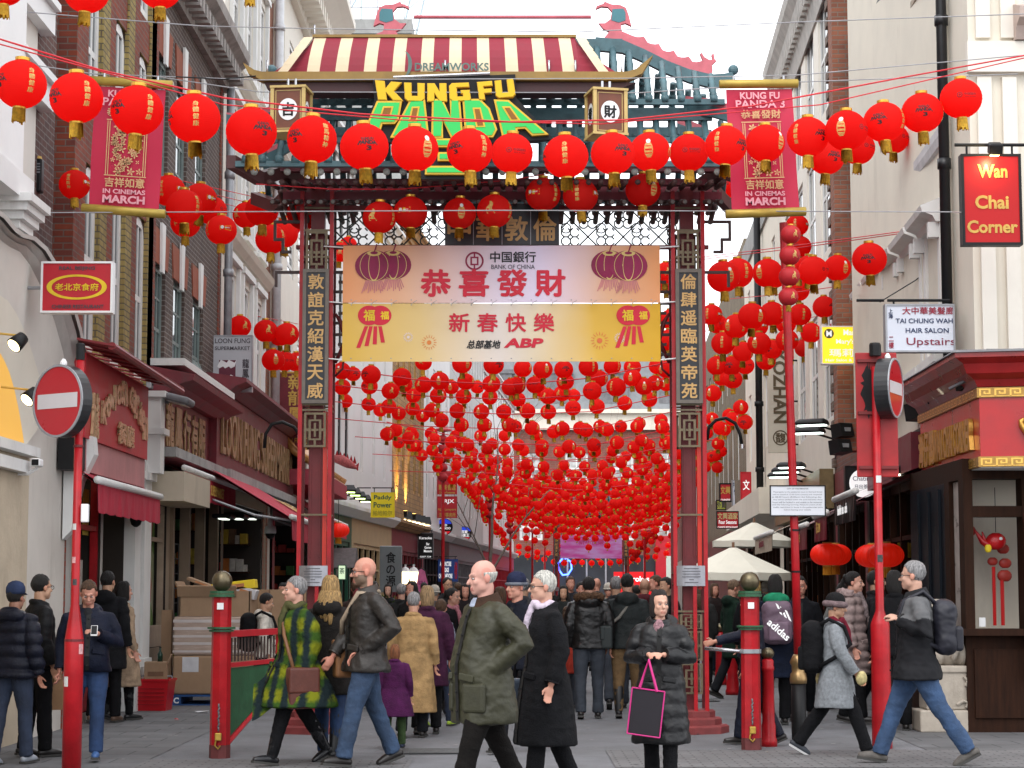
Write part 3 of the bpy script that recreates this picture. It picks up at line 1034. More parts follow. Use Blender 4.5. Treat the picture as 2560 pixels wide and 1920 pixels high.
bB,FB=terrace(57.5,66.5,13.0,'plain pale house behind the yellow hanging sign',STRIPE,WHITE,GLASSL,2.6,.5,2,12,M('tan_front',(.42,.31,.17),.6,.15,2.0))
bC,FC=terrace(66.5,76,14.0,'brown brick house washed in amber light beyond the left gate column',brick('amber_lit_brick',(.34,.20,.085),(.26,.15,.07),(.12,.09,.06),.5,.16),M('amber_lit_frame',(.42,.25,.08),.6),GLASS,1.7,.75,3,13,MAROON)  # amber light on this front is put into the brick and frame colours
bD,FD=terrace(76,86,13.0,'white stucco house with black menu board further down the street',STRIPE,WHITE,GLASSL,2.5,.9,3,14,BLACK)
bE,FE=terrace(86,104,14.5,'grey stone house with rows of slender windows far down the street',M('grey_pilastered_stucco',(.44,.44,.43),.75,.1,1.0,dirt=((.22,.22,.2),.8,.55,.5)),WHITE,GLASS,1.5,.7,3,15,LEAD)
bF,FFx=terrace(104,128,13.0,'pale house with amber lights at the far left end of the street',STRIPE,WHITE,GLASS,2.0,.9,3,16,RED2)
for px in(938,962,1010,1032):
 u,z=FC.uz(px,1215,.25)
 if u<.3 or u>FC.len-.3:continue
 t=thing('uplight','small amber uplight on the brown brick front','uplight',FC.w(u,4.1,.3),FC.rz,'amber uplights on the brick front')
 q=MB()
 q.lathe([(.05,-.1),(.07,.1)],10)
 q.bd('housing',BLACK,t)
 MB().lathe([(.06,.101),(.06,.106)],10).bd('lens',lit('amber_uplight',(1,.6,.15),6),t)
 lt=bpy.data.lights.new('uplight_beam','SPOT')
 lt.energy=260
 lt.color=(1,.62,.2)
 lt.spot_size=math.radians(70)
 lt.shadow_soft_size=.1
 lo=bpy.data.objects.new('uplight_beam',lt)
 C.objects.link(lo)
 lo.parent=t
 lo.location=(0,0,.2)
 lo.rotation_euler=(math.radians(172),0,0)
t=thing('grey_office_block','tall grey stone block with a flat parapet rising behind the left roof','building',(-14.5,96,0))
m=MB()
m.box2((0,0,0),(9.4,12,28.2)).box2((-.3,-.3,28.2),(9.7,12,28.9)).box2((-.2,-.2,26.6),(9.6,0,26.9))
m.bd('wall',GREYST,t)
m=MB()
for k in range(8):
 m.tube([(.2+k*1.3,.1,28.9),(.2+k*1.3,.1,30.2)],.03,6)
m.tube([(.2,.1,30.2),(9.4,.1,30.2)],.03,6)
m.tube([(.2,.1,29.6),(9.4,.1,29.6)],.03,6)
m.bd('railing',GREYM,t)
t=thing('crane_mast','pale blue steel lattice mast above the grey block','crane',(-5.9,99,27))
m=MB()
for k in(0,1):
 m.tube([(k*.7,0,0),(k*.7+1.3,0,6)],.06,6)
for k in range(7):m.tube([(k*.2,0,k*.85),(.7+(k+.6)*.2,0,(k+.8)*.85)],.03,5)
m.tube([(-3.2,0,1.5),(-.6,0,6)],.05,6)
m.tube([(-1.6,0,1),(-1.6,0,6)],.05,6)
m.bd('mast',M('pale_blue_steel',(.42,.5,.54),.5),t)
# right side
def rx(Y):return 4.95+.05*(Y-21.0)
def RF(Yn,Yf):return Fac((rx(Yn),Yn),(rx(Yf),Yf),'R')
YC=22.4
b=thing('corner_house','cream corner house with fluted pilasters above the red restaurant fascia','building',(5.12,YC,0))
m=MB()
wall(m,0,9,4.1,14,[(.62,1.75,8.0,11.3),(.62,1.75,4.6,7.1),(3.3,4.6,4.6,7.1)],.25)
m.quad((0,8,4.1),(0,0,4.1),(0,0,14),(0,8,14)).quad((0,0,14),(9,0,14),(9,8,14),(0,8,14))
m.bd('wall',CREAM,b)
for h in((.62,1.75,8.0,11.3),(.62,1.75,4.6,7.1),(3.3,4.6,4.6,7.1)):window(b,*h,.2,WHITE,GLASSL,2,3,.09,.05)
m=MB()
for u in(.08,.36,1.86,2.3):
 m.box2((u,-.06,4.1),(u+.16,-.002,7.25))
 m.box2((u,-.06,7.7),(u+.16,-.002,13.8))
m.box2((-.03,-.1,7.3),(9,-.002,7.65))
m.bd('pilaster',CREAM2,b)
m=MB()
m.prism_yz([(0,7.66),(-.14,7.66),(-.2,7.8),(-.34,7.86),(-.36,7.98),(0,8.1)],.5,1.9)
m.prism_yz([(0,11.4),(-.14,11.4),(-.2,11.5),(-.34,11.56),(-.36,11.68),(0,11.8)],.45,1.95)
m.bd('window_hood',M('pinkish_stone',(.48,.38,.33),.8,.15,3.0,.15),b)
RXO=4.955
t=thing('corner_restaurant','corner restaurant with dark wood shop window under a red fascia','shop',(RXO,YC,0))
m=MB()
m.box2((0,.02,0),(5,.3,1.05)).box2((0,.02,2.76),(5,.3,2.98))
for a,c in((0,.1),(.64,.78),(1.5,1.64)):m.box2((a,0,1.05),(c,.26,2.76))
m.box2((.1,.01,2.34),(.64,.2,2.46)).box2((.78,.01,2.34),(5,.2,2.46))
m.box2((-.08,-.16,1.05),(5,.3,1.12))
for k in range(3):m.box2((.08+k*.75,-.01,.16),(.68+k*.75,.02,.9))
m.box2((0,.3,0),(.16,3.0,1.05)).box2((0,.3,2.76),(.16,3.0,2.98)).box2((0,.75,1.05),(.16,1.0,2.76))
m.bd('wooden_front',DWOOD,t)
m=MB()
m.box2((0,1.0,1.05),(.16,3.0,2.76))
for k in range(3):m.box2((-.03,1.2+k*.6,.2),(-.001,1.28+k*.6,2.7))
m.bd('street_front',M('navy_shop_front',(.004,.007,.012),.5,.3,4.0,spec=.2),t)
m=MB()
m.quad((.1,2.0,1.0),(5,2.0,1.0),(5,2.0,3),(.1,2.0,3)).quad((.1,.3,1.06),(5,.3,1.06),(5,2.0,1.06),(.1,2.0,1.06)).quad((.1,.3,2.97),(.1,2.0,2.97),(5,2.0,2.97),(5,.3,2.97))
m.bd('shop_interior',M('olive_interior',(.2,.15,.08),.7,.3,1.5),t)
m=MB()
m.box2((.16,1.2,1.1),(.24,1.24,2.2)).box2((.3,1.2,2.5),(.6,1.24,2.72))
m.bd('wall_panel',M('pale_panel',(.5,.45,.36),.6),t)
MB().box2((.05,.31,1.13),(.06,.74,2.75)).bd('window_display',M('frosted_display',(.42,.38,.35),.3,.35,5.0),t)
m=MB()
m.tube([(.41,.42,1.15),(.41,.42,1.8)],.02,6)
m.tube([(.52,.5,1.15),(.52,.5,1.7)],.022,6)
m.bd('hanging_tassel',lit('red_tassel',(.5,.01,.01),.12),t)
for k,(x,z,r) in enumerate(((.42,1.86,.05),(.54,2.0,.06),(.56,1.84,.06),(.55,1.7,.07),(.15,1.9,.04),(.16,2.2,.07))):
 q=MB()
 q.smooth=True
 q.ell((x,.5,z),(r*1.2,r*.5,r),10,7)
 q.bd('red_ornament',M('red_paper_ornament',(.36,.03,.02),.5,.3,9),t)
MB().box((.22,.2,1.19),(.07,.01,.1)).bd('price_card',WHITEM,t)
q=MB()
for uu in(.4,1.4):q.box2((uu-.2,.9,2.9),(uu+.2,1.0,2.96))
q.bd('ceiling_lamp',lit('warm_shop_lamp',(1,.78,.45),14),t)
q=thing('fish_decoration','red inflatable fish hanging in the restaurant window','ornament',(RXO+.38,YC+.36,2.08))
m=MB()
m.smooth=True
m.ell((.05,0,0),(.115,.07,.1),14,9)
m.bd('body',M('red_foil',(.5,.012,.015),.25,.2,8),q)
m=MB()
m.smooth=True
m.cap([(-.02,0,-.05),(-.1,0,-.0),(-.18,0,.12)],[.05,.036,.012],8)
m.cap([(-.04,0,-.06),(-.08,0,.02),(-.1,0,.1)],[.04,.025,.01],8)
m.bd('tail',M('red_foil',(.5,.012,.015),.25,.2,8),q)
MB().ell((-.05,-.05,-.08),(.04,.025,.05),8,6).bd('fin',YEL,q)
MB().ell((.09,-.065,.03),(.02,.01,.02),10,6).bd('eye',WHITEM,q)
MB().tube([(.05,0,.1),(.05,0,.6)],.004,4).bd('string',BLACK,q)
q=thing('menu_board','tall red and cream menu board at the right edge','menu board',(RXO+.82,YC-.2,0))
MB().box2((-.2,0,.6),(.4,.04,2.38)).bd('panel',M('menu_red',(.36,.05,.05),.5),q)
m=MB()
for r in range(13):
 for k in range(9):m.box2((-.16+k*.055,-.006,.68+r*.118),(-.16+k*.055+.042,-.001,.68+r*.118+.085))
tag(m.bd('menu_picture',M('menu_cream',(.55,.47,.33),.5,.3,20),q),kind='stuff')
t=thing('restaurant_fascia','bright red fascia with gold letters and key pattern wrapping the corner restaurant','shop sign',(0,0,0))
A,B_,D_=Vector((5.10,25.4)),Vector((5.05,21.95)),Vector((7.7,21.35))
def ribbon(m,pts,prof):
 """a moulding profile (out, z) swept along a ground line, mitred at the bend"""
 nrm=[]
 for i in range(len(pts)):
  ds=[]
  if i>0:ds.append((pts[i]-pts[i-1]).normalized())
  if i<len(pts)-1:ds.append((pts[i+1]-pts[i]).normalized())
  ns=[Vector((d.y,-d.x)) for d in ds]
  n=sum(ns,Vector((0,0))).normalized()
  nrm.append(n/max(.3,n.dot(ns[0])))
 m.loft([[(p.x+n.x*o,p.y+n.y*o,z) for o,z in prof] for p,n in zip(pts,nrm)],True,True)
LINE=[A,B_,D_]
m=MB()
ribbon(m,LINE,[(-.3,2.92),(0,2.92),(0,3.72),(-.3,3.72)])
m.bd('board',M('bright_red_sign_paint',(.44,.008,.010),.3,.15,3.0,coat=.2),t)
m=MB()
ribbon(m,LINE,[(-.3,3.725),(.02,3.725),(.06,3.8),(.16,3.86),(.2,3.96),(.3,4.02),(.3,4.07),(-.3,4.07)])
m.bd('cornice',M('red_cornice_paint',(.30,.012,.012),.3,.25,5.0,coat=.15),t)
MB_=MB()
ribbon(MB_,LINE,[(-.3,4.072),(.33,4.072),(.3,4.1),(-.3,4.16)])
MB_.bd('lead_flashing',LEAD,t)
m=MB()
ribbon(m,LINE,[(0,2.86),(.03,2.86),(.03,2.97),(0,2.97)])
ribbon(m,LINE,[(.001,3.61),(.03,3.61),(.03,3.715),(.001,3.715)])
m.bd('gold_border',M('dull_gold',(.42,.24,.06),.4,.3,10,metal=.5),t)
m=MB()
ribbon(m,LINE,[(-1.2,2.85),(0,2.85),(0,2.858),(-1.2,2.858)])
m.bd('soffit',WHITE,t)
def keypat(m,p0,p1,z,h):
 d=(p1-p0)
 L=d.length
 d.normalize()
 n=Vector((d.y,-d.x))
 k=0
 while k*.16<L-.14:
  o=p0+d*(k*.16)+n*.034
  def bar(a,b_,z0,z1):
   q=[o+d*a,o+d*b_]
   m.quad((q[0].x,q[0].y,z+z0*h),(q[1].x,q[1].y,z+z0*h),(q[1].x,q[1].y,z+z1*h),(q[0].x,q[0].y,z+z1*h))
  bar(0,.12,.82,1)
  bar(0,.02,.1,.82)
  bar(.1,.12,.3,.82)
  bar(.045,.1,.3,.46)
  bar(.045,.065,.46,.66)
  bar(.02,.16,.0,.1)
  k+=1
m=MB()
for z in(2.868,3.618):
 keypat(m,A,B_,z,.085)
 keypat(m,B_,D_,z,.085)
m.bd('key_pattern',M('bright_gold',(.75,.45,.1),.3,.2,10,metal=.6),t)
dirn=(B_-A).normalized()
nn=Vector((dirn.y,-dirn.x,0))
U3=Vector((dirn.x,dirn.y,0))
letter(t,'WAN CHAI CORNER',Vector((A.x,A.y,3.24))+U3*2.12+nn*.004,U3,ZU,2.1,.36,GOLD,.03,.05,keep=False)
letter(t,'灣仔閣',Vector((A.x,A.y,3.25))+U3*.62+nn*.004,U3,ZU,.95,.4,GOLD,.035,.05,keep=False)
d2=(D_-B_).normalized()
n2=Vector((d2.y,-d2.x,0))
R2=Matrix(((d2.x,-n2.x,0),(d2.y,-n2.y,0),(0,0,1)))
q=MB()
q.smooth=True
base=Vector((B_.x,B_.y,3.02))+Vector((d2.x,d2.y,0))*.62+n2*.05
def E3(x,z,y=0):return base+Vector((d2.x,d2.y,0))*x+n2*y+Vector((0,0,z))
for sgn in(-1,1):
 for k in range(4):
  q.cap([E3(sgn*.03*k,.12),E3(sgn*(.05+.045*k),.22+.02*k,.02),E3(sgn*(.03+.055*k),.38-.02*k,.03),E3(sgn*(.01+.035*k),.52-.05*k)],[.03,.035,.028,.01],7)
for k in range(4):q.tube([E3(-.11+.012*k,.02+.03*k),E3(.11-.012*k,.02+.03*k)],.022,7)
q.bd('flame_emblem',GOLD,t)
Fr1=RF(23.4,31.5)
b=thing('salon_house','tall cream rendered house with hooded windows and a long grey gutter','building',Fr1.o,Fr1.rz)
L=Fr1.len
m=MB()
lowh=[(.7+i*1.5,1.65+i*1.5,4.35,5.75,.1) for i in range(5)]
sl_=[(1.3+i*1.05,1.75+i*1.05,7.4,8.65,.12) for i in range(6)]
wall(m,0,L,3.6,14.5,lowh+sl_,.2)
shell(m,0,L,14.5)
m.bd('wall',CREAM,b)
for h in lowh:window(b,*h[:4],.05,WHITE,GLASSL,2,2,.09,.05)
m=MB()
for h in sl_:m.quad((h[0],.115,h[2]),(h[1],.115,h[2]),(h[1],.115,h[3]),(h[0],.115,h[3]))
m.bd('blind_niche',CREAM2,b)
m=MB()
for h in lowh:
 m=MB()
 m.prism_yz([(0,5.86),(-.1,5.86),(-.14,5.93),(-.26,5.98),(-.28,6.05),(0,6.16)],h[0]-.2,h[1]+.2)
 m.box2((h[0]-.16,-.06,4.3),(h[0]-.002,-.002,5.86)).box2((h[1]+.002,-.06,4.3),(h[1]+.16,-.002,5.86))
 for s in(h[0]-.16,h[1]+.02):m.box2((s,-.18,5.68),(s+.12,-.002,5.86))
 m.box2((h[0]-.2,-.16,4.2),(h[1]+.2,-.002,4.3))
 m.bd('window_hood',WHITE,b)
cornice(b,0,L,6.87,[(0,-.12),(.04,-.1),(.06,0),(.06,.1),(0,.12)],M('grey_band',(.52,.51,.52),.7),'string_course')
cornice(b,0,L,9.0,[(0,-.06),(.06,-.02),(.06,.06),(0,.08)],M('brown_trim',(.36,.29,.22),.7),'string_course')
m=MB()
m.tube([(0,-.12,9.75),(L,-.12,9.75)],.06,8)
m.box2((0,-.17,9.8),(L,-.002,9.86))
m.bd('gutter',LEAD,b)
downpipe(b,L+.12,3.9,14,M('black_iron_pipe',(.012,.012,.014),.35),.062,.05)
downpipe(b,.1,4.2,10.2,M('black_iron_pipe',(.012,.012,.014),.35),.065,.1)
m=MB()
wall(m,0,L,0,3.6,[(.3,L-2.6,0,3.0,0)],.05)
m.bd('shop_wall',BLACK,b)
shop(b,.3,L-2.6,0,3.0,2.0,DWOOD,3,seed=21)
MB().box2((0,-.12,3.02),(L-2.5,-.002,3.55)).bd('fascia',MAROON,b)
Fr2=RF(31.5,36.0)
b=thing('narrow_brick_house','narrow red brick house between the cream house and the white one','building',Fr2.o,Fr2.rz)
L=Fr2.len
m=MB()
hs=[(.9,1.9,4.6,6.6),(2.6,3.6,4.6,6.6),(.9,1.9,8,10),(2.6,3.6,8,10)]
wall(m,0,L,3.6,17,hs,.09)
shell(m,0,L,17)
m.bd('wall',brick('dark_red_brick',(.19,.07,.05),(.13,.055,.045),(.12,.1,.09)),b)
for h in hs:window(b,*h,.04,WHITE,GLASS,2,2)
m=MB()
for k in range(40):
 z=3.7+k*.33
 m.box2((-.02,-.05,z),(.3+.12*(k%2),-.002,z+.16))
MB().box2((L-.55,-.42,3.7),(L-.003,-.003,16.9)).bd('projecting_pier',brick('orange_red_brick',(.30,.115,.07),(.20,.08,.055),(.2,.16,.13)),b)
m.bd('quoin',brick('brown_quoin',(.16,.11,.085),(.13,.09,.07),(.2,.17,.15)),b)
m=MB()
wall(m,0,L,0,3.6,[(.3,L-.3,0,2.9,0)],.05)
m.bd('shop_wall',MAROON,b)
shop(b,.3,L-.3,0,2.9,2.0,DWOOD,3,seed=22)
Fr3=RF(36.0,46.5)
b=thing('white_corniced_house','white house with big dark windows and a carved cornice at the sky line','building',Fr3.o,Fr3.rz)
L=Fr3.len
m=MB()
hs=[(1.0+i*2.6,2.7+i*2.6,z,z+2.2) for i in range(4) for z in(4.6,7.7,10.3)]
wall(m,0,L,3.6,13.2,hs,.09)
shell(m,0,L,13.6)
m.bd('wall',CREAM2,b)
for h in hs:window(b,*h,.04,WHITE,GLASS,3,2,.08,.05)
cornice(b,-.4,L,13.1,[(0,-.8),(.04,-.8),(.08,-.4),(.18,-.2),(.22,.1),(.34,.3),(.36,.55),(0,.7)],M('carved_grey_stone',(.42,.40,.37),.85,.25,3.0,.3),dent=(.4,.2,.35))
m=MB()
m.box2((0,.5,13.6),(L,6,16.5))
m.bd('attic',brick('dark_red_brick',(.19,.07,.05),(.13,.055,.045),(.12,.1,.09)),b)
m=MB()
wall(m,0,L,0,3.6,[(.3,L-.3,0,2.9,0)],.05)
m.bd('shop_wall',DWOOD,b)
shop(b,.3,L-.3,0,2.9,2.0,DWOOD,3,seed=23)
MB().box2((.2,-.25,3.0),(L-.2,-.002,3.7)).bd('fascia',M('bronze_fascia',(.22,.16,.08),.4,.3,6.0,metal=.4),b)
Fr4=RF(46.5,60.0)
b=thing('cream_parapet_house','cream house with a long white pipe and sloping parapet behind the right gate column','building',Fr4.o,Fr4.rz)
L=Fr4.len
m=MB()
hs=[(1.5+i*3.0,2.5+i*3.0,z,z+1.9) for i in range(4) for z in(5.2,8.2)]
wall(m,0,L,3.6,11.3,hs,.09)
shell(m,0,L,11.3)
m.bd('wall',CREAM,b)
for h in hs:window(b,*h,.04,WHITE,GLASSL,2,2)
m=MB()
m.box2((0,-.06,10.9),(L,.4,11.6))
m.box2((1,1.5,11.3),(2.6,3.5,13.2))
m.bd('parapet',GREYST,b)
downpipe(b,7.5,3.8,11.3,BLACK,.09,.14)
MB().box2((0,-.6,3.3),(L,0,3.9)).bd('canopy_ledge',CREAM,b)
m=MB()
wall(m,0,L,0,3.3,[(1.0,L-1,0,2.8,0)],.05)
o=m.bd('shop_wall',CREAM,b)
o.location.y=-.05
shop(b,1.0,L-1,0,2.8,2.0,DWOOD,3,seed=24)
Fr5=RF(60,90)
b=thing('stock_brick_house','dark stock brick house half hidden by the right gate column','building',Fr5.o,Fr5.rz)
L=Fr5.len
m=MB()
hs=[(1.5+i*3.0,2.6+i*3.0,z,z+1.9) for i in range(9) for z in(5.0,8.2)]
wall(m,0,L,0,12,hs,.09)
shell(m,0,L,12)
m.bd('wall',brick('old_stock_brick',(.21,.17,.11),(.16,.13,.09),(.2,.18,.15)),b)
for h in hs:window(b,*h,.04,WHITE,GLASS,2,2)
MB().box2((0,-.3,0),(L,-.002,3.4)).bd('shop_row',M('dull_shop_row',(.16,.05,.04),.6,.5,.6),b)
MB().box2((18,1.5,12),(20,3.5,14.6)).bd('chimney',brick('dark_red_brick',(.19,.07,.05),(.13,.055,.045),(.12,.1,.09)),b)
Fr6=RF(90,128)
b=thing('far_red_house','red brick house with a pale shop front at the far right end','building',Fr6.o,Fr6.rz)
L=Fr6.len
m=MB()
hs=[(1.5+i*3.2,2.8+i*3.2,z,z+2.0) for i in range(11) for z in(4.6,8.0)]
wall(m,0,L,0,11.5,hs,.09)
shell(m,0,L,11.5)
m.bd('wall',brick('far_brick',(.22,.075,.055),(.17,.06,.05),(.2,.16,.13)),b)
for h in hs:window(b,*h,.04,WHITE,GLASSL,2,2)
MB().box2((0,-.3,0),(L,-.002,3.2)).bd('shop_row',M('pale_shop_row',(.45,.44,.38),.6,.3,.6),b)
# the end of the street
YE=150.0
t=thing('end_terrace','red brick terrace with white sash windows closing the end of the street','building',(-4.0,YE,0))
m=MB()
rows_=((5.3,7.2),(9.4,11.7))
hs=[(1.2+i*3.35,2.9+i*3.35,a,c) for i in range(8) for a,c in rows_]
wall(m,0,28,4.2,13.4,hs,.2)
shell(m,0,28,13.4,6)
m.bd('wall',brick('terrace_brick',(.23,.075,.055),(.18,.062,.05),(.2,.15,.12),.4,.13),t)
for h in hs:window(t,*h,.12,WHITE,GLASSL,2,2,.16,.1)
m=MB()
m.box2((0,-.35,13.4),(28,.5,14.6)).box2((0,-.7,14.6),(28,.5,14.9))
m.bd('parapet',CREAM,t)
m=MB()
m.prism_yz([(0,14.9),(6,14.9),(4.5,19.5),(1.2,19.5)],0,28)
m.bd('roof',M('slate_roof',(.20,.21,.22),.6,.2,2.0),t)
m=MB()
for i in range(6):
 u=2+i*4.3
 m.box2((u,.1,15.4),(u+2,2,17.6)).box2((u-.2,.0,17.6),(u+2.2,2,17.9))
split(m,'dormer',LEAD,t)
m=MB()
m.box2((0,-.15,0),(28,-.002,4.2))
m.bd('shop_row',M('end_shop_row',(.03,.035,.04),.35,.5,.3),t)
m=MB()
for i in range(9):m.box2((8+i*1.4,-.22,.3),(8.12+i*1.4,-.152,4.0))
m.box2((7,-.22,1.0),(20,-.153,1.2))
m.bd('shop_frame',GREYM,t)
MB().box2((14.5,-.5,2.4),(16.4,-.152,5.6)).bd('red_shop_bay',RED2,t)
t=thing('shop_sign','red betting shop sign with white italic lettering in the distance','shop sign',(8.55,146,0))
MB().box2((-1.3,0,1.2),(1.55,.15,2.95)).bd('panel',lit('red_lit_sign',(.7,.01,.015),.35),t)
letter(t,'Ladbrokes',(.12,-.01,2.45),XU,ZU,2.2,.5,lit('white_lit_letter',(1,1,1),.5),.02,.01)
MB().box2((-1.3,.3,0),(1.55,.5,1.2)).bd('shop_base',BLACK,t)
t=thing('shop_sign','pale shop sign with mint green letters in the distance','shop sign',(12.0,142,0))
MB().box2((-1.3,0,2.4),(2.3,.15,4.0)).bd('panel',M('pale_mint_board',(.55,.6,.52),.5,.05),t)
letter(t,'YOUKO',(.1,-.01,3.25),XU,ZU,2.2,.55,lit('mint_letter',(.3,.9,.6),.5),.02,.01)
MB().box2((-1.3,.3,0),(2.3,.5,2.4)).bd('shop_base',M('dim_shop',(.12,.1,.08),.6),t)
t=thing('neon_sign','blue neon teapot shaped sign in a far window','neon sign',tuple(P(1410,1415,148)),0)
m=MB()
pts=[(.0,.9),(.15,1.1),(.1,1.3),(-.1,1.25),(.1,.85),(.5,.6),(.55,.1),(.3,-.3),(-.1,-.35),(-.35,0),(-.4,.5),(-.1,.85)]
m.tube([(x,0,z-.3) for x,z in pts],.07,6)
m.bd('tube',lit('blue_neon',(.05,.12,1),4),t)
# THE GATE
GY=22.5
GO=Vector((P(1255.5,HZ,GY).x,GY,0))
def gl(px,py,dy=0.0):
 return P(px,py,GY+dy)-GO
gate=thing('street_gate','ornate red and teal street gate with open tubular roof and gilt plaques','gate',GO)
BRASS=M('dull_brass',(.16,.125,.075),.5,.25,12.0,metal=.3)
BLK=M('black_lacquer',(.018,.02,.024),.35,.3,4.0)
GILTL=M('gilt_lettering',(.56,.34,.12),.4,.15,12.0)
def one(parent,name,mat,fn,*a):
 m=MB()
 getattr(m,fn)(*a)
 return m.bd(name,mat,parent)
for sgn,words in((-1,'敦誼克紹漢天威'),(1,'倫肆遥臨英帝苑')):
 cx=2.055*sgn
 for ix in(-1,1):
  for iy in(-1,1):
   one(gate,'column_post',RED if iy<0 else DRED,'box2',(cx+ix*.165-.022,iy*.165-.022,.24),(cx+ix*.165+.022,iy*.165+.022,5.95))
 m=MB()
 m.box2((cx-.075,-.075,.24),(cx+.075,.075,6.0))
 for k in(-1,1):m.box2((cx+k*.05-.008,-.09,1.9),(cx+k*.05+.008,-.076,3.4))
 m.bd('column_core',DRED,gate)
 one(gate,'red_channel',M('scarlet_paint',(.62,.03,.012),.35,.15,4.0),'box2',(cx+.085,-.12,1.55),(cx+.13,-.06,3.5))
 m=MB()
 for z in(1.3,1.6,1.72,2.35,3.5,3.56,5.2,5.5,5.75):
  m.box2((cx-.165,-.18,z),(cx+.165,-.165,z+.02))
  m.box2((cx-.165,.165,z),(cx+.165,.18,z+.02))
  for k in(-1,1):m.box2((cx+k*.17-.007,-.165,z),(cx+k*.17+.007,.165,z+.02))
 m.bd('cross_ties',BRASS,gate)
 z0,z1=gl(1000,1013).z,gl(1000,680).z
 bd=MB()
 bd.box2((cx-.125,-.215,z0+.02),(cx+.125,-.185,z1-.02))
 bd=bd.bd('couplet_board',BLK,gate)
 fr=MB()
 for k in(-1,1):fr.box2((cx+k*.125-.02,-.235,z0),(cx+k*.125+.02,-.18,z1))
 fr.box2((cx-.105,-.234,z0),(cx+.105,-.18,z0+.04)).box2((cx-.105,-.234,z1-.04),(cx+.105,-.18,z1))
 fr.bd('board_frame',M('bronze_frame',(.14,.12,.10),.5,.2,10,metal=.2),bd)
 q=MB()
 for k,chh in enumerate(words):
  zc=z1-.04-(z1-z0-.08)*(k+.5)/7
  text_into(q,chh,(cx,-.216,zc),XU,ZU,.17,.165,.022,.004,keep=False)
 q.bd('lettering',GILTL,bd)
 fw=MB()
 for za,zb in((3.1,3.48),(5.02,5.5),(.42,.75),(.78,1.1),(1.12,1.28)):
  for yy in(-.178,):
   t_=.009
   H_=zb-za
   for a,c,d,e in((-.12,.12,0,.06),(-.12,.12,.94,1),(-.12,-.095,0,1),(.095,.12,0,1),(-.07,.07,.2,.25),(-.07,.07,.75,.8),(-.07,-.045,.2,.8),(.045,.07,.2,.8),(-.012,.012,0,.2),(-.012,.012,.8,1),(-.095,-.07,.46,.54),(.07,.095,.46,.54),(-.012,.012,.3,.7),(-.04,.04,.47,.53)):
    fw.box2((cx+a,yy-t_,za+d*H_),(cx+c,yy+t_,za+e*H_))
    fw.box2((cx+a,-yy-t_,za+d*H_),(cx+c,-yy+t_,za+e*H_))
 tag(fw.bd('fretwork',BRASS,gate),kind=None)
 m=MB()
 n=10
 zc=gl(1000,1440).z
 ring=[(cx-.155+.31*i/n,-.2-.05*math.sin(PI*i/n)) for i in range(n+1)]
 m.smooth=True
 for i in range(n):m.quad((*ring[i],zc-.11),(*ring[i+1],zc-.11),(*ring[i+1],zc+.11),(*ring[i],zc+.11))
 pl=m.bd('plaque',M('brushed_steel',(.36,.36,.39),.35,.12,20,metal=.7),gate)
 q=MB()
 for i in range(6):
  wd=(.16,.2,.19,.2,.05,.15)[i]
  q.box2((cx-wd/2,-.257,zc+.075-i*.03),(cx+wd/2,-.252,zc+.083-i*.03))
 q.bd('engraved_lines',M('engraving',(.1,.1,.11),.6),pl)
 one(gate,'front_strut',RED,'box2',(cx+.02,-.235,.24),(cx+.06,-.2,zc-.11))
 m=MB()
 for k,(r,z) in enumerate(((.42,.09),(.34,.17),(.27,.25))):
  m.lathe([(r,z-.09 if k==0 else z-.08),(r,z-.02),(r-.03,z)],8,(cx,0,0))
 m.bd('column_base',M('dark_red_plinth',(.20,.035,.035),.6,.3,5,.1),gate)
 m=MB()
 for q_,ofs in((-sgn,.19),(sgn,.2)):
  def bar(a,c,z,zz):m.box2((cx+q_*(ofs+a),-.02,z),(cx+q_*(ofs+c),.02,zz))
  if q_==-sgn:
   for z in(5.05,4.7,4.35):
    bar(0,.12,z,z+.03)
    bar(0,.12,z-.22,z-.19)
    bar(.1,.13,z-.22,z+.03)
    bar(.04,.12,z-.11,z-.08)
  else:
   bar(0,.3,5.62,5.65)
   bar(.27,.3,5.45,5.62)
   bar(.18,.3,5.42,5.45)
   bar(.18,.21,5.3,5.42)
   bar(.1,.21,5.28,5.31)
   bar(0,.28,5.05,5.08)
   bar(.25,.28,4.9,5.05)
 split(m,'fret_bracket',M('dark_bracket',(.04,.018,.016),.5),gate)
 m=MB()
 m.smooth=True
 pts=[(cx-sgn*.2,0,4.05),(cx-sgn*.32,0,4.3),(cx-sgn*.26,0,4.5),(cx-sgn*.2,0,4.6)]
 m.tube(pts,[.02,.035,.03,.015],6)
 m.tube([(cx-sgn*.2,0,3.9),(cx-sgn*.28,0,3.98),(cx-sgn*.3,0,4.12),(cx-sgn*.24,0,4.16)],.014,6)
 m.bd('scroll_bracket',DRED,gate)
BEAM=M('maroon_beam',(.15,.02,.03),.45,.25,4.0)
zl0,zl1=gl(1255,614).z,gl(1255,527).z
m=MB()
m.box2((-2.3,-.05,zl1),(2.3,.05,zl1+.05)).box2((-2.3,-.04,zl0-.04),(2.3,.04,zl0))
m.bd('lattice_rail',DRED,gate)
for z,h,y in((gl(0,492).z,.09,-.06),(gl(0,470).z,.07,-.35),(gl(0,448).z,.07,-.6)):
 for q_ in((y,y+.1),(-y-.1,-y)) if y<-.1 else((y,-y),):
  one(gate,'eave_beam',BEAM,'box2',(-2.45,q_[0],z-h/2),(2.45,q_[1],z+h/2))
m=MB()
zt=zl1+.05
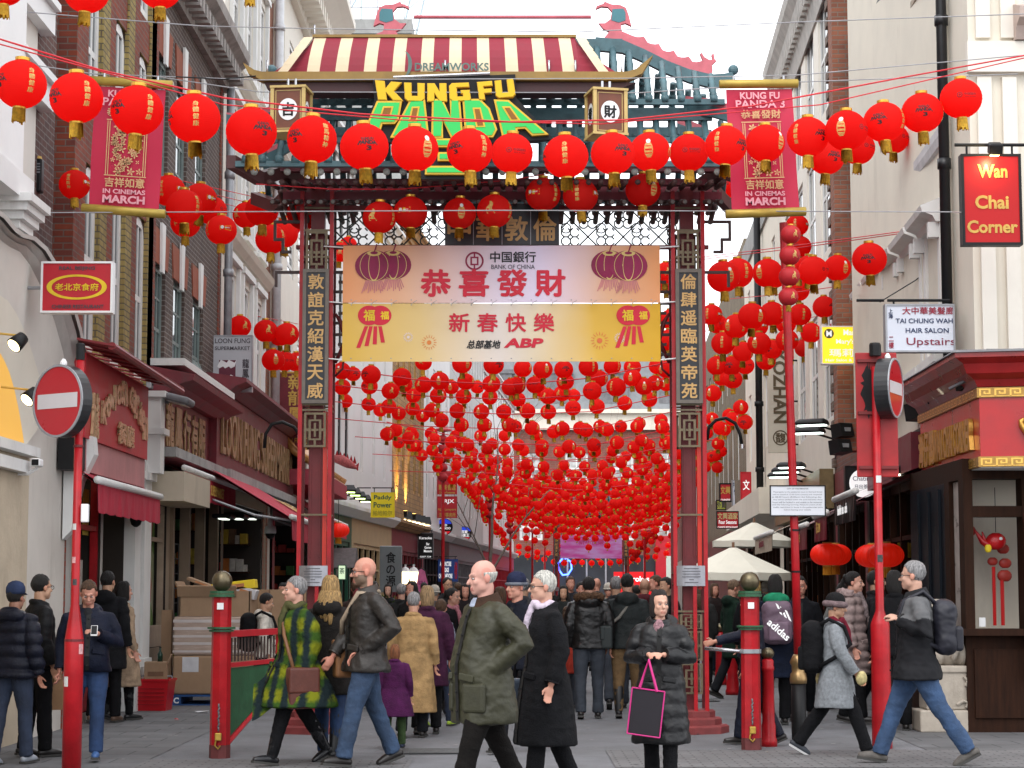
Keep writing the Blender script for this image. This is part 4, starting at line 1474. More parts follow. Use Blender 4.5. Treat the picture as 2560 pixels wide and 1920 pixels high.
for i in range(9):
 x=-1.75+i*.44
 for a,c,z,zz in((-.16,.16,.1,.112),(-.16,-.148,.06,.1),(.148,.16,.06,.1),(-.09,.09,.06,.072),(-.2,-.148,.05,.062),(.148,.2,.05,.062),(-.02,.02,0,.012),(-.01,.01,0,.06)):
  m.box2((x+a,-.012,zt+z),(x+c,.012,zt+zz))
m.bd('fret_strip',M('green_black_iron',(.02,.028,.022),.5),gate)
m=MB()
IRON=M('green_black_iron',(.02,.028,.022),.5)
def strip(m,a,c,w_=.008):
 d=Vector((c[0]-a[0],0,c[1]-a[1]))
 L_=d.length
 ang=math.atan2(d.z,d.x)
 m.box(((a[0]+c[0])/2,0,(a[1]+c[1])/2),(L_,w_*1.6,w_*2),Matrix.Rotation(-ang,3,'Y'))
h=(zl1-zl0)
cell=h/4
n=int(3.8/cell)
x0=-1.9
for i in range(n+1):
 x=x0+i*cell
 if-.66<x<.66:continue
 for k in range(4):
  za=zl0+k*cell
  if(i//2+k//2)%2==0:
   if(i+k)%2==0:strip(m,(x,za),(x+cell,za+cell))
   else:strip(m,(x,za+cell),(x+cell,za))
  else:
   e=cell*.3
   strip(m,(x+e,za),(x+cell-e,za))
   strip(m,(x,za+e),(x,za+cell-e))
   strip(m,(x,za+e),(x+e,za))
   strip(m,(x+cell-e,za),(x+cell,za+e))
   strip(m,(x,za+cell-e),(x+e,za+cell))
   strip(m,(x+cell-e,za+cell),(x+cell,za+cell-e))
 if i%4==2:
  cxx,czz=x+cell/2,zl0+h/2
  m.tube([(cxx+.055*math.cos(2*PI*q_/12),0,czz+.055*math.sin(2*PI*q_/12)) for q_ in range(13)],.008,5)
m.bd('lattice',IRON,gate)
q0,q1=gl(1112,612,-.12),gl(1398,527,-.12)
nb=one(gate,'name_board',BLK,'box2',(q0.x,-.12,q0.z),(q1.x,-.08,q1.z+.08))
q=MB()
for k,chh in enumerate('中華敦倫'):
 text_into(q,chh,(q0.x+(q1.x-q0.x)*(k+.5)/4,-.122,(q0.z+q1.z)/2-.01),XU,ZU,.25,.27,.025,.006,keep=False)
q.bd('lettering',GILTL,nb)
m=MB()
for k in(1,2,3):m.box2((q0.x+(q1.x-q0.x)*k/4-.004,-.124,q0.z),(q0.x+(q1.x-q0.x)*k/4+.004,-.121,q1.z))
m.bd('panel_joint',GREYM,nb)
zr=gl(0,112,0).z
ze=gl(0,246,-.75).z
zr2=gl(0,283,-.45).z
ze2=gl(0,398,-1.05).z
HIP=[(1.05,zr),(1.35,zr-.03),(1.6,zr-.14),(1.85,zr-.27),(2.1,zr-.37),(2.35,zr-.43),(2.5,zr-.42)]
def hipz(x,table):
 x=abs(x)
 if x<=table[0][0]:return table[0][1]
 for(a,za),(c,zc) in zip(table,table[1:]):
  if x<=c:return za+(zc-za)*(x-a)/(c-a)
 return table[-1][1]
TILEND=M('pale_tile_end',(.24,.24,.22),.6,.3,20)
for ys in(-1,1):
 m=MB()
 m.smooth=True
 x=-2.3
 while x<=2.31:
  zt=hipz(x,HIP)-.05
  f=(zr-zt)/(zr-ze)
  y0=-.75*f
  pts=[]
  for k in range(5):
   g=k/4
   pts.append((x,ys*(abs(y0)+(.75-abs(y0))*g),zt+(ze-zt)*g))
  m.tube(pts,.036,8)
  for k in(1,2,3):m.tube([pts[k],(pts[k][0],pts[k][1],pts[k][2]-.05)],.042,8)
  m.tube([(x,pts[-1][1],ze+.03),(x,pts[-1][1],ze-.04)],.045,8)
  x+=.177
 o=m.bd('upper_roof_tubes',TEAL,gate)
 m=MB()
 yy=ys*.74
 m.box2((-2.42,yy-.03,ze-.07),(2.42,yy+.03,ze-.01)).box2((-2.3,yy*.75-.03,ze-.20),(2.3,yy*.75+.03,ze-.13))
 m.bd('upper_eave_beam',TEAL,gate)
 HIP2=[(2.0,zr2),(2.3,zr2-.06),(2.6,zr2-.2),(2.8,zr2-.26),(2.95,zr2-.25)]
 m=MB()
 m.smooth=True
 x=-2.74
 while x<=2.75:
  zt=hipz(x,HIP2)
  f=(zr2-zt)/(zr2-ze2)
  ya=.45+.6*f
  m.tube([(x,ys*ya,zt-.02),(x,ys*(ya+1.05)/2,(zt+ze2)/2-.02),(x,ys*1.05,ze2)],.036,8)
  m.tube([(x,ys*(ya+1.05)/2,(zt+ze2)/2),(x,ys*(ya+1.05)/2+ys*.02,(zt+ze2)/2-.05)],.042,8)
  m.tube([(x,ys*1.03,ze2+.03),(x,ys*1.06,ze2-.04)],.045,8)
  x+=.177
 m.bd('lower_roof_tubes',TEAL,gate)
 m=MB()
 m.box2((-2.85,ys*1.03-.03,ze2-.08),(2.85,ys*1.03+.03,ze2-.02)).box2((-2.3,ys*.47-.03,zr2-.06),(2.3,ys*.47+.03,zr2+.05)).box2((-2.6,ys*.75-.025,(zr2+ze2)/2-.08),(2.6,ys*.75+.025,(zr2+ze2)/2-.02))
 m.bd('lower_roof_beam',TEAL,gate)
 m=MB()
 m.smooth=True
 x=-2.65
 while x<=2.66:
  m.tube([(x,ys*1.0,ze2-.13),(x,ys*1.03,ze2-.13)],.038,10)
  x+=.177
 m.bd('tile_end',TILEND,gate)
 for zz,y2 in((ze2-.22,.92),(ze2-.38,.62)):
  m=MB()
  m.smooth=True
  x=-2.5
  while x<=2.51:
   m.tube([(x,ys*.1,zz+.1),(x,ys*y2,zz)],.03,8)
   x+=.132
  m.bd('rafters',M('dark_rafter',(.075,.035,.032),.6,.3),gate)
 m=MB()
 x=-2.5
 while x<=2.51:
  m.tube([(x,ys*.62,ze2-.38),(x,ys*.635,ze2-.38)],.022,8)
  x+=.132
 m.bd('rafter_end',M('worn_rafter_end',(.12,.11,.1),.7),gate)
for sx in(-1,1):
 m=MB()
 top=[(sx*x,z+.08) for x,z in HIP]
 bot=[(sx*x,z-.07) for x,z in reversed(HIP)]
 poly=top+[(sx*2.58,HIP[-1][1]+.1),(sx*2.62,HIP[-1][1]+.02)]+bot
 m.prism(poly if sx<0 else list(reversed(poly)),-.04,.04)
 m.bd('hip_board',TEAL,gate)
 one(gate,'hip_finial',TEAL,'ell',(sx*2.6,0,HIP[-1][1]+.13),(.06,.05,.06),12,8)
 m=MB()
 crest=[]
 for k in range(26):
  f=k/25
  x=1.3+1.05*f
  crest.append((sx*x,hipz(x,HIP)+.08+.10+.05*(((k%4)/3.0)**2)*(1 if k>3 else 0)))
 low=[(sx*x,hipz(x,HIP)+.081) for x in(2.35,2.1,1.85,1.6,1.3)]
 poly=crest+low
 m.prism(poly if sx<0 else list(reversed(poly)),-.025,.025)
 m.bd('flame_crest',PINKR,gate)
 dz=HIP[5][1]+.08
 m=MB()
 cv=lambda L_:[(sx*(cx_*.2773-15.5)/226.7,gl(0,cy_*.2773).z) for cx_,cy_ in L_]
 poly=cv(((1880,690),(1870,620),(1905,560),(1875,490),(1890,480),(1915,520),(1960,545),(1992,540),(1980,500),(2000,485),(2010,540),(2025,555),(1985,590),(1990,640),(1975,695)))[::-1]
 m.prism(poly if sx<0 else list(reversed(poly)),-.03,.03)
 m.bd('dragon_finial',PINKR,gate)
 poly=cv(((980,390),(990,350),(1040,290),(985,265),(945,215),(1000,215),(1050,180),(1065,110),(1030,70),(970,65),(915,88),(925,60),(985,40),(1000,20),(1060,45),(1140,50),(1195,75),(1220,140),(1245,240),(1190,215),(1150,225),(1150,260),(1165,310),(1165,390)))[::-1]
 m=MB()
 m.prism(poly if sx<0 else list(reversed(poly)),-.03,.03)
 m.bd('ridge_finial',PINKR,gate)
 poly=cv(((1070,90),(1170,85),(1190,120),(1190,190),(1130,210),(1060,190)))[::-1]
 m=MB()
 m.prism(poly if sx<0 else list(reversed(poly)),-.035,.035)
 m.bd('finial_inlay',M('teal_inlay',(.06,.19,.22),.5,.1),gate)
 for ys in(-1,1):
  m=MB()
  pts=[Vector((sx*x,ys*(.45+.6*(x-2.0)/.95),hipz(x,HIP2)+.03)) for x in(2.0,2.3,2.6,2.8,2.95)]
  m.loft([[p+Vector((0,-.03,.06)),p+Vector((0,.03,.06)),p+Vector((0,.03,-.06)),p+Vector((0,-.03,-.06))] for p in pts])
  m.bd('lower_hip_board',TEAL,gate)
  m=MB()
  m.loft([[p+Vector((0,-.02,.16-.02*i)),p+Vector((0,.02,.16-.02*i)),p+Vector((0,.02,.062)),p+Vector((0,-.02,.062))] for i,p in enumerate(pts)])
  m.bd('pink_hip_ridge',PINKR,gate)
  m=MB()
  pts=[Vector((sx*2.22,ys*.2,gl(0,470).z)),Vector((sx*2.4,ys*.5,gl(0,458).z+.03)),Vector((sx*2.62,ys*.8,ze2-.16)),Vector((sx*2.9,ys*1.02,ze2-.02))]
  m.loft([[p+Vector((-.05,0,.07)),p+Vector((.05,0,.07)),p+Vector((.05,0,-.07)),p+Vector((-.05,0,-.07))] for p in pts])
  m.bd('corner_arm',M('brown_corner_arm',(.09,.03,.03),.5),gate)
m=MB()
m.smooth=True
m.tube([(-1.0,0,zr+.32),(1.0,0,zr+.32)],.022,8)
m.bd('ridge_rod',PINKR,gate)
one(gate,'ridge_beam',TEAL,'box2',(-1.35,-.04,zr-.06),(1.35,.04,zr+.06))
FAR_PARTS=list(gate.children)
g2=copy_tree(gate)
g2.location=(P(1478,HZ,121).x,121,0)
g2['label']='far street gate with dark red columns at the other end of the street'
gate['group']=g2['group']='street gates'
t=thing('hanging_banner','pink and purple banner strung across the far gate','banner',tuple(P(1478,1367,120)))
pk,pnt,pb=_base('purple_print',.6,0,.2)
tc=N(pnt,'ShaderNodeTexCoord')
wv=N(pnt,'ShaderNodeTexNoise',Scale=1.2,Detail=3)
mp=N(pnt,'ShaderNodeMapping',Scale=(.6,1,2.5))
mp.inputs['Rotation'].default_value=(0,.5,0)
rp=pnt.nodes.new('ShaderNodeValToRGB')
rp.color_ramp.elements[0].color,rp.color_ramp.elements[1].color=(.55,.08,.35,1),(.55,.30,.62,1)
rp.color_ramp.elements[0].position,rp.color_ramp.elements[1].position=.4,.62
pnt.links.new(tc.outputs['Object'],mp.inputs[0])
pnt.links.new(mp.outputs[0],wv.inputs['Vector'])
pnt.links.new(wv.outputs['Fac'],rp.inputs[0])
pnt.links.new(rp.outputs[0],pb.inputs['Base Color'])
MB().box2((-1.8,-.02,-.68),(1.8,.02,.68)).bd('sheet',pk,t)
letter(t,'新年快樂',(0,-.024,.3),XU,ZU,2.2,.35,M('deep_pink_print',(.5,.04,.2),.6),.02,.002)
# film display hung on the gate
t=thing('striped_roof_sign','maroon and cream striped roof shaped signboard with gilt lower edge','signboard',GO+Vector((0,-1.35,0)))
YF=-1.35
def fl(px,py,dy=0.0):return P(px,py,GY+YF+dy)-GO-Vector((0,YF,0))
STR_R=M('maroon_canvas',(.24,.018,.035),.7,.1,4.0,.06)
STR_C=M('cream_canvas',(.64,.53,.36),.7,.08,4.0,.06)
m=MB()
xs_top0,xs_top1=fl(788,94,.3).x,fl(1438,96,.3).x
zt=fl(0,94,.3).z
zb=fl(0,183).z
xb0,xb1=fl(656,183).x,fl(1566,183).x
nS=18
edge0,edge1=fl(786,94,.3).x,fl(1436,94,.3).x
pitch=(edge1-edge0)/9.6
x=edge0
k=0
def prof(f):return(.3*(1-f)**1.0-.06*math.sin(PI*f),zt+(zb-zt)*f)
def roofstrip(m,xa,xb,xa2,xb2):
 for i in range(5):
  f,g=i/5,(i+1)/5
  la=lambda q,p_,f_:q+(p_-q)*f_
  y0,z0=prof(f)
  y1,z1=prof(g)
  m.quad((la(xa,xa2,g),y1,z1),(la(xb,xb2,g),y1,z1),(la(xb,xb2,f),y0,z0),(la(xa,xa2,f),y0,z0))
red,cre=MB(),MB()
xs=[]
wcr,wrd=pitch*.44,pitch*.56
x=edge0
seq=[]
while x<edge1-.01:
 seq.append((x,min(x+wcr,edge1),0))
 x+=wcr
 if x<edge1-.01:
  seq.append((x,min(x+wrd,edge1),1))
  x+=wrd
mid=(edge0+edge1)/2
sp=lambda q:mid+(q-mid)*1.035
for a,c,kk in seq:roofstrip(red if kk else cre,a,c,sp(a),sp(c))
for(a,b2) in((edge0,xb0),(edge1,xb1)):
 for i in range(5):
  f,g=i/5,(i+1)/5
  cu=lambda q:a+(b2-a)*(q**1.5)
  y0,z0=prof(f)
  y1,z1=prof(g)
  pts=[(sp(a)*g+a*(1-g),y1,z1),(cu(g),y1+.2*g,z1),(cu(f),y0+.2*f,z0),(sp(a)*f+a*(1-f),y0,z0)]
  red.quad(*(reversed(pts) if b2<a else pts))
 sg=1 if b2>a else-1
 for i in range(5):
  f,g=i/5,(i+1)/5
  c2=lambda q:a+sg*.2*(q**1.3)+sg*.012+sp(a)*q*.8-a*q*.8
  y0,z0=prof(f)
  y1,z1=prof(g)
  pts=[(c2(g),y1-.03,z1),(c2(g)+sg*.11,y1-.02,z1),(c2(f)+sg*.1,y0-.02,z0),(c2(f),y0-.03,z0)]
  cre.quad(*(reversed(pts) if sg<0 else pts))
split(red,'maroon_stripe',STR_R,t)
split(cre,'cream_stripe',STR_C,t)
m=MB()
GILTB=M('gilt_brown_trim',(.27,.165,.04),.5,.2,5)
poly=[(xb0-.2,zb+.1),(xb0-.08,zb+.02),(xb0,zb),(xb1,zb),(xb1+.1,zb+.03),(xb1+.28,zb+.18),(xb1+.16,zb-.02),(xb1,zb-.09),(xb0,zb-.09),(xb0-.14,zb-.02)]
m.prism(list(reversed(poly)),-.07,.1)
m.bd('gilt_edge',GILTB,t)
MB().box2((edge0-.02,.28,zt),(edge1+.02,.34,zt+.03)).bd('top_rail',GILTB,t)
m=MB()
m.prism([(xb0+.02,zb-.1),(xb1+.1,zb-.1),(xb1-.15,zb-.2),(xb0+.1,zb-.2)],.0,.3)
m.bd('under_beam',M('dark_maroon_beam',(.06,.02,.022),.5),t)
m=MB()
m.smooth=True
for xx in(edge0,edge1,xb0+.05,xb1-.05,-.6,.5):
 zz=zt if abs(xx)>1.4 and xx in(edge0,edge1) else zb
 m.tube([(xx,.0 if zz==zb else.3,zz-.02),(xx,0 if zz==zb else.3,zz+.14)],.012,6)
m.bd('shackle',CHROME,t)
GR=M('grey_green_print',(.10,.17,.15),.5)
letter(t,'DREAMWORKS',tuple(fl(1130,172)+Vector((0,-.075,0))),XU,ZU,.78,.13,GR,.022,.012,name='lettering')
m=MB()
cc=fl(1010,165)+Vector((0,-.09,0))
m.add([cc+Vector((.09*math.cos(a),0,.14*math.sin(a))) for a in[(-PI/2+PI*i/8) for i in range(9)]]+[cc+Vector((.05*math.cos(a),0,.14*math.sin(a))) for a in[(PI/2-PI*i/8) for i in range(1,8)]],[tuple(range(16))])
m.bd('crescent',GR,t)
MB().tube([tuple(fl(985,200)+Vector((0,-.1,0))),tuple(fl(1225,190)+Vector((0,-.1,0)))],.018,6).bd('light_bar',CHROME,t)
t=thing('film_title_sign','big yellow and green film title letters glowing above the lantern string','sign',GO+Vector((0,-1.5,0)))
def tl(px,py):return P(px,py,GY-1.5)-GO-Vector((0,-1.5,0))
YELS=lit('yellow_lit_letter',(.85,.56,.015),.16)
YELD=M('yellow_letter_body',(.72,.42,.02),.4,.12,4)
GRN=lit('green_lit_letter',(.035,.5,.10),.34)
GLY={'P':([(0,0),(.5,0),(.5,.32),(.9,.32),(1,.45),(1,1),(0,1)],(.4,.58,.66,.78)),'A':([(0,0),(.36,0),(.42,.2),(.6,.2),(.64,0),(1,0),(.8,1),(.2,1)],(.42,.45,.58,.76)),'N':([(0,0),(.37,0),(.37,.45),(.62,0),(1,0),(1,1),(.63,1),(.63,.55),(.38,1),(0,1)],None),'D':([(0,0),(.8,0),(1,.2),(1,.75),(.75,1),(0,1)],(.42,.3,.6,.72)),'K':([(0,0),(.36,0),(.36,.4),(.6,0),(1,0),(.68,.5),(1,1),(.6,1),(.36,.62),(.36,1),(0,1)],None),'U':([(.15,0),(.85,0),(1,.15),(1,1),(.64,1),(.64,.3),(.36,.3),(.36,1),(0,1),(0,.15)],None),'G':([(.15,0),(1,0),(1,.6),(.55,.6),(.55,.4),(.64,.4),(.64,.26),(.38,.26),(.38,.74),(1,.74),(1,1),(.15,1),(0,.85),(0,.15)],None),'F':([(0,0),(.4,0),(.4,.34),(.9,.34),(.9,.6),(.4,.6),(.4,.72),(1,.72),(1,1),(0,1)],None),'3':([(0,0),(1,0),(1,1),(0,1),(0,.76),(.6,.76),(.6,.62),(.25,.62),(.25,.38),(.6,.38),(.6,.24),(0,.24)],None)}
def inset(poly,d):
 n,o=len(poly),[]
 for i in range(n):
  a,b,c=Vector(poly[i-1]),Vector(poly[i]),Vector(poly[(i+1)%n])
  e1,e2=(b-a).normalized(),(c-b).normalized()
  n1,n2=Vector((-e1.y,e1.x)),Vector((-e2.y,e2.x))
  v=n1+n2
  o.append(tuple(b+v*(d/max(.35,1+n1.dot(n2)))))
 return o
def block(ch,q,face,body,rim):
 A_,B2,C2,D2=[tl(*p_) for p_ in q]
 A_,B2,C2,D2=[(p_.x,p_.z) for p_ in(A_,B2,C2,D2)]
 def mp(u,v):return((D2[0]*(1-u)+C2[0]*u)*(1-v)+(A_[0]*(1-u)+B2[0]*u)*v,(D2[1]*(1-u)+C2[1]*u)*(1-v)+(A_[1]*(1-u)+B2[1]*u)*v)
 pl,slot=GLY[ch]
 poly=[mp(*p_) for p_ in pl]
 m=MB()
 m.prism(poly,.0,.15)
 m.bd('title_letters',body,t)
 m=MB()
 m.prism(inset(poly,rim),-.012,-.0005)
 m.bd('title_letters',face,t)
 if slot:
  s_=[mp(*p_) for p_ in((slot[0],slot[1]),(slot[2],slot[1]),(slot[2],slot[3]),(slot[0],slot[3]))]
  m=MB()
  m.prism(inset(s_,-rim*.8),-.02,-.0125)
  m.bd('letter_slot',body,t)
  MB().prism(s_,-.026,-.0205).bd('letter_slot',M('amber_slot',(.25,.10,.005),.6),t)
m=MB()
pl_=[tl(*q) for q in((932,196),(1288,182),(1290,240),(1385,345),(1200,355),(1200,445),(1050,445),(1060,355),(895,350),(935,250))]
m.prism([(p.x,p.z) for p in pl_][::-1],.06,.16)
m.bd('backing_board',BLACK,t)
for ch,q in(('K',((937,200),(1005,206),(1008,252),(945,250))),('U',((1010,206),(1062,208),(1062,254),(1012,253))),('N',((1068,208),(1116,208),(1118,254),(1068,254))),('G',((1122,208),(1172,206),(1178,252),(1124,254))),('F',((1192,205),(1230,202),(1236,248),(1198,250))),('U',((1236,202),(1283,196),(1290,242),(1240,246)))):block(ch,q,YELS,YELD,.006)
for ch,q in(('P',((942,252),(1005,252),(990,336),(905,338))),('A',((1012,250),(1075,248),(1073,342),(975,344))),('N',((1080,247),(1150,247),(1158,344),(1078,345))),('D',((1156,247),(1216,247),(1250,342),(1163,345))),('A',((1222,248),(1284,250),(1372,336),(1256,344)))):block(ch,q,GRN,YELD,.021)
block('3',((1068,346),(1172,346),(1190,436),(1062,436)),GRN,YELD,.021)
BOXB=M('chestnut_board',(.16,.052,.028),.5,.2,5)
for px,py,c1,c2,rz_,lab in((729,282,'吉','祥',-.12,'brown gilt edged box sign with one black character on the left under the striped roof'),(1515,288,'財','發',.22,'brown gilt edged box sign showing two black characters on the right under the striped roof')):
 q=thing('box_sign',lab,'sign',P(px,py,GY-1.6),rz_)
 MB().box2((-.16,-.16,-.23),(.16,.16,.23)).bd('box',BOXB,q)
 m=MB()
 for sx in(-1,1):
  for sy in(-1,1):m.box2((sx*.165-.018,sy*.165-.018,-.245),(sx*.165+.018,sy*.165+.018,.245))
 for z in(-.245,.225):m.box2((-.19,-.19,z),(.19,.19,z+.025))
 for sx in(-1,1):m.box2((sx*.13-.004,-.165,-.2),(sx*.13+.004,-.16,.2))
 for z in(-.2,.2):m.box2((-.13,-.165,z-.004),(.13,-.16,z+.004))
 m.bd('gilt_frame',M('pale_gilt',(.52,.38,.14),.45,.15,8),q)
 m=MB()
 m.add([(.1*math.cos(2*PI*k/28),-.167,.115*math.sin(2*PI*k/28)) for k in range(28)],[tuple(range(28))])
 sy_=-1 if c2=='發' else 1
 m.add([(sy_*.167,-sy_*-.1*math.cos(2*PI*k/28),.115*math.sin(2*PI*k/28)) for k in range(28)],[tuple(range(28))])
 m.bd('white_disc',WHITEM,q)
 letter(q,c1,(0,-.168,0),XU,ZU,.13,.14,BLACK,.035,.002)
 letter(q,c2,(sy_*.169,0,0),Vector((0,sy_,0)),ZU,.13,.14,BLACK,.035,.002)
 m=MB()
 for sx in(-.04,.04):m.tube([(sx,0,.24),(sx,0,.36)],.014,6)
 m.bd('hook',CHROME,q)
# banners
def gradmat(name,stops,width):
 m,nt,b=_base(name,.7,0,.2)
 tc=N(nt,'ShaderNodeTexCoord')
 sp_=N(nt,'ShaderNodeSeparateXYZ')
 mr=N(nt,'ShaderNodeMapRange')
 mr.inputs['From Min'].default_value,mr.inputs['From Max'].default_value=-width/2,width/2
 rp=nt.nodes.new('ShaderNodeValToRGB')
 cr=rp.color_ramp
 cr.elements[0].position,cr.elements[0].color=stops[0][0],c4(stops[0][1])
 cr.elements[1].position,cr.elements[1].color=stops[-1][0],c4(stops[-1][1])
 for p_,q_ in stops[1:-1]:cr.elements.new(p_).color=c4(q_)
 nz=N(nt,'ShaderNodeTexNoise',Scale=1.4,Detail=4)
 L=nt.links
 L.new(tc.outputs['Object'],sp_.inputs[0])
 L.new(sp_.outputs[0],mr.inputs['Value'])
 ad=N(nt,'ShaderNodeMath')
 ad.operation='MULTIPLY_ADD'
 ad.inputs[1].default_value,ad.inputs[2].default_value=.1,-.05
 a2=N(nt,'ShaderNodeMath')
 a2.operation='ADD'
 L.new(tc.outputs['Object'],nz.inputs['Vector'])
 L.new(nz.outputs['Fac'],ad.inputs[0])
 L.new(mr.outputs[0],a2.inputs[0])
 L.new(ad.outputs[0],a2.inputs[1])
 L.new(a2.outputs[0],rp.inputs[0])
 L.new(rp.outputs[0],b.inputs['Base Color'])
 return m
BW=3.5
YB=-.28
org=P(1253,757,GY+YB)
bx0,bx1=P(857,700,GY+YB).x-org.x,P(1650,700,GY+YB).x-org.x
bz0,bz1=P(1253,904,GY+YB).z-org.z,P(1253,614,GY+YB).z-org.z
def cloth(w0,w1,z0,z1,nx,nz,amp,seed):
 m=MB()
 m.smooth=True
 def y(u,v):
  p=Vector((u*1.3+v*.8+seed,v*1.6-u*.4,seed))
  return noise.noise(p)*amp+noise.noise(p*3.1)*amp*.35
 vs=[(w0+(w1-w0)*i/nx,y(w0+(w1-w0)*i/nx,z0+(z1-z0)*k/nz),z0+(z1-z0)*k/nz) for k in range(nz+1) for i in range(nx+1)]
 m.add(vs,[(k*(nx+1)+i,k*(nx+1)+i+1,(k+1)*(nx+1)+i+1,(k+1)*(nx+1)+i) for k in range(nz) for i in range(nx)])
 n=len(vs)
 m.add([(x_,y_+.006,z_) for x_,y_,z_ in vs],[(k*(nx+1)+i+nx+1,k*(nx+1)+i+nx+2,k*(nx+1)+i+1,k*(nx+1)+i) for k in range(nz) for i in range(nx)])
 return m,y
def ring2(m,c,r0,r1,n=32,sq=1.0,y=0):
 vs=[(c[0]+r*math.cos(2*PI*k/n),y,c[1]+r*sq*math.sin(2*PI*k/n)) for r in(r0,r1) for k in range(n)]
 m.add(vs,[((k+1)%n,n+(k+1)%n,n+k,k) for k in range(n)])
def disc2(m,c,r,n=24,sq=1.0,y=0):
 m.add([(c[0]+r*math.cos(2*PI*k/n),y,c[1]+r*sq*math.sin(2*PI*k/n)) for k in range(n)],[tuple(range(n))])
PRED=M('banner_red_print',(.55,.012,.035),.6,.06)
MAG=M('magenta_print',(.24,.008,.06),.6,.35,3.0)
PGOLD=M('gold_print',(.62,.45,.16),.6,.1)
PK=M('black_print',(.012,.012,.014),.6)
up=thing('hanging_banner','peach new year banner printed with magenta lanterns, upper one on the gate','banner',org,0)
m,yy=cloth(bx0,bx1,.0,bz1,60,12,.022,2.0)
m.bd('sheet',gradmat('peach_to_white_print',[(0,(.70,.30,.13)),(.2,(.72,.43,.28)),(.5,(.70,.62,.72)),(.62,(.68,.60,.74)),(.85,(.70,.42,.26)),(1,(.68,.30,.13))],bx1-bx0),up)
YT=-.045
for k,chh in enumerate('恭喜發財'):
 letter(up,chh,(-.72+.42*k,YT,.22),XU,ZU,.32,.29,PRED,.035,.002,keep=False)
lo_=MB()
ring2(lo_,(-.295,.465),.082,.102,y=YT)
for a in((-.045,.045,.03,.048),(-.045,.045,-.048,-.03),(-.045,-.027,-.03,.03),(.027,.045,-.03,.03),(-.009,.009,.048,.085),(-.009,.009,-.085,-.048)):
 lo_.quad((-.295+a[0],YT,.465+a[2]),(-.295+a[1],YT,.465+a[2]),(-.295+a[1],YT,.465+a[3]),(-.295+a[0],YT,.465+a[3]))
lo_.bd('round_emblem',M('crimson_print',(.25,.01,.05),.6),up)
letter(up,'中国銀行',(.13,YT,.51),XU,ZU,.5,.12,PK,.02,.002,keep=False)
letter(up,'BANK OF CHINA',(.13,YT,.4),XU,ZU,.48,.05,M('slate_print',(.09,.08,.1),.6),.008,.002,keep=False)
def printed_lantern(par,cx,cz,r,y):
 m=MB()
 disc2(m,(cx,cz),r,28,.82,y)
 o=m.bd('printed_lantern',MAG,par)
 g=MB()
 for s_ in(.3,.75):ring2(g,(cx,cz),r*s_-.006,r*s_,28,.82/s_,y-.002)
 disc2(g,(cx,cz+r*.66),r*.36,20,.42,y-.003)
 g.bd('gold_line',PGOLD,o)
 d_=MB()
 disc2(d_,(cx,cz+r*.68),r*.2,16,.4,y-.005)
 d_.tube([(cx,y-.004,cz+r*.7),(cx+.03,y-.004,cz+r*1.15)],.006,4)
 d_.bd('crown',MAG,o)
 f_=MB()
 for k in range(12):
  x_=cx-r*.4+r*.8*k/11
  f_.quad((x_-.008+(k-6)*.008,y,cz-r*1.45+.02*(k%3)),(x_+.004+(k-6)*.008,y,cz-r*1.45+.02*(k%3)),(x_+.006,y,cz-r*.78),(x_-.006,y,cz-r*.78))
 f_.bd('fringe',M('pink_fringe_print',(.55,.2,.2),.6),o)
for sx in(-1,1):
 printed_lantern(up,sx*1.31+(.12 if sx<0 else-.12),.42,.2,YT)
 printed_lantern(up,sx*1.31-(.09 if sx<0 else-.09),.41,.21,YT-.008)
UPY=yy
low_b=thing('hanging_banner','gold and cream new year banner with fireworks, lower of the two on the gate','banner',org,0)
m,yy=cloth(bx0,bx1,bz0,-.008,60,12,.022,9.0)
m.bd('sheet',gradmat('gold_to_cream_print',[(0,(.66,.42,.08)),(.25,(.68,.5,.22)),(.5,(.69,.62,.56)),(.6,(.68,.58,.42)),(.8,(.64,.40,.07)),(1,(.60,.34,.03))],bx1-bx0),low_b)
for k,chh in enumerate('新春快樂'):
 letter(low_b,chh,(-.46+.31*k,YT,-.22),XU,ZU,.22,.2,PRED,.025,.002,keep=False)
letter(low_b,'总部基地',(-.19,YT,-.46),XU,ZU,.36,.09,PK,.03,.002,keep=False,warp=lambda a,b:(a+.2*b,b))
letter(low_b,'ABP',(.25,YT,-.445),XU,ZU,.42,.105,PRED,.045,.002,keep=False,warp=lambda a,b:(a+.25*b,b))
for sx in(-1,1):
 for dx,wc in((.09,''),(-.03,'福')):
  cx_=sx*1.42+dx
  m=MB()
  disc2(m,(cx_,-.14),.125,24,.88,YT-(.002 if dx<0 else 0))
  o=m.bd('printed_lantern',PRED,low_b)
  letter(o,'福',(cx_+(.0 if dx<0 else.05),YT-.005 if dx<0 else YT-.001,-.14),XU,ZU,.12 if dx<0 else.09,.13,M('yellow_print',(.72,.5,.02),.6),.03,.001)
 m=MB()
 for q_ in range(4):
  x_=sx*1.42-.06+q_*.05
  m.quad((x_-.04*(2-q_)-.03,YT,-.5+.02*q_),(x_-.04*(2-q_)+.015,YT,-.5+.02*q_),(x_+.02,YT,-.26),(x_-.02,YT,-.26))
 m.bd('ribbon_print',PRED,low_b)
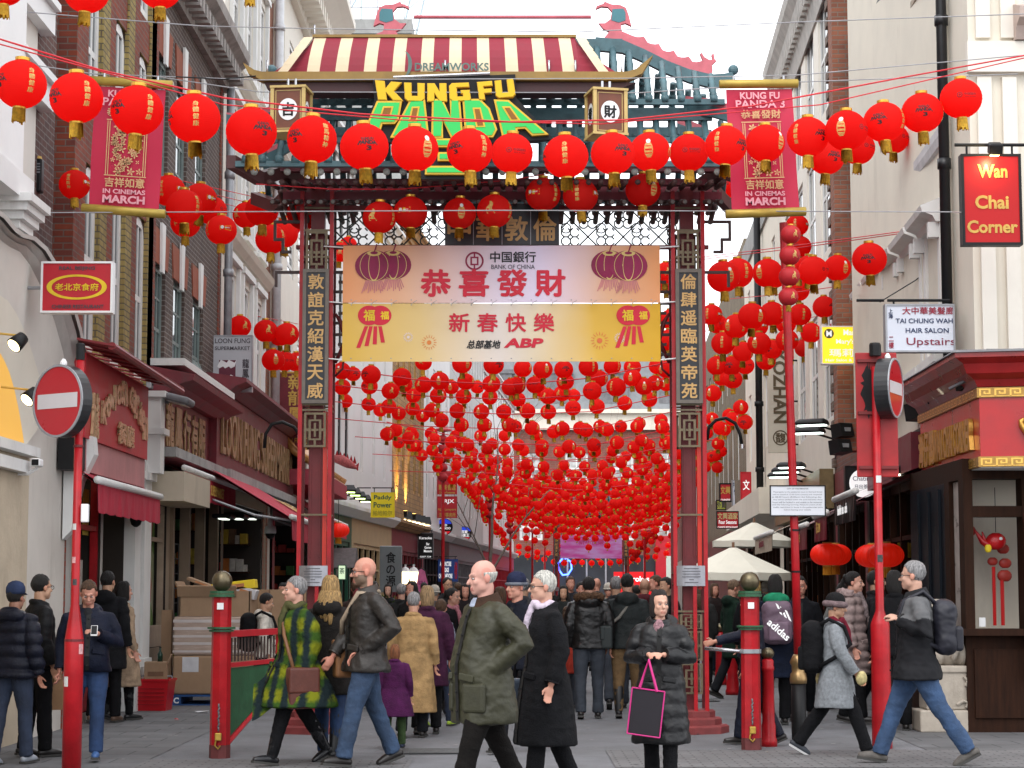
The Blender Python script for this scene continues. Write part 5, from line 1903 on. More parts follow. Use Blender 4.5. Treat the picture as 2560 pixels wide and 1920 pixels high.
for cx_,cz_,r_,cc in((-1.02,-.38,.055,(.7,.6,.6)),(-.79,-.44,.085,(.65,.2,.04)),(1.08,-.42,.1,(.62,.14,.04)),(1.3,-.39,.06,(.7,.6,.6))):
 m=MB()
 for k in range(16):
  a=2*PI*k/16
  d_=Vector((math.cos(a),0,math.sin(a)))
  n_=Vector((-d_.z,0,d_.x))*.005
  c_=Vector((cx_,YT,cz_))
  m.quad(c_+d_*r_*.62-n_,c_+d_*r_-n_*.4,c_+d_*r_+n_*.4,c_+d_*r_*.62+n_)
 disc2(m,(cx_,cz_),r_*.3,12,1,YT)
 m.bd('firework_print',M('firework_%.1f'%r_,cc,.6),low_b)
m=MB()
for k in range(16):
 x_=bx0+.1+(bx1-bx0-.2)*k/15
 for z_ in(.025,-.03,bz0+.03):m.ell((x_,-.05,z_),(.008,.006,.008),6,4)
 m.tube([(x_,-.05,-.02),(x_+.03,-.06,.0),(x_+.06,-.05,.02)],.003,4)
m.bd('eyelet',GREYM,low_b)
m=MB()
for sx,xx in((-1,bx0),(1,bx1)):
 for z_ in(bz1-.02,.0,bz0+.02):m.tube([(xx,0,z_),(xx+sx*.22,.1,z_+.03)],.008,5)
m.bd('tie_rope',WHITEM,low_b)
def conform(o,yf):
 for c in o.children:
  if c.type=='MESH' and c.name.split('.')[0] not in('sheet','tie_rope','eyelet'):
   for v in c.data.vertices:v.co.y=yf(v.co.x,v.co.z)-.004+(v.co.y-YT)
   conform(c,yf)
conform(up,UPY)
conform(low_b,yy)
def scroll(label,q):
 Y=21.0
 A_,B2,C2,D2=[P(x_,y_,Y) for x_,y_ in q]
 ctr=(A_+B2+C2+D2)/4
 t=thing('scroll_banner',label,'banner',ctr)
 A_,B2,C2,D2=[p-ctr for p in(A_,B2,C2,D2)]
 U=(B2-A_).normalized()
 W_,H_=(B2-A_).length,(A_-D2).length
 sp_=lambda f,g:(A_+(B2-A_)*f)*(1-g)+(D2+(C2-D2)*f)*g
 m=MB()
 m.smooth=True
 nx,nz=8,16
 vs=[sp_(i/nx,k/nz)+Vector((0,.015*math.sin(k*.5+i*.3),0)) for k in range(nz+1) for i in range(nx+1)]
 fs=[(k*(nx+1)+i,(k+1)*(nx+1)+i,(k+1)*(nx+1)+i+1,k*(nx+1)+i+1) for k in range(nz) for i in range(nx)]
 m.add(vs,fs)
 m.add([v+Vector((0,.006,0)) for v in vs],[f[::-1] for f in fs])
 m.bd('sheet',M('crimson_vinyl',(.46,.008,.045),.5,.05,2),t)
 ROD=M('gold_rod',(.40,.28,.05),.35,.2,6,metal=.3)
 for f in(-.045,1.03):
  m=MB()
  m.smooth=True
  a,c=sp_(-.1,f),sp_(1.1,f)
  m.tube([a,a+(c-a)*.01,a+(c-a)*.99,c],[.038,.048,.048,.038],12)
  m.bd('rod',ROD,t)
 V=(A_-D2).normalized()
 yo=Vector((0,-.035,0))
 PT=M('pale_pink_print',(.70,.32,.36),.6)
 TAN=M('tan_gold_print',(.58,.36,.17),.6)
 def put(s_,g,w_,h_,mt,bold):letter(t,s_,sp_(.5,g)+yo,U,V,W_*w_,h_,mt,bold,.002,keep=False)
 put('KUNG FU',.06,.6,.075,PT,.03)
 put('PANDA 3',.13,.74,.085,PT,.02)
 put('恭喜發財',.215,.6,.09,TAN,.02)
 put('吉祥如意',.8,.56,.1,TAN,.025)
 put('IN CINEMAS',.875,.6,.05,PT,.03)
 put('MARCH',.94,.6,.085,PT,.04)
 R=random.Random(5)
 m=MB()
 for side in(.22,.25,.75,.78):
  m.quad(sp_(side-.006,.74)+yo,sp_(side+.006,.74)+yo,sp_(side+.006,.29)+yo,sp_(side-.006,.29)+yo)
 for g in(.28,.745):m.quad(sp_(.2,g+.004)+yo,sp_(.8,g+.004)+yo,sp_(.8,g-.004)+yo,sp_(.2,g-.004)+yo)
 for i in range(60):
  c_=sp_(R.uniform(.3,.7),R.uniform(.31,.72))+yo
  r_=R.uniform(.02,.05)
  np_=R.randint(4,6)
  ph=R.random()*6
  for k in range(np_):
   a=ph+2*PI*k/np_
   d_=U*math.cos(a)+V*math.sin(a)
   e_=U*-math.sin(a)+V*math.cos(a)
   m.quad(c_,c_+d_*r_*.6-e_*r_*.22,c_+d_*r_,c_+d_*r_*.6+e_*r_*.22)
 m.bd('floral_print',TAN,t)
 m=MB()
 for f in(.12,.88):m.tube([sp_(f,-.06),sp_(f,-.11)],.012,6)
 m.bd('hook',CHROME,t)
 return t
scroll('red cinema scroll banner with gilt rods hanging in front of the brown brick house',[(238,215),(414,225),(397,525),(222,512)])
scroll('red cinema scroll banner with gilt rods before the white corniced house',[(1815,224),(1980,222),(1998,520),(1830,526)])
def remesh(m,voxel,name,mat,parent,sm=3,disp=None,paint=None):
 o=m.bd(name,mat)
 r=o.modifiers.new('r','REMESH')
 r.mode,r.voxel_size,r.use_smooth_shade='VOXEL',voxel,True
 s=o.modifiers.new('s','SMOOTH')
 s.factor,s.iterations=.5,sm
 me=bpy.data.meshes.new_from_object(o.evaluated_get(bpy.context.evaluated_depsgraph_get()))
 o.modifiers.clear()
 o.data=me
 me.materials.clear()
 me.materials.append(mat)
 if disp:
  for v,n in[(v,v.normal.copy()) for v in me.vertices]:v.co+=n*disp(v.co)
 if paint:
  at=me.color_attributes.new('Col','FLOAT_COLOR','POINT')
  for i,v in enumerate(me.vertices):
   c=paint(v.co)
   at.data[i].color=(c[0],c[1],c[2],1)
 me.polygons.foreach_set('use_smooth',[True]*len(me.polygons))
 me.update()
 if parent:o.parent=parent
 return o
# STREET OBJECTS
def pole_sign_left():
 g=P(179,1900,16.7)
 x=g.x
 t=thing('sign_pole','tall red pole with a wide stickered foot and a no entry disc at the left','sign pole',(x,16.7,0))
 m=MB()
 m.smooth=True
 m.lathe([(.078,0),(.078,1.13),(.074,1.15),(.04,1.38),(.034,1.42),(.034,3.42)],20)
 m.bd('pole',RED,t)
 MB().lathe([(.037,3.421),(.037,3.55),(.03,3.56)],16).bd('cap',BLACK,t)
 disc(t,Vector((P(161,1005,16.7).x-x-.03,-.1,P(161,1005,16.7).z)),math.radians(-36),.1)
 stickers(t,[(-.032,2.05,0),(-.03,1.78,1),(.0,1.6,2),(.07,1.06,1),(-.05,.8,0)],.05)
 m=MB()
 for z in(1.12,2.7,3.1):m.tube([(0,0,z),(0,0,z+.02)],.041 if z>2 else.08,16)
 m.bd('pole_band',DRED,t)
 MB().rbox((.07,-.02,2.16),(.06,.06,.15),None,.01).bd('junction_box',WHITEM,t)
STK=[M('white_sticker',(.62,.62,.6),.6,.2,20),M('pink_sticker',(.6,.32,.32),.6,.4,30),M('black_sticker',(.05,.05,.05),.6,.6,30)]
def stickers(t,L_,r):
 for x,z,k in L_:
  m=MB()
  a0=math.asin(max(-.95,min(.95,x/.082)))
  rr=(.079 if z<1.13 else.036)
  n=6
  w_=.6 if z<1.13 else 1.0
  h_=.04 if z<1.13 else.025
  m.smooth=True
  for i in range(n):
   a,c=a0-w_/2+w_*i/n,a0-w_/2+w_*(i+1)/n
   m.quad((rr*math.sin(a),-rr*math.cos(a),z-h_),(rr*math.sin(c),-rr*math.cos(c),z-h_),(rr*math.sin(c),-rr*math.cos(c),z+h_),(rr*math.sin(a),-rr*math.cos(a),z+h_))
  m.bd('sticker',STK[k],t)
def disc(t,c,rz_,depth):
 R=Matrix.Rotation(rz_,3,'Z')
 n=40
 r=.3
 def ringv(rad,y):return[c+R@Vector((rad*math.cos(2*PI*k/n),y,rad*math.sin(2*PI*k/n))) for k in range(n)]
 m=MB()
 m.loft([ringv(r,-.0),ringv(r,depth)],caps=True)
 body=m.bd('no_entry_disc',M('black_sign_box',(.02,.02,.022),.35,.2,8),t)
 m=MB()
 m.loft([ringv(r-.0,-.001),ringv(r,-.012),ringv(r-.018,-.014),ringv(r-.02,-.004)],caps=False)
 m.bd('rim',GREYM,body)
 m=MB()
 vs=ringv(r-.018,-.006)
 m.add(vs,[tuple(range(n))])
 m.bd('red_face',M('no_entry_red',(.42,.006,.014),.3,.05,3,coat=.3),body)
 m=MB()
 m.add([c+R@Vector((x_,-.009,z_)) for x_,z_ in((-.24,-.06),(.24,-.06),(.24,.06),(-.24,.06))],[(0,1,2,3)])
 m.bd('white_bar',M('dull_white_bar',(.55,.52,.53),.4,.06,5),body)
 m=MB()
 m.lathe([(.03,r),(.03,r+.02),(.012,r+.05)],10,c+R@Vector((0,depth/2,0)))
 m.bd('top_lamp',WHITEM,body)
pole_sign_left()
g=G(2206,1871)
t=thing('sign_pole','red stickered pole carrying a sign back and an edge-on no entry disc','sign pole',(g.x,g.y,0))
m=MB()
m.smooth=True
m.lathe([(.1,0),(.1,.05),(.094,.9),(.094,1.2),(.09,1.22),(.05,1.32),(.042,1.35),(.04,3.75)],8)
m.bd('pole',RED,t)
zt=P(2196,870,g.y).z
MB().lathe([(.06,zt-.08),(.06,zt+.03),(.05,zt+.05)],12).bd('cap',BLACK,t)
zb0,zb1=P(2196,1192,g.y).z,P(2196,880,g.y).z
m=MB()
m.rbox((-.0,-.02,0),(.42,.02,1.2),None,.01)
q=MB()
q.box2((P(2142,1000,g.y).x-g.x,.05,zb0),(P(2246,1000,g.y).x-g.x,.068,zb1))
bev(q.bd('sign_back',M('red_sign_back',(.33,.012,.014),.45,.25,4,dirt=((.015,.012,.012),2.2,.57,.95)),t),.02)
m=MB()
for z in(zb0+.08,(zb0+zb1)/2,zb1-.1):
 m.box2((P(2146,1000,g.y).x-g.x,.01,z),(P(2243,1000,g.y).x-g.x,.049,z+.03))
q=MB()
RB_=random.Random(8)
n_=40
cz_=zb1-.38
q.add([(-.06+(.045+.05*RB_.random())*math.cos(2*PI*k/n_),.047,cz_+(.2+.1*RB_.random())*math.sin(2*PI*k/n_)) for k in range(n_)],[tuple(range(n_))])
q.bd('peeled_patch',BLACK,t)
m.bd('rail',M('dark_red_rail',(.16,.012,.012),.5),t)
disc(t,Vector((P(2236,971,g.y).x-g.x,-.04,P(2250,971,g.y).z)),math.radians(65),.14)
stickers(t,[(-.06,1.08,0),(-.03,.86,1),(.03,.62,2)],.06)
for x_,z_,k in((.0,2.63,0),(.0,1.85,2)):
 MB().box2((-.022,-.0425,z_-.035),(.03,-.041,z_+.035)).bd('sticker',STK[k],t)
g=G(1998,1851)
px=P(1988,1200,g.y).x-g.x
t=thing('lantern_post','slim red post with brass collar and black foot carrying stacked dark red lanterns','lantern post',(g.x,g.y,0))
m=MB()
m.smooth=True
m.lathe([(.075,0),(.078,.1),(.078,.58)],16)
m.bd('foot',BLACK,t)
m=MB()
m.smooth=True
m.lathe([(.085,.58),(.09,.62),(.08,.68),(.065,.7),(.07,.76),(.088,.8),(.06,.86),(.045,.88)],16)
m.bd('collar',M('brass',(.34,.22,.10),.35,.25,9,metal=.7),t)
m=MB()
m.smooth=True
m.tube([(0,0,.86),(-.015,0,2.0),(-.06,0,4.2),(-.09,0,5.4)],.043,12)
m.bd('shaft',RED,t)
m=MB()
for z in(1.72,2.15):m.tube([(-.01,0,z),(-.01,0,z+.02)],.05,10)
m.bd('strap',BLACK,t)
zz0,zz1=P(1994,1288,g.y-.06).z,P(1994,1216,g.y-.06).z
nx0,nx1=P(1927,1250,g.y-.06).x-g.x,P(2061,1250,g.y-.06).x-g.x
nb_=MB().box2((nx0,-.075,zz0),(nx1,-.06,zz1)).bd('notice_board',M('white_notice',(.62,.64,.68),.5,.06,5),t)
m=MB()
for a,c,d,e in((nx0-.012,nx1+.012,zz0-.012,zz0),(nx0-.012,nx1+.012,zz1,zz1+.012),(nx0-.012,nx0,zz0,zz1),(nx1,nx1+.012,zz0,zz1)):m.box2((a,-.08,d),(c,-.058,e))
m.bd('board_frame',BLACK,nb_)
lines=['These gates to the pedestrian zone in Gerrard Street','will be closed at 12.00 hours (noon) and reopened','at 08.00 hours (8.00am) the following day','Any vehicle parked within the zone between these','hours will be locked in and unable to be removed','until the following morning. Please be aware of the','traffic restriction in force in the pedestrian zone','before leaving your vehicle']
q=MB()
for k,s_ in enumerate(lines):
 text_into(q,s_,((nx0+nx1)/2-.005*(k%3),-.0765,zz1-.06-k*.0265),XU,ZU,(nx1-nx0)*(.92 if k<7 else.5),.017,.005,.0,keep=False)
text_into(q,'CITY OF WESTMINSTER',((nx0+nx1)/2,-.0765,zz1-.025),XU,ZU,(nx1-nx0)*.4,.014,.01,.0,keep=False)
q.bd('lettering',M('grey_print',(.1,.1,.12),.6),nb_)
def gatepost(px_,base,label,side):
 g=G(px_,base)
 t=thing('gate_post',label,'gate post',(g.x,g.y,0),0,'red gate posts')
 m=MB()
 m.lathe([(.098,0),(.098,.12)],8)
 m.bd('foot',M('grimy_red_foot',(.13,.03,.03),.7,.3,6),t)
 m=MB()
 m.lathe([(.095,.121),(.09,1.2),(.09,1.48)],8)
 m.bd('shaft',RED,t)
 for z,r in((1.18,.13),(1.155,.115),(1.475,.118),(1.505,.112)):
  MB().lathe([(r,z),(r,z+.018 if z<1.3 else z+.025)],24).bd('collar_plate',GREEN,t)
 m=MB()
 m.smooth=True
 m.ell((0,0,1.62),(.095,.095,.098),24,16)
 m.bd('ball',M('dark_bronze',(.14,.115,.07),.33,.35,9,.05,metal=.75),t)
 m=MB()
 m.smooth=True
 for k in range(7):
  z=.5-k*.035
  m.tube([(.0+.008*(k%2),-.1,z),(.0-.008*(k%2),-.1,z-.04)],.008,5)
 m.bd('chain',LEAD,t)
 q=MB()
 q.rbox((.0,-.112,.2),(.06,.03,.07),None,.008)
 q.tube([(-.02,-.112,.17),(-.03,-.112,.12),(.0,-.112,.09),(.02,-.112,.12)],.008,6)
 q.bd('padlock',M('brass_padlock',(.5,.32,.06),.4,.2,12,metal=.6),t)
 MB().box2((-.03,-.098,1.36),(.03,-.094,1.42)).bd('paper_label',WHITEM,t)
 e=thing('barrier_gate','green and red barrier gate leaf hung open on the %s gate post'%side,'barrier gate',(g.x,g.y,0))
 sx=1
 e.rotation_euler=(0,0,math.radians(77 if side=='left' else 80))
 Lg=1.7 if side=='left' else 1.5
 m=MB()
 m.box2((.1,-.03,1.1),(Lg,.03,1.16)).box2((.1,-.03,.82),(Lg*.95,.03,.86)).box2((Lg*.93,-.03,.8),(Lg*.93+.05,.03,1.1))
 d_=Vector((Lg*.95-.12,0,.55-.06))
 m.tube([(.12,0,.1),(Lg*.95,0,.62)],.03,6)
 m.bd('frame',RED2,e)
 m=MB()
 m.prism([(.12,.15),(.12,.81),(Lg*.95,.81),(Lg*.95,.64)][::-1],-.012,.012)
 m.bd('panel',GREEN,e)
 m=MB()
 k=.18
 while k<Lg*.9:
  m.tube([(k,0,.87),(k,0,1.09)],.01,5)
  k+=.09
 m.bd('spindles',M('brown_metal',(.06,.035,.03),.6),e)
 return t
gatepost(549,1895,'octagonal red gate post with bronze ball beside the woman in the plaid coat','left')
gatepost(1879,1876,'octagonal red gate post with bronze ball beside the steel rail','right')
g=G(1879,1876)
t=thing('steel_rail','horizontal steel rail running from the right gate post to the gate column','rail',(g.x,g.y,0))
m=MB()
m.smooth=True
m.tube([(-.1,0,.95),(-.42,.2,.97)],.018,8)
m.bd('bar',CHROME,t)
MB().lathe([(.105,.93),(.105,.97)],8).bd('clamp',GREYM,t)
def bollard(px_,base,wpx,label,ball):
 g=G(px_,base)
 r=wpx/2/(FPX/g.y)
 H_=.86
 t=thing('bollard',label,'bollard',(g.x,g.y,0),0,'red bollards along the right pavement')
 m=MB()
 m.smooth=True
 m.lathe([(r*1.35,0),(r*1.35,.06),(r*1.15,.09),(r*1.15,.2),(r,.24),(r*.9,H_-.12),(r*1.02,H_-.11),(r*1.02,H_-.08),(r*.9,H_-.07),(r*.95,H_-.02),(r*.7,H_)],18)
 m.bd('shaft',RED,t)
 m=MB()
 m.smooth=True
 m.ell((0,0,H_+r*.85),(r*1.05,r*1.05,r*.95),16,10)
 m.bd('ball',M('dark_bronze',(.14,.115,.07),.33,.35,9,.05,metal=.75),t)
bollard(1922,1866,31,'red bollard with bronze ball nearest the viewer, beside the right gate post',1)
bollard(1832,1737,27,'red bollard with dull ball behind the steel rail, right of the pair',1)
bollard(1802,1712,25,'red bollard under the pointing hand, left of the pair',1)
bollard(1772,1685,20,'farthest red bollard just right of the gate column',1)
CANV=M('cream_parasol_canvas',(.72,.70,.60),.85,.06,3,.05)
def parasol(px_,top,bot,rpx,Y,label):
 a=P(px_,top,Y)
 zb=P(px_,bot,Y).z
 r=rpx*Y/FPX
 t=thing('parasol',label,'parasol',(a.x,Y,0),.3,'cream parasols outside the restaurants')
 m=MB()
 n=8
 apex=(0,0,a.z)
 rings=[]
 for f in(.06,.35,.7,1.0):
  rr=r*f
  ring=[]
  for k in range(n*3):
   an=2*PI*k/(n*3)
   s_=1-.06*(1-abs(math.cos(an*n/2)))*f
   ring.append(Vector((rr*s_*math.cos(an),rr*s_*math.sin(an),a.z-(a.z-zb)*(f**.92)-.02*f*(1-abs(math.cos(an*n/2))))))
  rings.append(ring)
 m.loft(rings[::-1],caps=False)
 m.loft([[p-Vector((0,0,.02)) for p in q_] for q_ in rings],caps=False)
 rim=rings[-1]
 m.loft([[p for p in rim],[p-Vector((0,0,.13)) for p in rim]][::-1],caps=False)
 m.loft([[p*.998 for p in rim],[p*.998-Vector((0,0,.13)) for p in rim]],caps=False)
 m.bd('canopy',CANV,t)
 m=MB()
 m.smooth=True
 m.tube([(0,0,0),(0,0,a.z+.06)],.025,10)
 m.bd('pole',M('brown_wood_pole',(.16,.08,.04),.5),t)
 m=MB()
 for k in range(n):
  an=2*PI*(k+.0)/n
  m.tube([(0,0,zb-.12),(r*.55*math.cos(an),r*.55*math.sin(an),a.z-(a.z-zb)*.57-.05)],.012,5)
 m.bd('rib',M('brown_wood_pole',(.16,.08,.04),.5),t)
 MB().lathe([(.28,0),(.28,.08),(.05,.12)],16).bd('base',LEAD,t)
parasol(1833,1364,1432,150,36.0,'cream parasol in front, nearer of the two beside the gate column')
parasol(1885,1303,1352,108,44.0,'cream parasol behind and above the nearer one')
g=G(2370,1831)
t=thing('stone_lion','pale stone guardian lion seated on a carved block by the restaurant','statue',(g.x,g.y+.2,0))
LST=M('pale_granite',(.40,.35,.29),.85,.15,9,.2,dirt=((.22,.19,.15),3,.55,.5))
m=MB()
m.rbox((0,0,.12),(.62,.5,.24),None,.02)
m.rbox((.02,.0,.45),(.5,.42,.42),None,.02)
m.rbox((.02,0,.68),(.54,.46,.08),None,.02)
m.tube([(.1,-.215,.3),(.17,-.225,.34),(.22,-.225,.32),(.2,-.22,.27)],.02,6)
m.tube([(.18,-.215,.6),(.22,-.225,.56),(.2,-.22,.5)],.02,6)
m.bd('plinth',LST,t)
m=MB()
m.ell((.06,.02,.95),(.19,.2,.26),16,12)
m.ell((.0,-.02,1.12),(.15,.15,.2),14,10)
for s_ in(-1,1):
 m.ell((.06+s_*.14,-.04,.84),(.1,.17,.14),12,8)
 m.cap([(s_*.1-.04,.16,1.0),(s_*.1-.06,.2,.74)],[.06,.06])
m.ell((-.03,.1,1.3),(.14,.15,.15),14,10)
for k in range(9):m.ell((-.03+.14*math.cos(k*.7),.06+.1*math.sin(k*.7),1.26+.1*math.cos(k*1.3)),(.05,.05,.05),8,6)
m.cap([(.08,-.2,.8),(.12,-.25,.95),(.08,-.22,1.08)],[.03,.045,.02])
remesh(m,.018,'lion',LST,t,3)
CARD=M('cardboard',(.33,.215,.13),.85,.12,3,.1,dirt=((.24,.15,.09),2,.5,.5))
WRAP=M('plastic_wrapped_cardboard',(.42,.32,.26),.25,.15,5,.3,stretch=(1,1,7))
bx=P(545,1745,28.2)
t=thing('pallet','blue wooden pallet under the stack of wrapped boxes','pallet',(bx.x,28.2,0))
BLU=M('blue_pallet_paint',(.015,.07,.22),.7,.3,5,dirt=((.1,.09,.08),4,.6,.5))
m=MB()
for k in range(7):m.box2((-.55,-.5+k*.16,.12),(.6,-.39+k*.16,.145))
for x_ in(-.55,-.02,.48):m.box2((x_,-.5,.022),(x_+.12,.57,.118))
for k in range(3):m.box2((-.55,-.5+k*.48,.0),(.6,-.39+k*.48,.02))
m.bd('slats',BLU,t)
letter(t,'C',(-.49,-.502,.07),XU,ZU,.1,.08,WHITEM,.04,.002)
R=random.Random(3)
rows=[(.148,.52,CARD,'brown cardboard box, bottom of the wrapped stack on the pallet','plain'),(.67,.52,WRAP,'film wrapped cardboard box in the middle of the pallet stack','wrap'),(1.192,.34,CARD,'open cardboard box topping the pallet stack','open')]
for z,h_,mt,lab,kind in rows:
 q=thing('cardboard_box',lab,'box',(bx.x,28.2,z))
 wx=1.1 if kind!='open' else.95
 m=MB()
 if kind=='open':
  a,c=-wx/2,wx/2
  m.box2((a,-.45,0),(c,.45,.02)).box2((a,-.45,.02),(a+.012,.45,h_)).box2((c-.012,-.45,.02),(c,.45,h_)).box2((a,-.45,.02),(c,-.438,h_)).box2((a,.438,.02),(c,.45,h_))
  m.box((-.1,-.5,h_+.0),(.8,.02,.16),Matrix.Rotation(.5,3,'X'))
  m.box((-.52,0,h_+.06),(.02,.7,.16),Matrix.Rotation(-.5,3,'Y'))
 else:
  m.rbox((0,0,h_/2),(wx,.95,h_),None,.03)
 m.bd('carton',mt,q)
 if kind=='wrap':
  m=MB()
  for k in range(5):m.box2((-.552,-.478,.04+k*.1),(.552,-.474,.06+k*.1+R.uniform(0,.03)))
  m.bd('film_fold',M('shiny_film',(.55,.5,.48),.15,.1,8),q)
 if kind=='plain':
  MB().box2((-.42,-.479,.3),(-.2,-.476,.5)).bd('paper_label',M('paper',(.6,.6,.62),.7),q)
for k,(dx,z,w_,h_,rot,mt,lab) in enumerate(((-.18,1.62,.5,.05,.35,CARD,'flattened brown cardboard leaning out of the open box'),(.22,1.6,.6,.12,-.12,YEL,'yellow carton lying on top of the waste boxes'),(.38,1.52,.3,.14,.3,M('paper',(.6,.6,.62),.7),'crumpled white paper carton on the waste pile'))):
 q=thing('carton',lab,'box',(bx.x+dx,28.1,z))
 MB().rbox((0,0,0),(w_,.3,h_),Matrix.Rotation(rot,3,'Y'),.01).bd('carton',mt,q)
 MB().box((0,-.152,0),(w_*.5,.004,h_*.4),Matrix.Rotation(rot,3,'Y')).bd('printed_label',M('label_print',(.5,.2,.08),.6),q)
q=thing('cardboard_sheet','tall flattened cardboard sheet leaning behind the waste boxes','cardboard',(bx.x+.75,28.6,0),0)
MB().box((0,0,.78),(.8,.03,1.55),Matrix.Rotation(-.06,3,'X')).bd('sheet',CARD,q)
MB().box((-.1,-.11,1.0),(.02,.035,1.1),Matrix.Rotation(-.06,3,'X')).bd('fold',M('dark_fold',(.2,.12,.07),.8),q)
q=thing('cardboard_sheet','narrow brown cardboard strip standing left of the pallet','cardboard',(bx.x-.68,28.0,0),0)
MB().box((0,0,.65),(.14,.1,1.25)).bd('sheet',CARD,q)
for k,(px_,base) in enumerate(((447,1742),(449,1722))):
 g=G(px_,base)
 q=thing('water_bottle',['big blue water bottle beside the pallet, in front','big blue water bottle beside the pallet, behind'][k],'bottle',(g.x,g.y,0))
 m=MB()
 m.smooth=True
 m.lathe([(.12,0),(.13,.03),(.13,.14),(.12,.16),(.13,.18),(.13,.32),(.08,.4),(.035,.43),(.035,.47)],16)
 m.bd('body',M('blue_plastic',(.02,.06,.16),.15,.2,5),q)
 MB().lathe([(.04,.471),(.04,.5)],12).bd('cap',WHITEM,q)
g=G(383,1776)
q=thing('shopping_basket','red plastic shopping basket on the ground by the white pilaster','basket',(g.x,g.y,0),-.08)
m=MB()
W0,W1,Hh=.2,.245,.41
def rect(w_,d_,z):return[Vector((x_,y_,z)) for x_,y_ in((-w_,-d_),(w_,-d_),(w_,d_),(-w_,d_))]
m.loft([rect(W0,.16,0),rect(W1,.2,Hh),rect(W1+.012,.212,Hh),rect(W1+.012,.212,Hh-.03),rect(W1-.004,.196,Hh-.03)],caps=False)
m.loft([rect(W1-.012,.188,Hh),rect(W0-.01,.15,.02)],caps=False)
m.add(rect(W0,.16,.0),[(3,2,1,0)])
m.add(rect(W0-.01,.15,.02),[(0,1,2,3)])
m.bd('tub',M('red_plastic',(.52,.012,.02),.35,.1,5),q)
m=MB()
for k in range(5):m.box2((-.19+0*k,-.2,.08+k*.05),(.19,-.194-.0*k,.09+k*.05))
m.bd('rib',M('dark_red_plastic',(.3,.008,.014),.4),q)
m=MB()
m.tube([(-.24,0,Hh),(-.24,0,Hh+.03),(.24,0,Hh+.03),(.24,0,Hh)],.01,6)
m.bd('handle',GREYM,q)
g2_=thing('cardboard_box','small brown cardboard box sitting in the red basket','box',(g.x+.03,g.y,.36),.1)
m=MB()
m.rbox((0,0,.13),(.29,.24,.27),None,.01)
m.box((.17,0,.3),(.02,.22,.12),Matrix.Rotation(.4,3,'Y'))
m.bd('carton',CARD,g2_)
MB().box2((-.1,-.123,.08),(.1,-.121,.14)).bd('print',M('brown_print',(.17,.09,.05),.7),g2_)
q=thing('bottle','dark green bottle standing in the box on the red basket','bottle',(g.x+.08,g.y-.02,.62),0)
m=MB()
m.smooth=True
m.lathe([(.035,0),(.035,.1),(.014,.14),(.014,.18)],10)
m.bd('body',M('bottle_green',(.01,.04,.025),.15),q)
MB().lathe([(.016,.181),(.016,.195)],10).bd('cap',BLACK,q)
for k,(px_,py_,lab) in enumerate(((507,1783,'white torn paper strip lying flat on the asphalt'),(598,1770,'white crumpled paper bag on the asphalt by the barrier gate'),(441,1802,'tiny red scrap on the asphalt by the red basket'))):
 g=G(px_,py_)
 m=MB()
 r_=(.11,.13,.03)[k]
 n=9
 vs=[(r_*math.cos(2*PI*i/n)*R.uniform(.7,1.1),r_*.6*math.sin(2*PI*i/n)*R.uniform(.7,1.1),.012+R.uniform(0,.02)) for i in range(n)]+[(0,0,.03 if k!=1 else.07)]
 m.add(vs,[(i,(i+1)%n,n) for i in range(n)])
 m.add([(x_,y_,.009) for x_,y_,z_ in vs[:n]],[tuple(reversed(range(n)))])
 o=m.bd('litter',(M('paper',(.6,.6,.62),.7),M('paper',(.6,.6,.62),.7),RED)[k])
 o.location=(g.x,g.y,0)
 tag(o,lab,'litter')
# hanging signs
def hang_sign(label,px0,px1,py0,py1,Y,face,frame,texts,arm=None,name='hanging_sign',rz_=0.0,depth=.12,fr=.02,extra=None,group=None,dirn=-1):
 a,c=P(px0,py1,Y),P(px1,py0,Y)
 ctr=(a+c)/2
 t=thing(name,label,'sign',ctr,rz_,group)
 w_,h_=c.x-a.x,c.z-a.z
 MB().box2((-w_/2+fr,-depth/2,-h_/2+fr),(w_/2-fr,depth/2,h_/2-fr)).bd('panel',face,t)
 if frame:
  m=MB()
  e=.012
  for q_ in(((-w_/2,-h_/2),(w_/2,-h_/2+fr)),((-w_/2,h_/2-fr),(w_/2,h_/2)),((-w_/2,-h_/2+fr),(-w_/2+fr,h_/2-fr)),((w_/2-fr,-h_/2+fr),(w_/2,h_/2-fr))):
   m.box2((q_[0][0],-depth/2-e,q_[0][1]),(q_[1][0],depth/2+e,q_[1][1]))
  m.bd('frame',frame,t)
 for tx in texts:
  s_,u,v,ww,hh,mt=tx[:6]
  kw=tx[6] if len(tx)>6 else{}
  letter(t,s_,(u*w_,-depth/2-.003,v*h_),XU,ZU,ww*w_,hh*h_,mt,kw.get('bold',.02),.003,keep=kw.get('keep',False),warp=kw.get('warp'))
 if arm:
  m=MB()
  z=h_/2+arm[1]
  m.tube([(-w_/2 if dirn<0 else w_/2,0,z),(dirn*arm[0],0,z)],.018,6)
  m.tube([(-w_/2+.04 if dirn<0 else w_/2-.04,0,z),(dirn*-w_/2*.9,0,z)],.018,6)
  for x_ in(-w_*.36,w_*.36):m.tube([(x_,0,z),(x_,0,h_/2)],.012,5)
  m.bd('bracket',BLACK,t)
 return t,w_,h_
NAVY=M('navy_letter',(.02,.035,.10),.5)
CHAR=M('charcoal_letter',(.06,.05,.06),.5)
WL=lit('white_letter',(1,1,1),.25)
t,w_,h_=hang_sign('red restaurant sign with a yellow oval and silver frame behind the white arch',104,286,656,784,20.5,RED2,WHITEM,[('REAL BEIJING',0,.36,.5,.09,CHAR),('CHINESE RESTAURANT',.02,-.38,.72,.075,CHAR),('老北京食府',0,0,.6,.14,M('yellow_print',(.72,.5,.02),.6))],None)
m=MB()
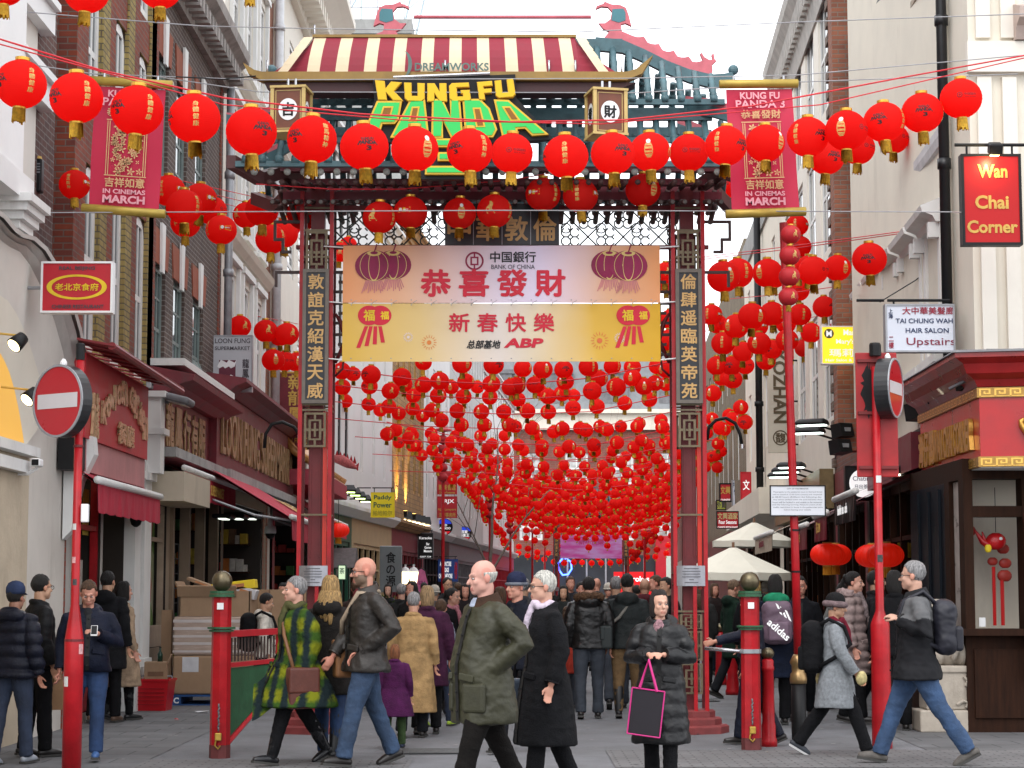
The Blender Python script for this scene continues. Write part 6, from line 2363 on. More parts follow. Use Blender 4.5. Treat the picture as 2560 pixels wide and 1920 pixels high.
ring2(m,(0,0),w_*.35,w_*.42,40,.42,-.064)
m.bd('oval_border',M('yellow_print',(.72,.5,.02),.6),t)
MB().tube([(-w_/2,0,0),(-w_/2-.5,0,0)],.02,6).bd('bracket',GREYM,t)
t,w_,h_=hang_sign('grey white supermarket sign with a dragon emblem on the cream house',527,633,839,981,34.0,M('pale_grey_panel',(.46,.47,.5),.4,.05,3),GREYM,[('LOON FUNG',.02,.4,.84,.085,CHAR,{'bold':.008}),('SUPERMARKET',.02,.27,.84,.065,CHAR,{'bold':.008}),('龍\n鳳\n行',.34,-.17,.16,.5,CHAR)],None,fr=.015)
m=MB()
m.quad((-w_*.3,-.064,-h_*.32),(w_*.1,-.064,-h_*.32),(w_*.1,-.064,h_*.06),(-w_*.3,-.064,h_*.06))
em=m.bd('emblem',M('plum_print',(.13,.02,.04),.5),t)
m=MB()
for zz_,sg in((-.02,1),(-.26,-1)):
 top=[(-.3+.42*k/9,zz_+sg*(.035+.05*((k*7)%4)/3)) for k in range(10)]
 bot=[(-.34+.42*k/9,zz_-sg*(.03+.035*((k*5)%3)/2)) for k in range(10)]
 vs=[(w_*x_,-.067,h_*z_) for x_,z_ in top+bot]
 m.add(vs,[(k,k+1,k+11,k+10) for k in range(9)])
m.bd('dragon_print',WHITEM,em)
hang_sign('tall maroon and gold sign hanging half behind the left gate column',686,778,930,1124,43.0,MAROON,M('ochre_frame',(.50,.27,.06),.5),[('新\n龍\n鳳',.12,.16,.5,.6,GOLDP),('NEW',.12,-.27,.5,.065,GOLDP),('LOON FUNG',.02,-.39,.84,.075,GOLDP)],None,fr=.035)
t,w_,h_=hang_sign('red corner restaurant sign with black frame and gold words, lamp above',2404,2548,388,615,21.2,lit('red_lamp_lit_panel',(.55,.008,.01),.12),BLACK,[('Wan',.02,.31,.5,.15,GOLDP,{'bold':.03}),('Chai',0,-.03,.56,.15,GOLDP,{'bold':.03}),('Corner',0,-.3,.84,.14,GOLDP,{'bold':.03})],None,fr=.028)
m=MB()
m.tube([(-w_/2-.05,0,h_/2+.11),(w_/2+.5,0,h_/2+.11)],.018,8)
for x_ in(-w_*.38,w_*.38):m.tube([(x_,0,h_/2+.1),(x_,0,h_/2)],.012,6)
m.bd('bracket',BLACK,t)
MB().rbox((.03,-.14,h_/2+.04),(.14,.14,.12),Matrix.Rotation(.4,3,'X'),.02).bd('lamp',BLACK,t)
MB().box((.03,-.13,h_/2-.025),(.09,.09,.01)).bd('lamp_lens',lit('sign_lamp',(1,.75,.35),6),t)
pl=bpy.data.lights.new('sign_lamp_light','POINT')
pl.energy=4
pl.color=(1,.72,.35)
pl.shadow_soft_size=.04
po=bpy.data.objects.new('sign_lamp_light',pl)
C.objects.link(po)
po.parent=t
po.location=(-.03,-.16,h_/2-.1)
CRM=M('crimson_letter',(.30,.015,.04),.5)
hang_sign('white hair salon sign with navy and crimson words beside the black drainpipe',2212,2383,762,882,22.85,M('cool_white_panel',(.62,.66,.74),.4,.04,3),GREYM,[('大中華美髮廊',.12,.36,.74,.15,CRM),('TAI CHUNG WAH',.06,.15,.82,.1,NAVY,{'bold':.015}),('HAIR SALON',.1,-.05,.62,.1,NAVY,{'bold':.015}),('Upstairs',.15,-.3,.7,.2,M('wine_letter',(.22,.02,.05),.5),{'bold':.005}),('上\n海',-.42,.3,.06,.2,NAVY),('二\n樓',-.42,-.3,.07,.24,CRM)],(.7,.05),fr=.02)
t,w_,h_=hang_sign('lit yellow hairdresser sign with white script and round M emblem',2052,2184,816,912,30.8,lit('yellow_lightbox',(.85,.50,.02),.75),WHITEM,[('Man &',.1,.33,.36,.15,WL),("Mary's Team",.12,.08,.68,.16,WL),('瑪莉髮',0,-.2,.7,.2,WL),('Hair Salon & Training',0,-.4,.84,.09,WL)],None,fr=.018)
m=MB()
m.add([(-w_*.35+.075*math.cos(2*PI*k/20),-.064,h_*.3+.075*math.sin(2*PI*k/20)) for k in range(20)],[tuple(range(20))])
em=m.bd('round_emblem',M('dark_olive_print',(.08,.09,.03),.5),t)
letter(em,'M',(-w_*.35,-.067,h_*.3),XU,ZU,.1,.09,WL,.03,.002)
t,w_,h_=hang_sign('tall cream vertical sign with brown letters and round seal on the right',1921,1979,870,1132,43.0,M('cream_sign',(.55,.52,.43),.5,.05,3),None,[],None,fr=.0,depth=.16)
U_,V_=Vector((0,0,-1)),Vector((1,0,0))
letter(t,'XOZHAN',(-.02*w_,-.085,h_*.14),U_,V_,h_*.72,w_*.55,M('bronze_letter',(.10,.075,.04),.5),.03,.004,keep=False)
m=MB()
ring2(m,(-.02*w_,-h_*.36),w_*.26,w_*.31,30,1,-.084)
m.bd('seal_ring',M('bronze_letter',(.10,.075,.04),.5),t)
letter(t,'馥',(-.02*w_,-.085,-h_*.36),XU,ZU,w_*.4,w_*.4,M('bronze_letter',(.10,.075,.04),.5),.02,.003)
m=MB()
for z_ in(h_*.38,-.02,-h_*.42):m.tube([(w_/2,0,z_),(w_/2+.5,.1,z_)],.02,5)
m.bd('bracket',BLACK,t)
t,w_,h_=hang_sign('black square sign with a white disc of handwritten tea shop lettering',2112,2195,1165,1252,30.5,BLACK,BLACK,[],None,fr=.012)
m=MB()
r_=w_*.42
m.add([(.02+r_*math.cos(2*PI*k/32),-.066,r_*math.sin(2*PI*k/32)) for k in range(32)],[tuple(range(32))])
dd=m.bd('white_disc',lit('white_disc',(1,1,1),.3),t)
letter(dd,'Chatime',(.02,-.069,.07),XU,ZU,r_*1.5,.1,M('purple_script',(.05,.03,.09),.5),.005,.002)
letter(dd,'日出茶太',(.02,-.069,-.05),XU,ZU,r_*1.2,.1,M('purple_script',(.05,.03,.09),.5),.005,.002)
MB().tube([(w_/2,0,.1),(w_/2+.5,.0,.1)],.02,6).bd('bracket',BLACK,t)
hang_sign('red and gold restaurant sign with a black strip, far right under the lanterns',1798,1828,1208,1255,62,RED2,BLACK,[('文興',0,.12,.8,.4,GOLDP),('CHINESE',0,-.4,.8,.12,WL)],None,fr=.04)
hang_sign('red restaurant sign with pale gold characters and a black strip above a parasol',1791,1846,1278,1322,50,RED2,BLACK,[('文興酒家',0,.22,.9,.36,M('pale_gold_letter',(.6,.5,.22),.5)),('Four Seasons',0,-.12,.8,.22,WL),('CHINESE RESTAURANT',0,-.42,.9,.12,WL)],None,fr=.02)
hang_sign('white vertical sign with blue lettering above the parasols',1830,1850,1200,1275,66,M('cool_white_panel',(.62,.66,.74),.4,.04,3),GREYM,[('Feel\n情',0,.2,.8,.4,NAVY)],None,fr=.03)
hang_sign('red panel sign on the cream wall right of the small hanging signs',1852,1878,1180,1262,58,RED2,RED,[('文',0,.1,.6,.3,WL)],None,fr=.03)
hang_sign('lime green small sign under the far red restaurant sign',1790,1815,1250,1275,64,M('lime_sign',(.45,.5,.08),.5),BLACK,[('外賣',0,0,.8,.6,CHAR)],None,fr=.03)
hang_sign('bright yellow bookmaker sign hanging from a curled black bracket',927,987,1231,1294,58.5,M('bright_yellow_panel',(.78,.62,.012),.4,.04,3),YEL,[('Paddy',.0,.28,.74,.22,DG),('Power',.0,0,.76,.22,DG),('帕地帕尔',0,-.32,.8,.2,M('olive_letter',(.4,.33,.02),.5))],(.95,.13),fr=.01)
hang_sign('black menu sign with white and red lines beyond the yellow sign',1044,1084,1332,1397,74,BLACK,LEAD,[('Karaoke',0,.3,.8,.1,WL),('Bar\nGames\nMassage',.15,-.08,.5,.4,WL),('0207 734',0,-.42,.7,.06,WL)],(.8,.1),fr=.02)
hang_sign('blue massage and medicine sign with white capitals beside a red lantern post',1095,1145,1398,1454,79,M('royal_blue_panel',(.015,.06,.26),.4),M('royal_blue_panel',(.015,.06,.26),.4),[('ACUPUNCTURE\nMASSAGE\nCHINESE MEDICINE',-.12,.02,.68,.75,WL,{'bold':.04}),('中医按摩',.4,0,.14,.8,RED2)],(.8,.1),fr=.02)
hang_sign('red double height sign with gold characters, upper of two on a post',1093,1143,1178,1236,81,RED2,RED,[('聯美會館',0,-.2,.85,.25,GOLDP),('Chinese Restaurant',0,-.42,.8,.1,GOLDP)],None,fr=.02)
hang_sign('red lawyers sign with gold lettering, lower of two on a post',1093,1143,1241,1295,81,RED2,RED,[('RJX',.1,.25,.5,.22,WL),('RJX Lawyers',0,-.12,.9,.13,GOLDP),('法律事务所',0,-.36,.85,.2,GOLDP)],None,fr=.02)
def round_sign(label,px_,py_,rpx,Y,words):
 c_=P(px_,py_,Y)
 r_=rpx*Y/FPX
 t=thing('round_sign',label,'sign',c_)
 n=28
 def rg(rr,y):return[Vector((rr*math.cos(2*PI*k/n),y,rr*math.sin(2*PI*k/n))) for k in range(n)]
 m=MB()
 m.loft([rg(r_,-.08),rg(r_,.08)])
 m.bd('disc',BLACK,t)
 m=MB()
 m.add([Vector((r_*.92*math.cos(PI*(.12+.76*k/12)),-.085,r_*.92*math.sin(PI*(.12+.76*k/12)))) for k in range(13)],[tuple(range(13))])
 m.bd('blue_cap',lit('blue_sign',(.02,.05,.5),.5),t)
 m=MB()
 m.add([Vector((r_*.92*math.cos(-PI*(.2+.6*k/12)),-.085,r_*.92*math.sin(-PI*(.2+.6*k/12)))) for k in range(13)],[tuple(reversed(range(13)))])
 m.bd('red_cap',lit('red_sign',(.6,.01,.02),.4),t)
 letter(t,words,(0,-.09,0),XU,ZU,r_*1.5,r_*.9,WL,.04,.004)
 MB().tube([(-r_,0,.1),(-r_-.6,0,.1)],.03,5).bd('bracket',BLACK,t)
round_sign('round black sign with blue top and white capitals behind a red post',1111,1317,21,82,'RED\nBAMBOO')
round_sign('round black sign with blue top and white characters, right of the post',1161,1334,18,92,'百家\n美食王')
t,w_,h_=hang_sign('tall grey banner with black brush characters on a stand behind the bald man',950,1004,1366,1480,52,M('grey_fabric_banner',(.15,.165,.17),.8,.15,2),None,[('食\nの\n源',0,.0,.45,.75,BLACK)],None,name='standing_banner',fr=0,depth=.03)
m=MB()
for x_ in(-w_/2,w_/2):m.tube([(x_,.03,-h_/2-.9),(x_,.03,h_/2)],.015,6)
m.tube([(-w_/2,.03,h_/2),(w_/2,.03,h_/2)],.015,6)
m.tube([(-w_/2-.1,-.3,-P(975,1480,52).z+.0),(-w_/2-.1,.3,-P(975,1480,52).z)],.02,6)
m.bd('stand',GREYM,t)
c_=P(1053,1462,70)
t=thing('feather_flag','pink feather flag with black edge standing in the street','flag',(c_.x,70,0))
z_t=P(1053,1420,70).z
m=MB()
poly=[(-.15,.3),(-.2,z_t-.3),(-.12,z_t-.08),(.0,z_t),(.14,z_t-.1),(.24,z_t-.5),(.27,.3)]
m.prism(poly[::-1],-.01,.01)
m.bd('flag',M('pink_fabric',(.55,.14,.32),.7),t)
m=MB()
m.tube([(x_,-.012,z_) for x_,z_ in poly],.02,5)
m.bd('edge',BLACK,t)
MB().lathe([(.25,0),(.25,.05),(.03,.3)],12).bd('base',BLACK,t)
letter(t,'SPA',(.04,-.014,z_t-.5),XU,ZU,.28,.14,M('purple_letter',(.25,.03,.15),.6),.03,.002)
for k,px_ in enumerate((1013,1034)):
 c_=P(px_,1445,68)
 t=thing('carriage_lamp',['lit white carriage lamp, left of the pair','lit white carriage lamp, right of the pair'][k],'lamp',c_)
 MB().lathe([(.1,-.2),(.16,.2)],6).bd('glass',lit('lamp_glass',(1,.8,.45),2.2),t)
 MB().lathe([(.18,.205),(.1,.33),(.03,.36),(.03,.45)],6).bd('roof',WHITEM,t)
 MB().tube([(0,.05,.3),(0,.6,.45),(-.6,1.2,.4)],.03,5).bd('bracket',BLACK,t)
c_=P(862,1158,52)
t=thing('fish_ornament','pink paper dragon fish ornament fixed beside the left gate column','ornament',c_)
m=MB()
m.smooth=True
m.cap([(-.28,0,.12),(-.08,0,.08),(.1,0,-.02),(.26,0,-.1)],[.09,.14,.12,.06],10)
m.bd('body',M('pink_paper_scales',(.45,.10,.10),.7,.5,25,.4),t)
m=MB()
for k in range(6):m.add([(-.25+k*.09,0,.2-k*.04),(-.2+k*.09,.02,.34-k*.03),(-.15+k*.09,0,.18-k*.04)],[(0,1,2),(2,1,0)])
m.add([(.22,0,-.1),(.36,.03,.02),(.34,0,-.2)],[(0,1,2),(2,1,0)])
m.bd('fin',M('red_paper',(.45,.03,.04),.7),t)
MB().tube([(-.25,0,.1),(-.6,.1,.15)],.02,5).bd('bracket',GREYM,t)
c_=P(858,1420,46)
t=thing('slate_canopy','little dark slate canopy roof behind the left gate column','canopy',(c_.x,46,c_.z))
m=MB()
m.prism_yz([(-.6,0),(.7,0),(.7,.08),(.2,.45),(-.0,.45)],-.5,.3)
m.bd('slates',M('slate_tiles',(.10,.085,.085),.7,.4,12,.3),t)
m=MB()
for x_ in(-.45,.2):m.box2((x_,-.5,-c_.z),(x_+.08,-.42,-.002))
m.bd('post',DWOOD,t)
c_=P(862,1450,45.5)
hang_sign('small lit green and white sign under the slate canopy',845,866,1412,1450,45,lit('green_white_lit',(.6,.75,.5),.5),DG,[('茶',0,.1,.6,.4,DG)],None,fr=.02)
for k in range(4):
 c_=P(872+k*13,1222+k*8,53+k*1.0)
 t=thing('floodlight','lit greenish floodlight over the green shop front','floodlight',c_,.3,'floodlights over the green shop')
 MB().rbox((0,0,0),(.34,.3,.1),Matrix.Rotation(.5,3,'X'),.02).bd('housing',BLACK,t)
 MB().box((0,-.06,-.06),(.26,.2,.012),Matrix.Rotation(.5,3,'X')).bd('lens',lit('greenish_lamp',(.75,1,.35),3.5),t)
 MB().tube([(0,.1,0),(-.3,.5,.0)],.02,5).bd('arm',BLACK,t)
for k in range(6):
 c_=P(1005+k*12,1292+k*3,70+k)
 t=thing('floodlight','warm black hooded spotlight in a row below the amber lit brick house','floodlight',c_,.3,'row of hooded spotlights')
 MB().prism_yz([(-.2,-.05),(.2,-.1),(.2,.1),(.0,.22)],-.16,.16).bd('housing',BLACK,t)
 MB().box((0,-.08,-.1),(.2,.16,.02)).bd('lens',lit('warm_lamp',(1,.75,.4),5),t)
 MB().tube([(0,.15,0),(-.4,.5,.05)],.02,5).bd('arm',BLACK,t)
RS=[(2030,1062,33),(2022,1082,33.5),(1978,1168,38),(1965,1180,38.6),(1955,1192,39.2)]
for k,(px_,py_,Y) in enumerate(RS):
 c_=P(px_,py_,Y)
 t=thing('cowl_lamp',['black cowl lamp with green white tube, upper of the pair on the bronze fascia','black cowl lamp with green white tube, lower of the pair on the bronze fascia','black cowl lamp beside the red lantern post, top of three','black cowl lamp beside the red lantern post, middle of three','black cowl lamp beside the red lantern post, bottom of three'][k],'lamp',c_,-.5)
 m=MB()
 m.smooth=True
 m.loft([[Vector((x_*s_,.16*math.cos(a),.1*s_*math.sin(a))) for a in[PI*i/8 for i in range(9)]] for x_,s_ in((-.3,.8),(-.2,1),(.2,1),(.3,.8))],caps=True,closed=True)
 m.bd('cowl',BLACK,t)
 MB().box((0,0,-.012),(.46,.14,.02)).bd('tube',lit('cool_tube2',(.85,1,.92),2.5),t)
 MB().tube([(0,.1,.02),(.3,.5,-.1)],.02,5).bd('arm',BLACK,t)
for k,(px_,py_,Y,lab) in enumerate(((2105,1078,31.5,'black spotlight above the tea shop sign'),(2100,1118,31.0,'black spotlight lower left above the tea shop sign'),(2330,985,25.0,'black square spotlight on an arm above the red fascia, middle one'),(2352,985,24.5,'black square spotlight on an arm above the red fascia, right one'),(2295,1030,26.0,'black square spotlight on an arm at the far end of the red fascia'),(2425,950,22.6,'black spotlight on an arm near the fascia corner'))):
 c_=P(px_,py_,Y)
 t=thing('spotlight',lab,'spotlight',c_,.5)
 MB().prism_yz([(-.16,-.08),(.1,-.12),(.14,.1),(-.1,.12)],-.12,.12).bd('housing',BLACK,t)
 MB().box((0,-.13,.02),(.1,.05,.06)).bd('cap',GREYM,t)
 MB().tube([(0,.1,0),(.35,.5,.05),(.6,.9,-.1)],.016,5).bd('arm',LEAD,t)
t=thing('spotlight','long black trough light above the fascia at the right edge','spotlight',P(2530,905,22.0),0)
m=MB()
m.prism_yz([(-.2,.12),(-.12,-.12),(.12,-.12),(.2,.12)],-.32,.6)
m.bd('trough',BLACK,t)
MB().tube([(-.3,.1,-.1),(-.6,.4,-.25)],.02,5).bd('arm',LEAD,t)
t=thing('strip_lamp','lit strip lamp under a black housing left of the red fascia','lamp',P(2283,1178,26.8),-.9)
MB().rbox((0,0,.03),(.9,.14,.12),None,.03).bd('housing',BLACK,t)
MB().box((0,-.02,-.04),(.8,.06,.02)).bd('tube',lit('warm_tube',(1,.9,.65),4),t)
awning('black awning with white lettering left of the restaurant corner',Fr1,Fr1.len-4.3,Fr1.len-1.9,3.1,2.75,.9,BLACK,WHITE,.32,[('bubble tea  cafe',Fr1.len-3.1,0,1.6,.13)],WL)
awning('short maroon awning with gold letters behind the right sign pole',Fr1,1.0,2.7,3.0,2.62,.9,MAROON,WHITE,.34,[('茶 ZEN',1.85,0,1.1,.16)])
awning('maroon awning left of the sign pole above the glowing lantern',Fr2,1.6,4.2,2.95,2.55,.9,MAROON,WHITE,.34,[('老北京 CAFE',2.9,0,1.8,.16)])
awning('faded buff awning beyond the red lantern post',Fr3,4.5,9.0,3.0,2.6,1.0,M('buff_canvas',(.42,.34,.26),.8),WHITE,.3,[('東海 RESTAURANT',6.7,0,2.4,.14)],MAROON)
LGL=lit('glowing_red_silk',(1.0,.02,.006),.13)
def palace(px_,py_,Y,label):
 c_=P(px_,py_,Y)
 t=thing('palace_lantern',label,'lantern',c_,0,'glowing palace lanterns')
 m=MB()
 m.smooth=True
 n=48
 rings=[]
 for j in range(13):
  a=-PI/2+PI*(j+.4)/12.8
  rings.append([Vector(((.05+.19*math.cos(a))*(1+.05*math.cos(k*PI*2/3))*math.cos(2*PI*k/n),(.05+.19*math.cos(a))*(1+.05*math.cos(k*PI*2/3))*math.sin(2*PI*k/n),.16*math.sin(a))) for k in range(n)])
 m.loft(rings)
 m.bd('body',LGL,t)
 m=MB()
 for s_ in(-1,1):m.lathe([(.07,s_*.15),(.07,s_*.18)] if s_>0 else[(.07,-.18),(.07,-.15)],14)
 m.bd('cap',GOLDP,t)
 m=MB()
 for k in range(16):
  a=2*PI*k/16
  m.tube([(.055*math.cos(a),.055*math.sin(a),-.18),(.06*math.cos(a),.06*math.sin(a),-.3)],.011,4)
 m.bd('tassel',M('orange_fringe',(.65,.28,.02),.7),t)
 MB().tube([(0,0,.15),(0,0,.7)],.006,4).bd('cord',BLACK,t)
palace(2068,1386,30.0,'glowing red palace lantern left of the right sign pole, front of its pair')
palace(2088,1387,31.2,'glowing red palace lantern left of the right sign pole, partly hidden behind the first')
palace(2182,1390,28.6,'glowing red palace lantern peeking out left of the red sign pole')
palace(2214,1388,27.4,'glowing red palace lantern directly behind the red sign pole')
palace(846,1326,46.0,'glowing red palace lantern just right of the left gate column')
for pts,lab in(([(1768,1100),(1772,1068),(1790,1050),(1815,1045),(1838,1058),(1850,1085),(1855,1115)],'black curved lamp bracket arching right of the right gate column'),([(661,1120),(664,1085),(680,1060),(706,1055),(735,1068),(750,1090)],'black curved lamp bracket arching left of the left gate column')):
 Y=24.0
 a=P(*pts[0],Y)
 t=thing('lamp_bracket',lab,'lamp bracket',a)
 m=MB()
 m.smooth=True
 m.tube([P(*q_,Y)-a for q_ in pts],.02,8)
 m.bd('arm',BLACK,t)
 e_=P(*pts[-1],Y)-a
 MB().lathe([(.03,-.03),(.03,.02),(.01,.03)],10,e_).bd('lamp_cup',CHROME,t)
for k,(px_,top,Y) in enumerate(((1107,1080,78),(1225,1190,92),(1276,1245,108),(1331,1330,125),(1362,1300,130),(1612,1330,118))):
 c_=P(px_,HZ,Y)
 zt=P(px_,top,Y).z
 t=thing('lantern_post',['tall red lantern post right of the red lawyers sign','red lantern post second along the left side of the street','red lantern post third along, behind the bare tree','thin red post near the far gate, left side','thin red post beside the far gate column','thin red post right of the far gate'][k],'lantern post',(c_.x,Y,0),0,'far red lantern posts')
 MB().lathe([(.12,0),(.12,.6),(.07,.8),(.06,zt)],10).bd('shaft',RED,t)
 m=MB()
 m.smooth=True
 if k<3:
  for j in range(5):m.ell((-.02,-.12,zt-.3-.36*j),(.2,.2,.18),12,8)
  m.bd('stacked_lanterns',M('dark_red_lantern',(.33,.01,.015),.7),t)
 MB().lathe([(.1,zt+.001),(.36,zt+.04),(.34,zt+.1),(.05,zt+.2)],12).bd('lamp_head',RED2,t)
c_=P(1222,HZ,86)
t=thing('bare_tree','thin leafless street tree among the far lanterns','tree',(c_.x,86,0))
R=random.Random(11)
def branch(m,p,d,r,n,depth):
 pts,rs=[p],[r]
 for i in range(n):
  d=(d+Vector((R.uniform(-.12,.12),R.uniform(-.12,.12),R.uniform(-.03,.08)))).normalized()
  p=p+d*(.55 if depth else.75)
  r*=.86
  pts.append(p)
  rs.append(r)
  if depth<3 and i>(2 if depth==0 else 0) and R.random()<(.95 if depth<2 else.6):
   e_=(d+Vector((R.uniform(-1.1,1.1),R.uniform(-1.1,1.1),R.uniform(-.1,.5)))).normalized()
   branch(m,p,e_,r*.6,max(2,n-2),depth+1)
 m.tube(pts,rs,5 if depth else 8)
BARK=M('grey_bark',(.16,.13,.11),.9,.3,6,.3)
m=MB()
m.tube([(0,0,0),(.05,0,1.2),(.02,0,2.4)],[.11,.1,.09],8)
m.bd('trunk',BARK,t)
m=MB()
branch(m,Vector((.02,0,2.4)),Vector((.1,0,1)),.08,8,0)
branch(m,Vector((.02,0,2.2)),Vector((.5,.1,1)),.06,7,0)
branch(m,Vector((.02,0,2.3)),Vector((-.45,-.1,1)),.055,6,1)
m.bd('crown',BARK,t)
g=P(985,HZ,40)
t=thing('potted_shrub','leafy green potted shrub under the grey banner','plant',(g.x,40,0))
MB().lathe([(.18,0),(.24,.4),(.22,.42)],12).bd('pot',LEAD,t)
m=MB()
for i in range(260):
 a,rr,z_=R.random()*2*PI,R.random()**.5*.32,.5+R.random()*.9
 c_=Vector((rr*math.cos(a),rr*math.sin(a),z_))
 d_=Vector((math.cos(a+R.uniform(-1,1)),math.sin(a+R.uniform(-1,1)),R.uniform(.1,1))).normalized()*R.uniform(.08,.16)
 s_=d_.cross(Vector((R.uniform(-1,1),R.uniform(-1,1),1))).normalized()*.022
 m.quad(c_,c_+d_*.5+s_,c_+d_,c_+d_*.5-s_)
m.bd('foliage',M('shrub_leaf',(.10,.16,.03),.5,.4,5),t)
MB().tube([(0,0,.4),(.02,0,.8),(-.02,.02,1.2)],.02,6).bd('stem',BARK,t)
t=thing('wall_speaker','black box loudspeaker on the plum brick pier above the arch','loudspeaker',P(93,440,21.4))
MB().rbox((0,0,0),(.12,.14,.36),None,.02).bd('case',BLACK,t)
m=MB()
for k in range(4):m.box2((-.045,-.074,.02+k*.03),(.045,-.071,.035+k*.03))
m.bd('grille',LEAD,t)
MB().lathe([(.05,.181),(.045,.21)],12).bd('cap',GOLDP,t)
# wires across the street
WIRE=M('thin_steel_wire',(.30,.30,.31),.5)
def wire(label,pts,r=.006,mat=None,name='wire'):
 m=MB()
 W=[P(*p) for p in pts]
 a=W[0]
 q_=[]
 for i in range(len(W)-1):
  for k in range(8):
   q_.append(W[i].lerp(W[i+1],k/8)-a)
 q_.append(W[-1]-a)
 m.tube(q_,r,5)
 o=m.bd(name,mat or WIRE)
 o.location=a
 tag(o,label,'wire')
wire('thin grey wire crossing above everything near the top edge',[(0,25,20),(500,65,20.6),(800,72,21),(1440,80,21),(2000,55,21),(2560,35,20.5)])
wire('thin grey wire carrying the striped roof sign',[(0,150,20),(235,185,21),(650,200,21),(1560,196,21),(1990,188,21),(2560,138,20.5)])
wire('thin grey wire holding the tops of the two box signs',[(380,190,21),(650,230,21),(1600,232,21),(2000,205,21),(2545,185,20.5)])
wire('thin grey wire tying the feet of the two scroll banners across the street',[(0,532,20.5),(300,531,21),(1260,526,21),(1900,528,21),(2380,530,20.5),(2404,531,21.2)])
wire('slack black cable under the striped roof sign',[(440,192,21),(560,198,21),(640,190,21)],.008,BLACK)
wire('dark stay wire rising from the salon sign to the drainpipe',[(2200,755,26.5),(2290,700,25.5),(2375,630,24.2)],.008,BLACK)
# PAPER LANTERNS
LR=.2
def lantern_red():
 m=bpy.data.materials.new('red_lantern_cloth')
 m.use_nodes=True
 nt=m.node_tree
 b=nt.nodes['Principled BSDF']
 b.inputs['Roughness'].default_value=.78
 b.inputs['Specular IOR Level'].default_value=.3
 out=nt.nodes['Material Output']
 tr=nt.nodes.new('ShaderNodeBsdfTranslucent')
 mx=nt.nodes.new('ShaderNodeMixShader')
 mx.inputs[0].default_value=.78
 oi=nt.nodes.new('ShaderNodeObjectInfo')
 rp=nt.nodes.new('ShaderNodeValToRGB')
 rp.color_ramp.elements[0].color,rp.color_ramp.elements[1].color=(.90,.026,.020,1),(.97,.045,.034,1)
 L=nt.links
 L.new(oi.outputs['Random'],rp.inputs[0])
 L.new(rp.outputs[0],b.inputs['Base Color'])
 L.new(rp.outputs[0],tr.inputs['Color'])
 tc=nt.nodes.new('ShaderNodeTexCoord')
 sp=nt.nodes.new('ShaderNodeSeparateXYZ')
 ma=nt.nodes.new('ShaderNodeMath')
 ma.operation='MULTIPLY'
 ma.inputs[1].default_value=420.0
 sn=nt.nodes.new('ShaderNodeMath')
 sn.operation='SINE'
 bp=N(nt,'ShaderNodeBump',Strength=.35,Distance=.004)
 L.new(tc.outputs['Object'],sp.inputs[0])
 L.new(sp.outputs[2],ma.inputs[0])
 L.new(ma.outputs[0],sn.inputs[0])
 L.new(sn.outputs[0],bp.inputs['Height'])
 L.new(bp.outputs[0],b.inputs['Normal'])
 L.new(b.outputs[0],mx.inputs[1])
 L.new(tr.outputs[0],mx.inputs[2])
 L.new(mx.outputs[0],out.inputs['Surface'])
 return m
LM=lantern_red()
LCAP=M('gold_foil_cap',(.62,.36,.05),.3,.35,30,metal=.6)
LTAS=M('gold_fringe',(.60,.36,.03),.8,.3,40)
LGOLD=M('gold_foil_print',(.62,.42,.12),.4,.3,30)
LBLK=M('black_lantern_print',(.02,.012,.014),.6)
LDR=M('dull_crimson_print',(.22,.008,.012),.6)
LWH=M('white_lantern_print',(.7,.66,.62),.6)
LYE=M('yellow_lantern_print',(.70,.45,.03),.6)
SQ=.95
def lan_body(m,nu=40,nv=28,cur=0):
 m.cur,m.smooth=cur,True
 rings=[]
 for j in range(nv+1):
  a=-PI/2+.28+(PI-.56)*j/nv
  r=LR*math.cos(a)*(1+(.006 if j%2 else-.006)*(nu>20))
  rings.append([Vector((r*math.cos(2*PI*k/nu)*(1-.012*(k%(nu//8)==0)),r*math.sin(2*PI*k/nu)*(1-.012*(k%(nu//8)==0)),LR*SQ*math.sin(a))) for k in range(nu)])
 m.loft(rings)
def lan_cap(m,n=16,cur=0):
 m.cur,m.smooth=cur,False
 z=LR*SQ*.955
 m.lathe([(.052,z),(.058,z+.006),(.058,z+.03),(.05,z+.03),(.05,z+.004)],n,caps=False)
 m.lathe([(.05,-z-.018),(.052,-z)],n)
def lan_tas(m,n=22,cur=0):
 m.cur,m.smooth=cur,False
 z=-LR*SQ*.955-.015
 R=random.Random(2)
 for k in range(n):
  a=2*PI*k/n
  e=Vector((math.cos(a),math.sin(a),0))
  f=Vector((-e.y,e.x,0))*(.05*PI/n*1.3)
  b=e*R.uniform(.045,.06)+Vector((0,0,z-R.uniform(.085,.115)))
  t=e*.05+Vector((0,0,z))
  m.quad(b-f,b+f,t+f,t-f).quad(b+f,b-f,t-f,t+f)
def wrap(pts,lon,r):
 o=[]
 for x,y,d in pts:
  la=y/LR
  o.append(Vector((r*math.cos(la)*math.sin(lon+x/(LR*max(.3,math.cos(la)))),-r*math.cos(la)*math.cos(lon+x/(LR*max(.3,math.cos(la)))),r*SQ*math.sin(la))))
 return o
def put(m,s,lon,x,y,w_,h_,bold=.03,warp=None,up=.003):
 if ord(s[0])>0x2e80:
  for k,q in enumerate((-1,1)):put1(m,s,lon,x+q*.0015,y,w_,h_,0,warp,up+.0006*k)
 else:put1(m,s,lon,x,y,w_,h_,bold,warp,up)
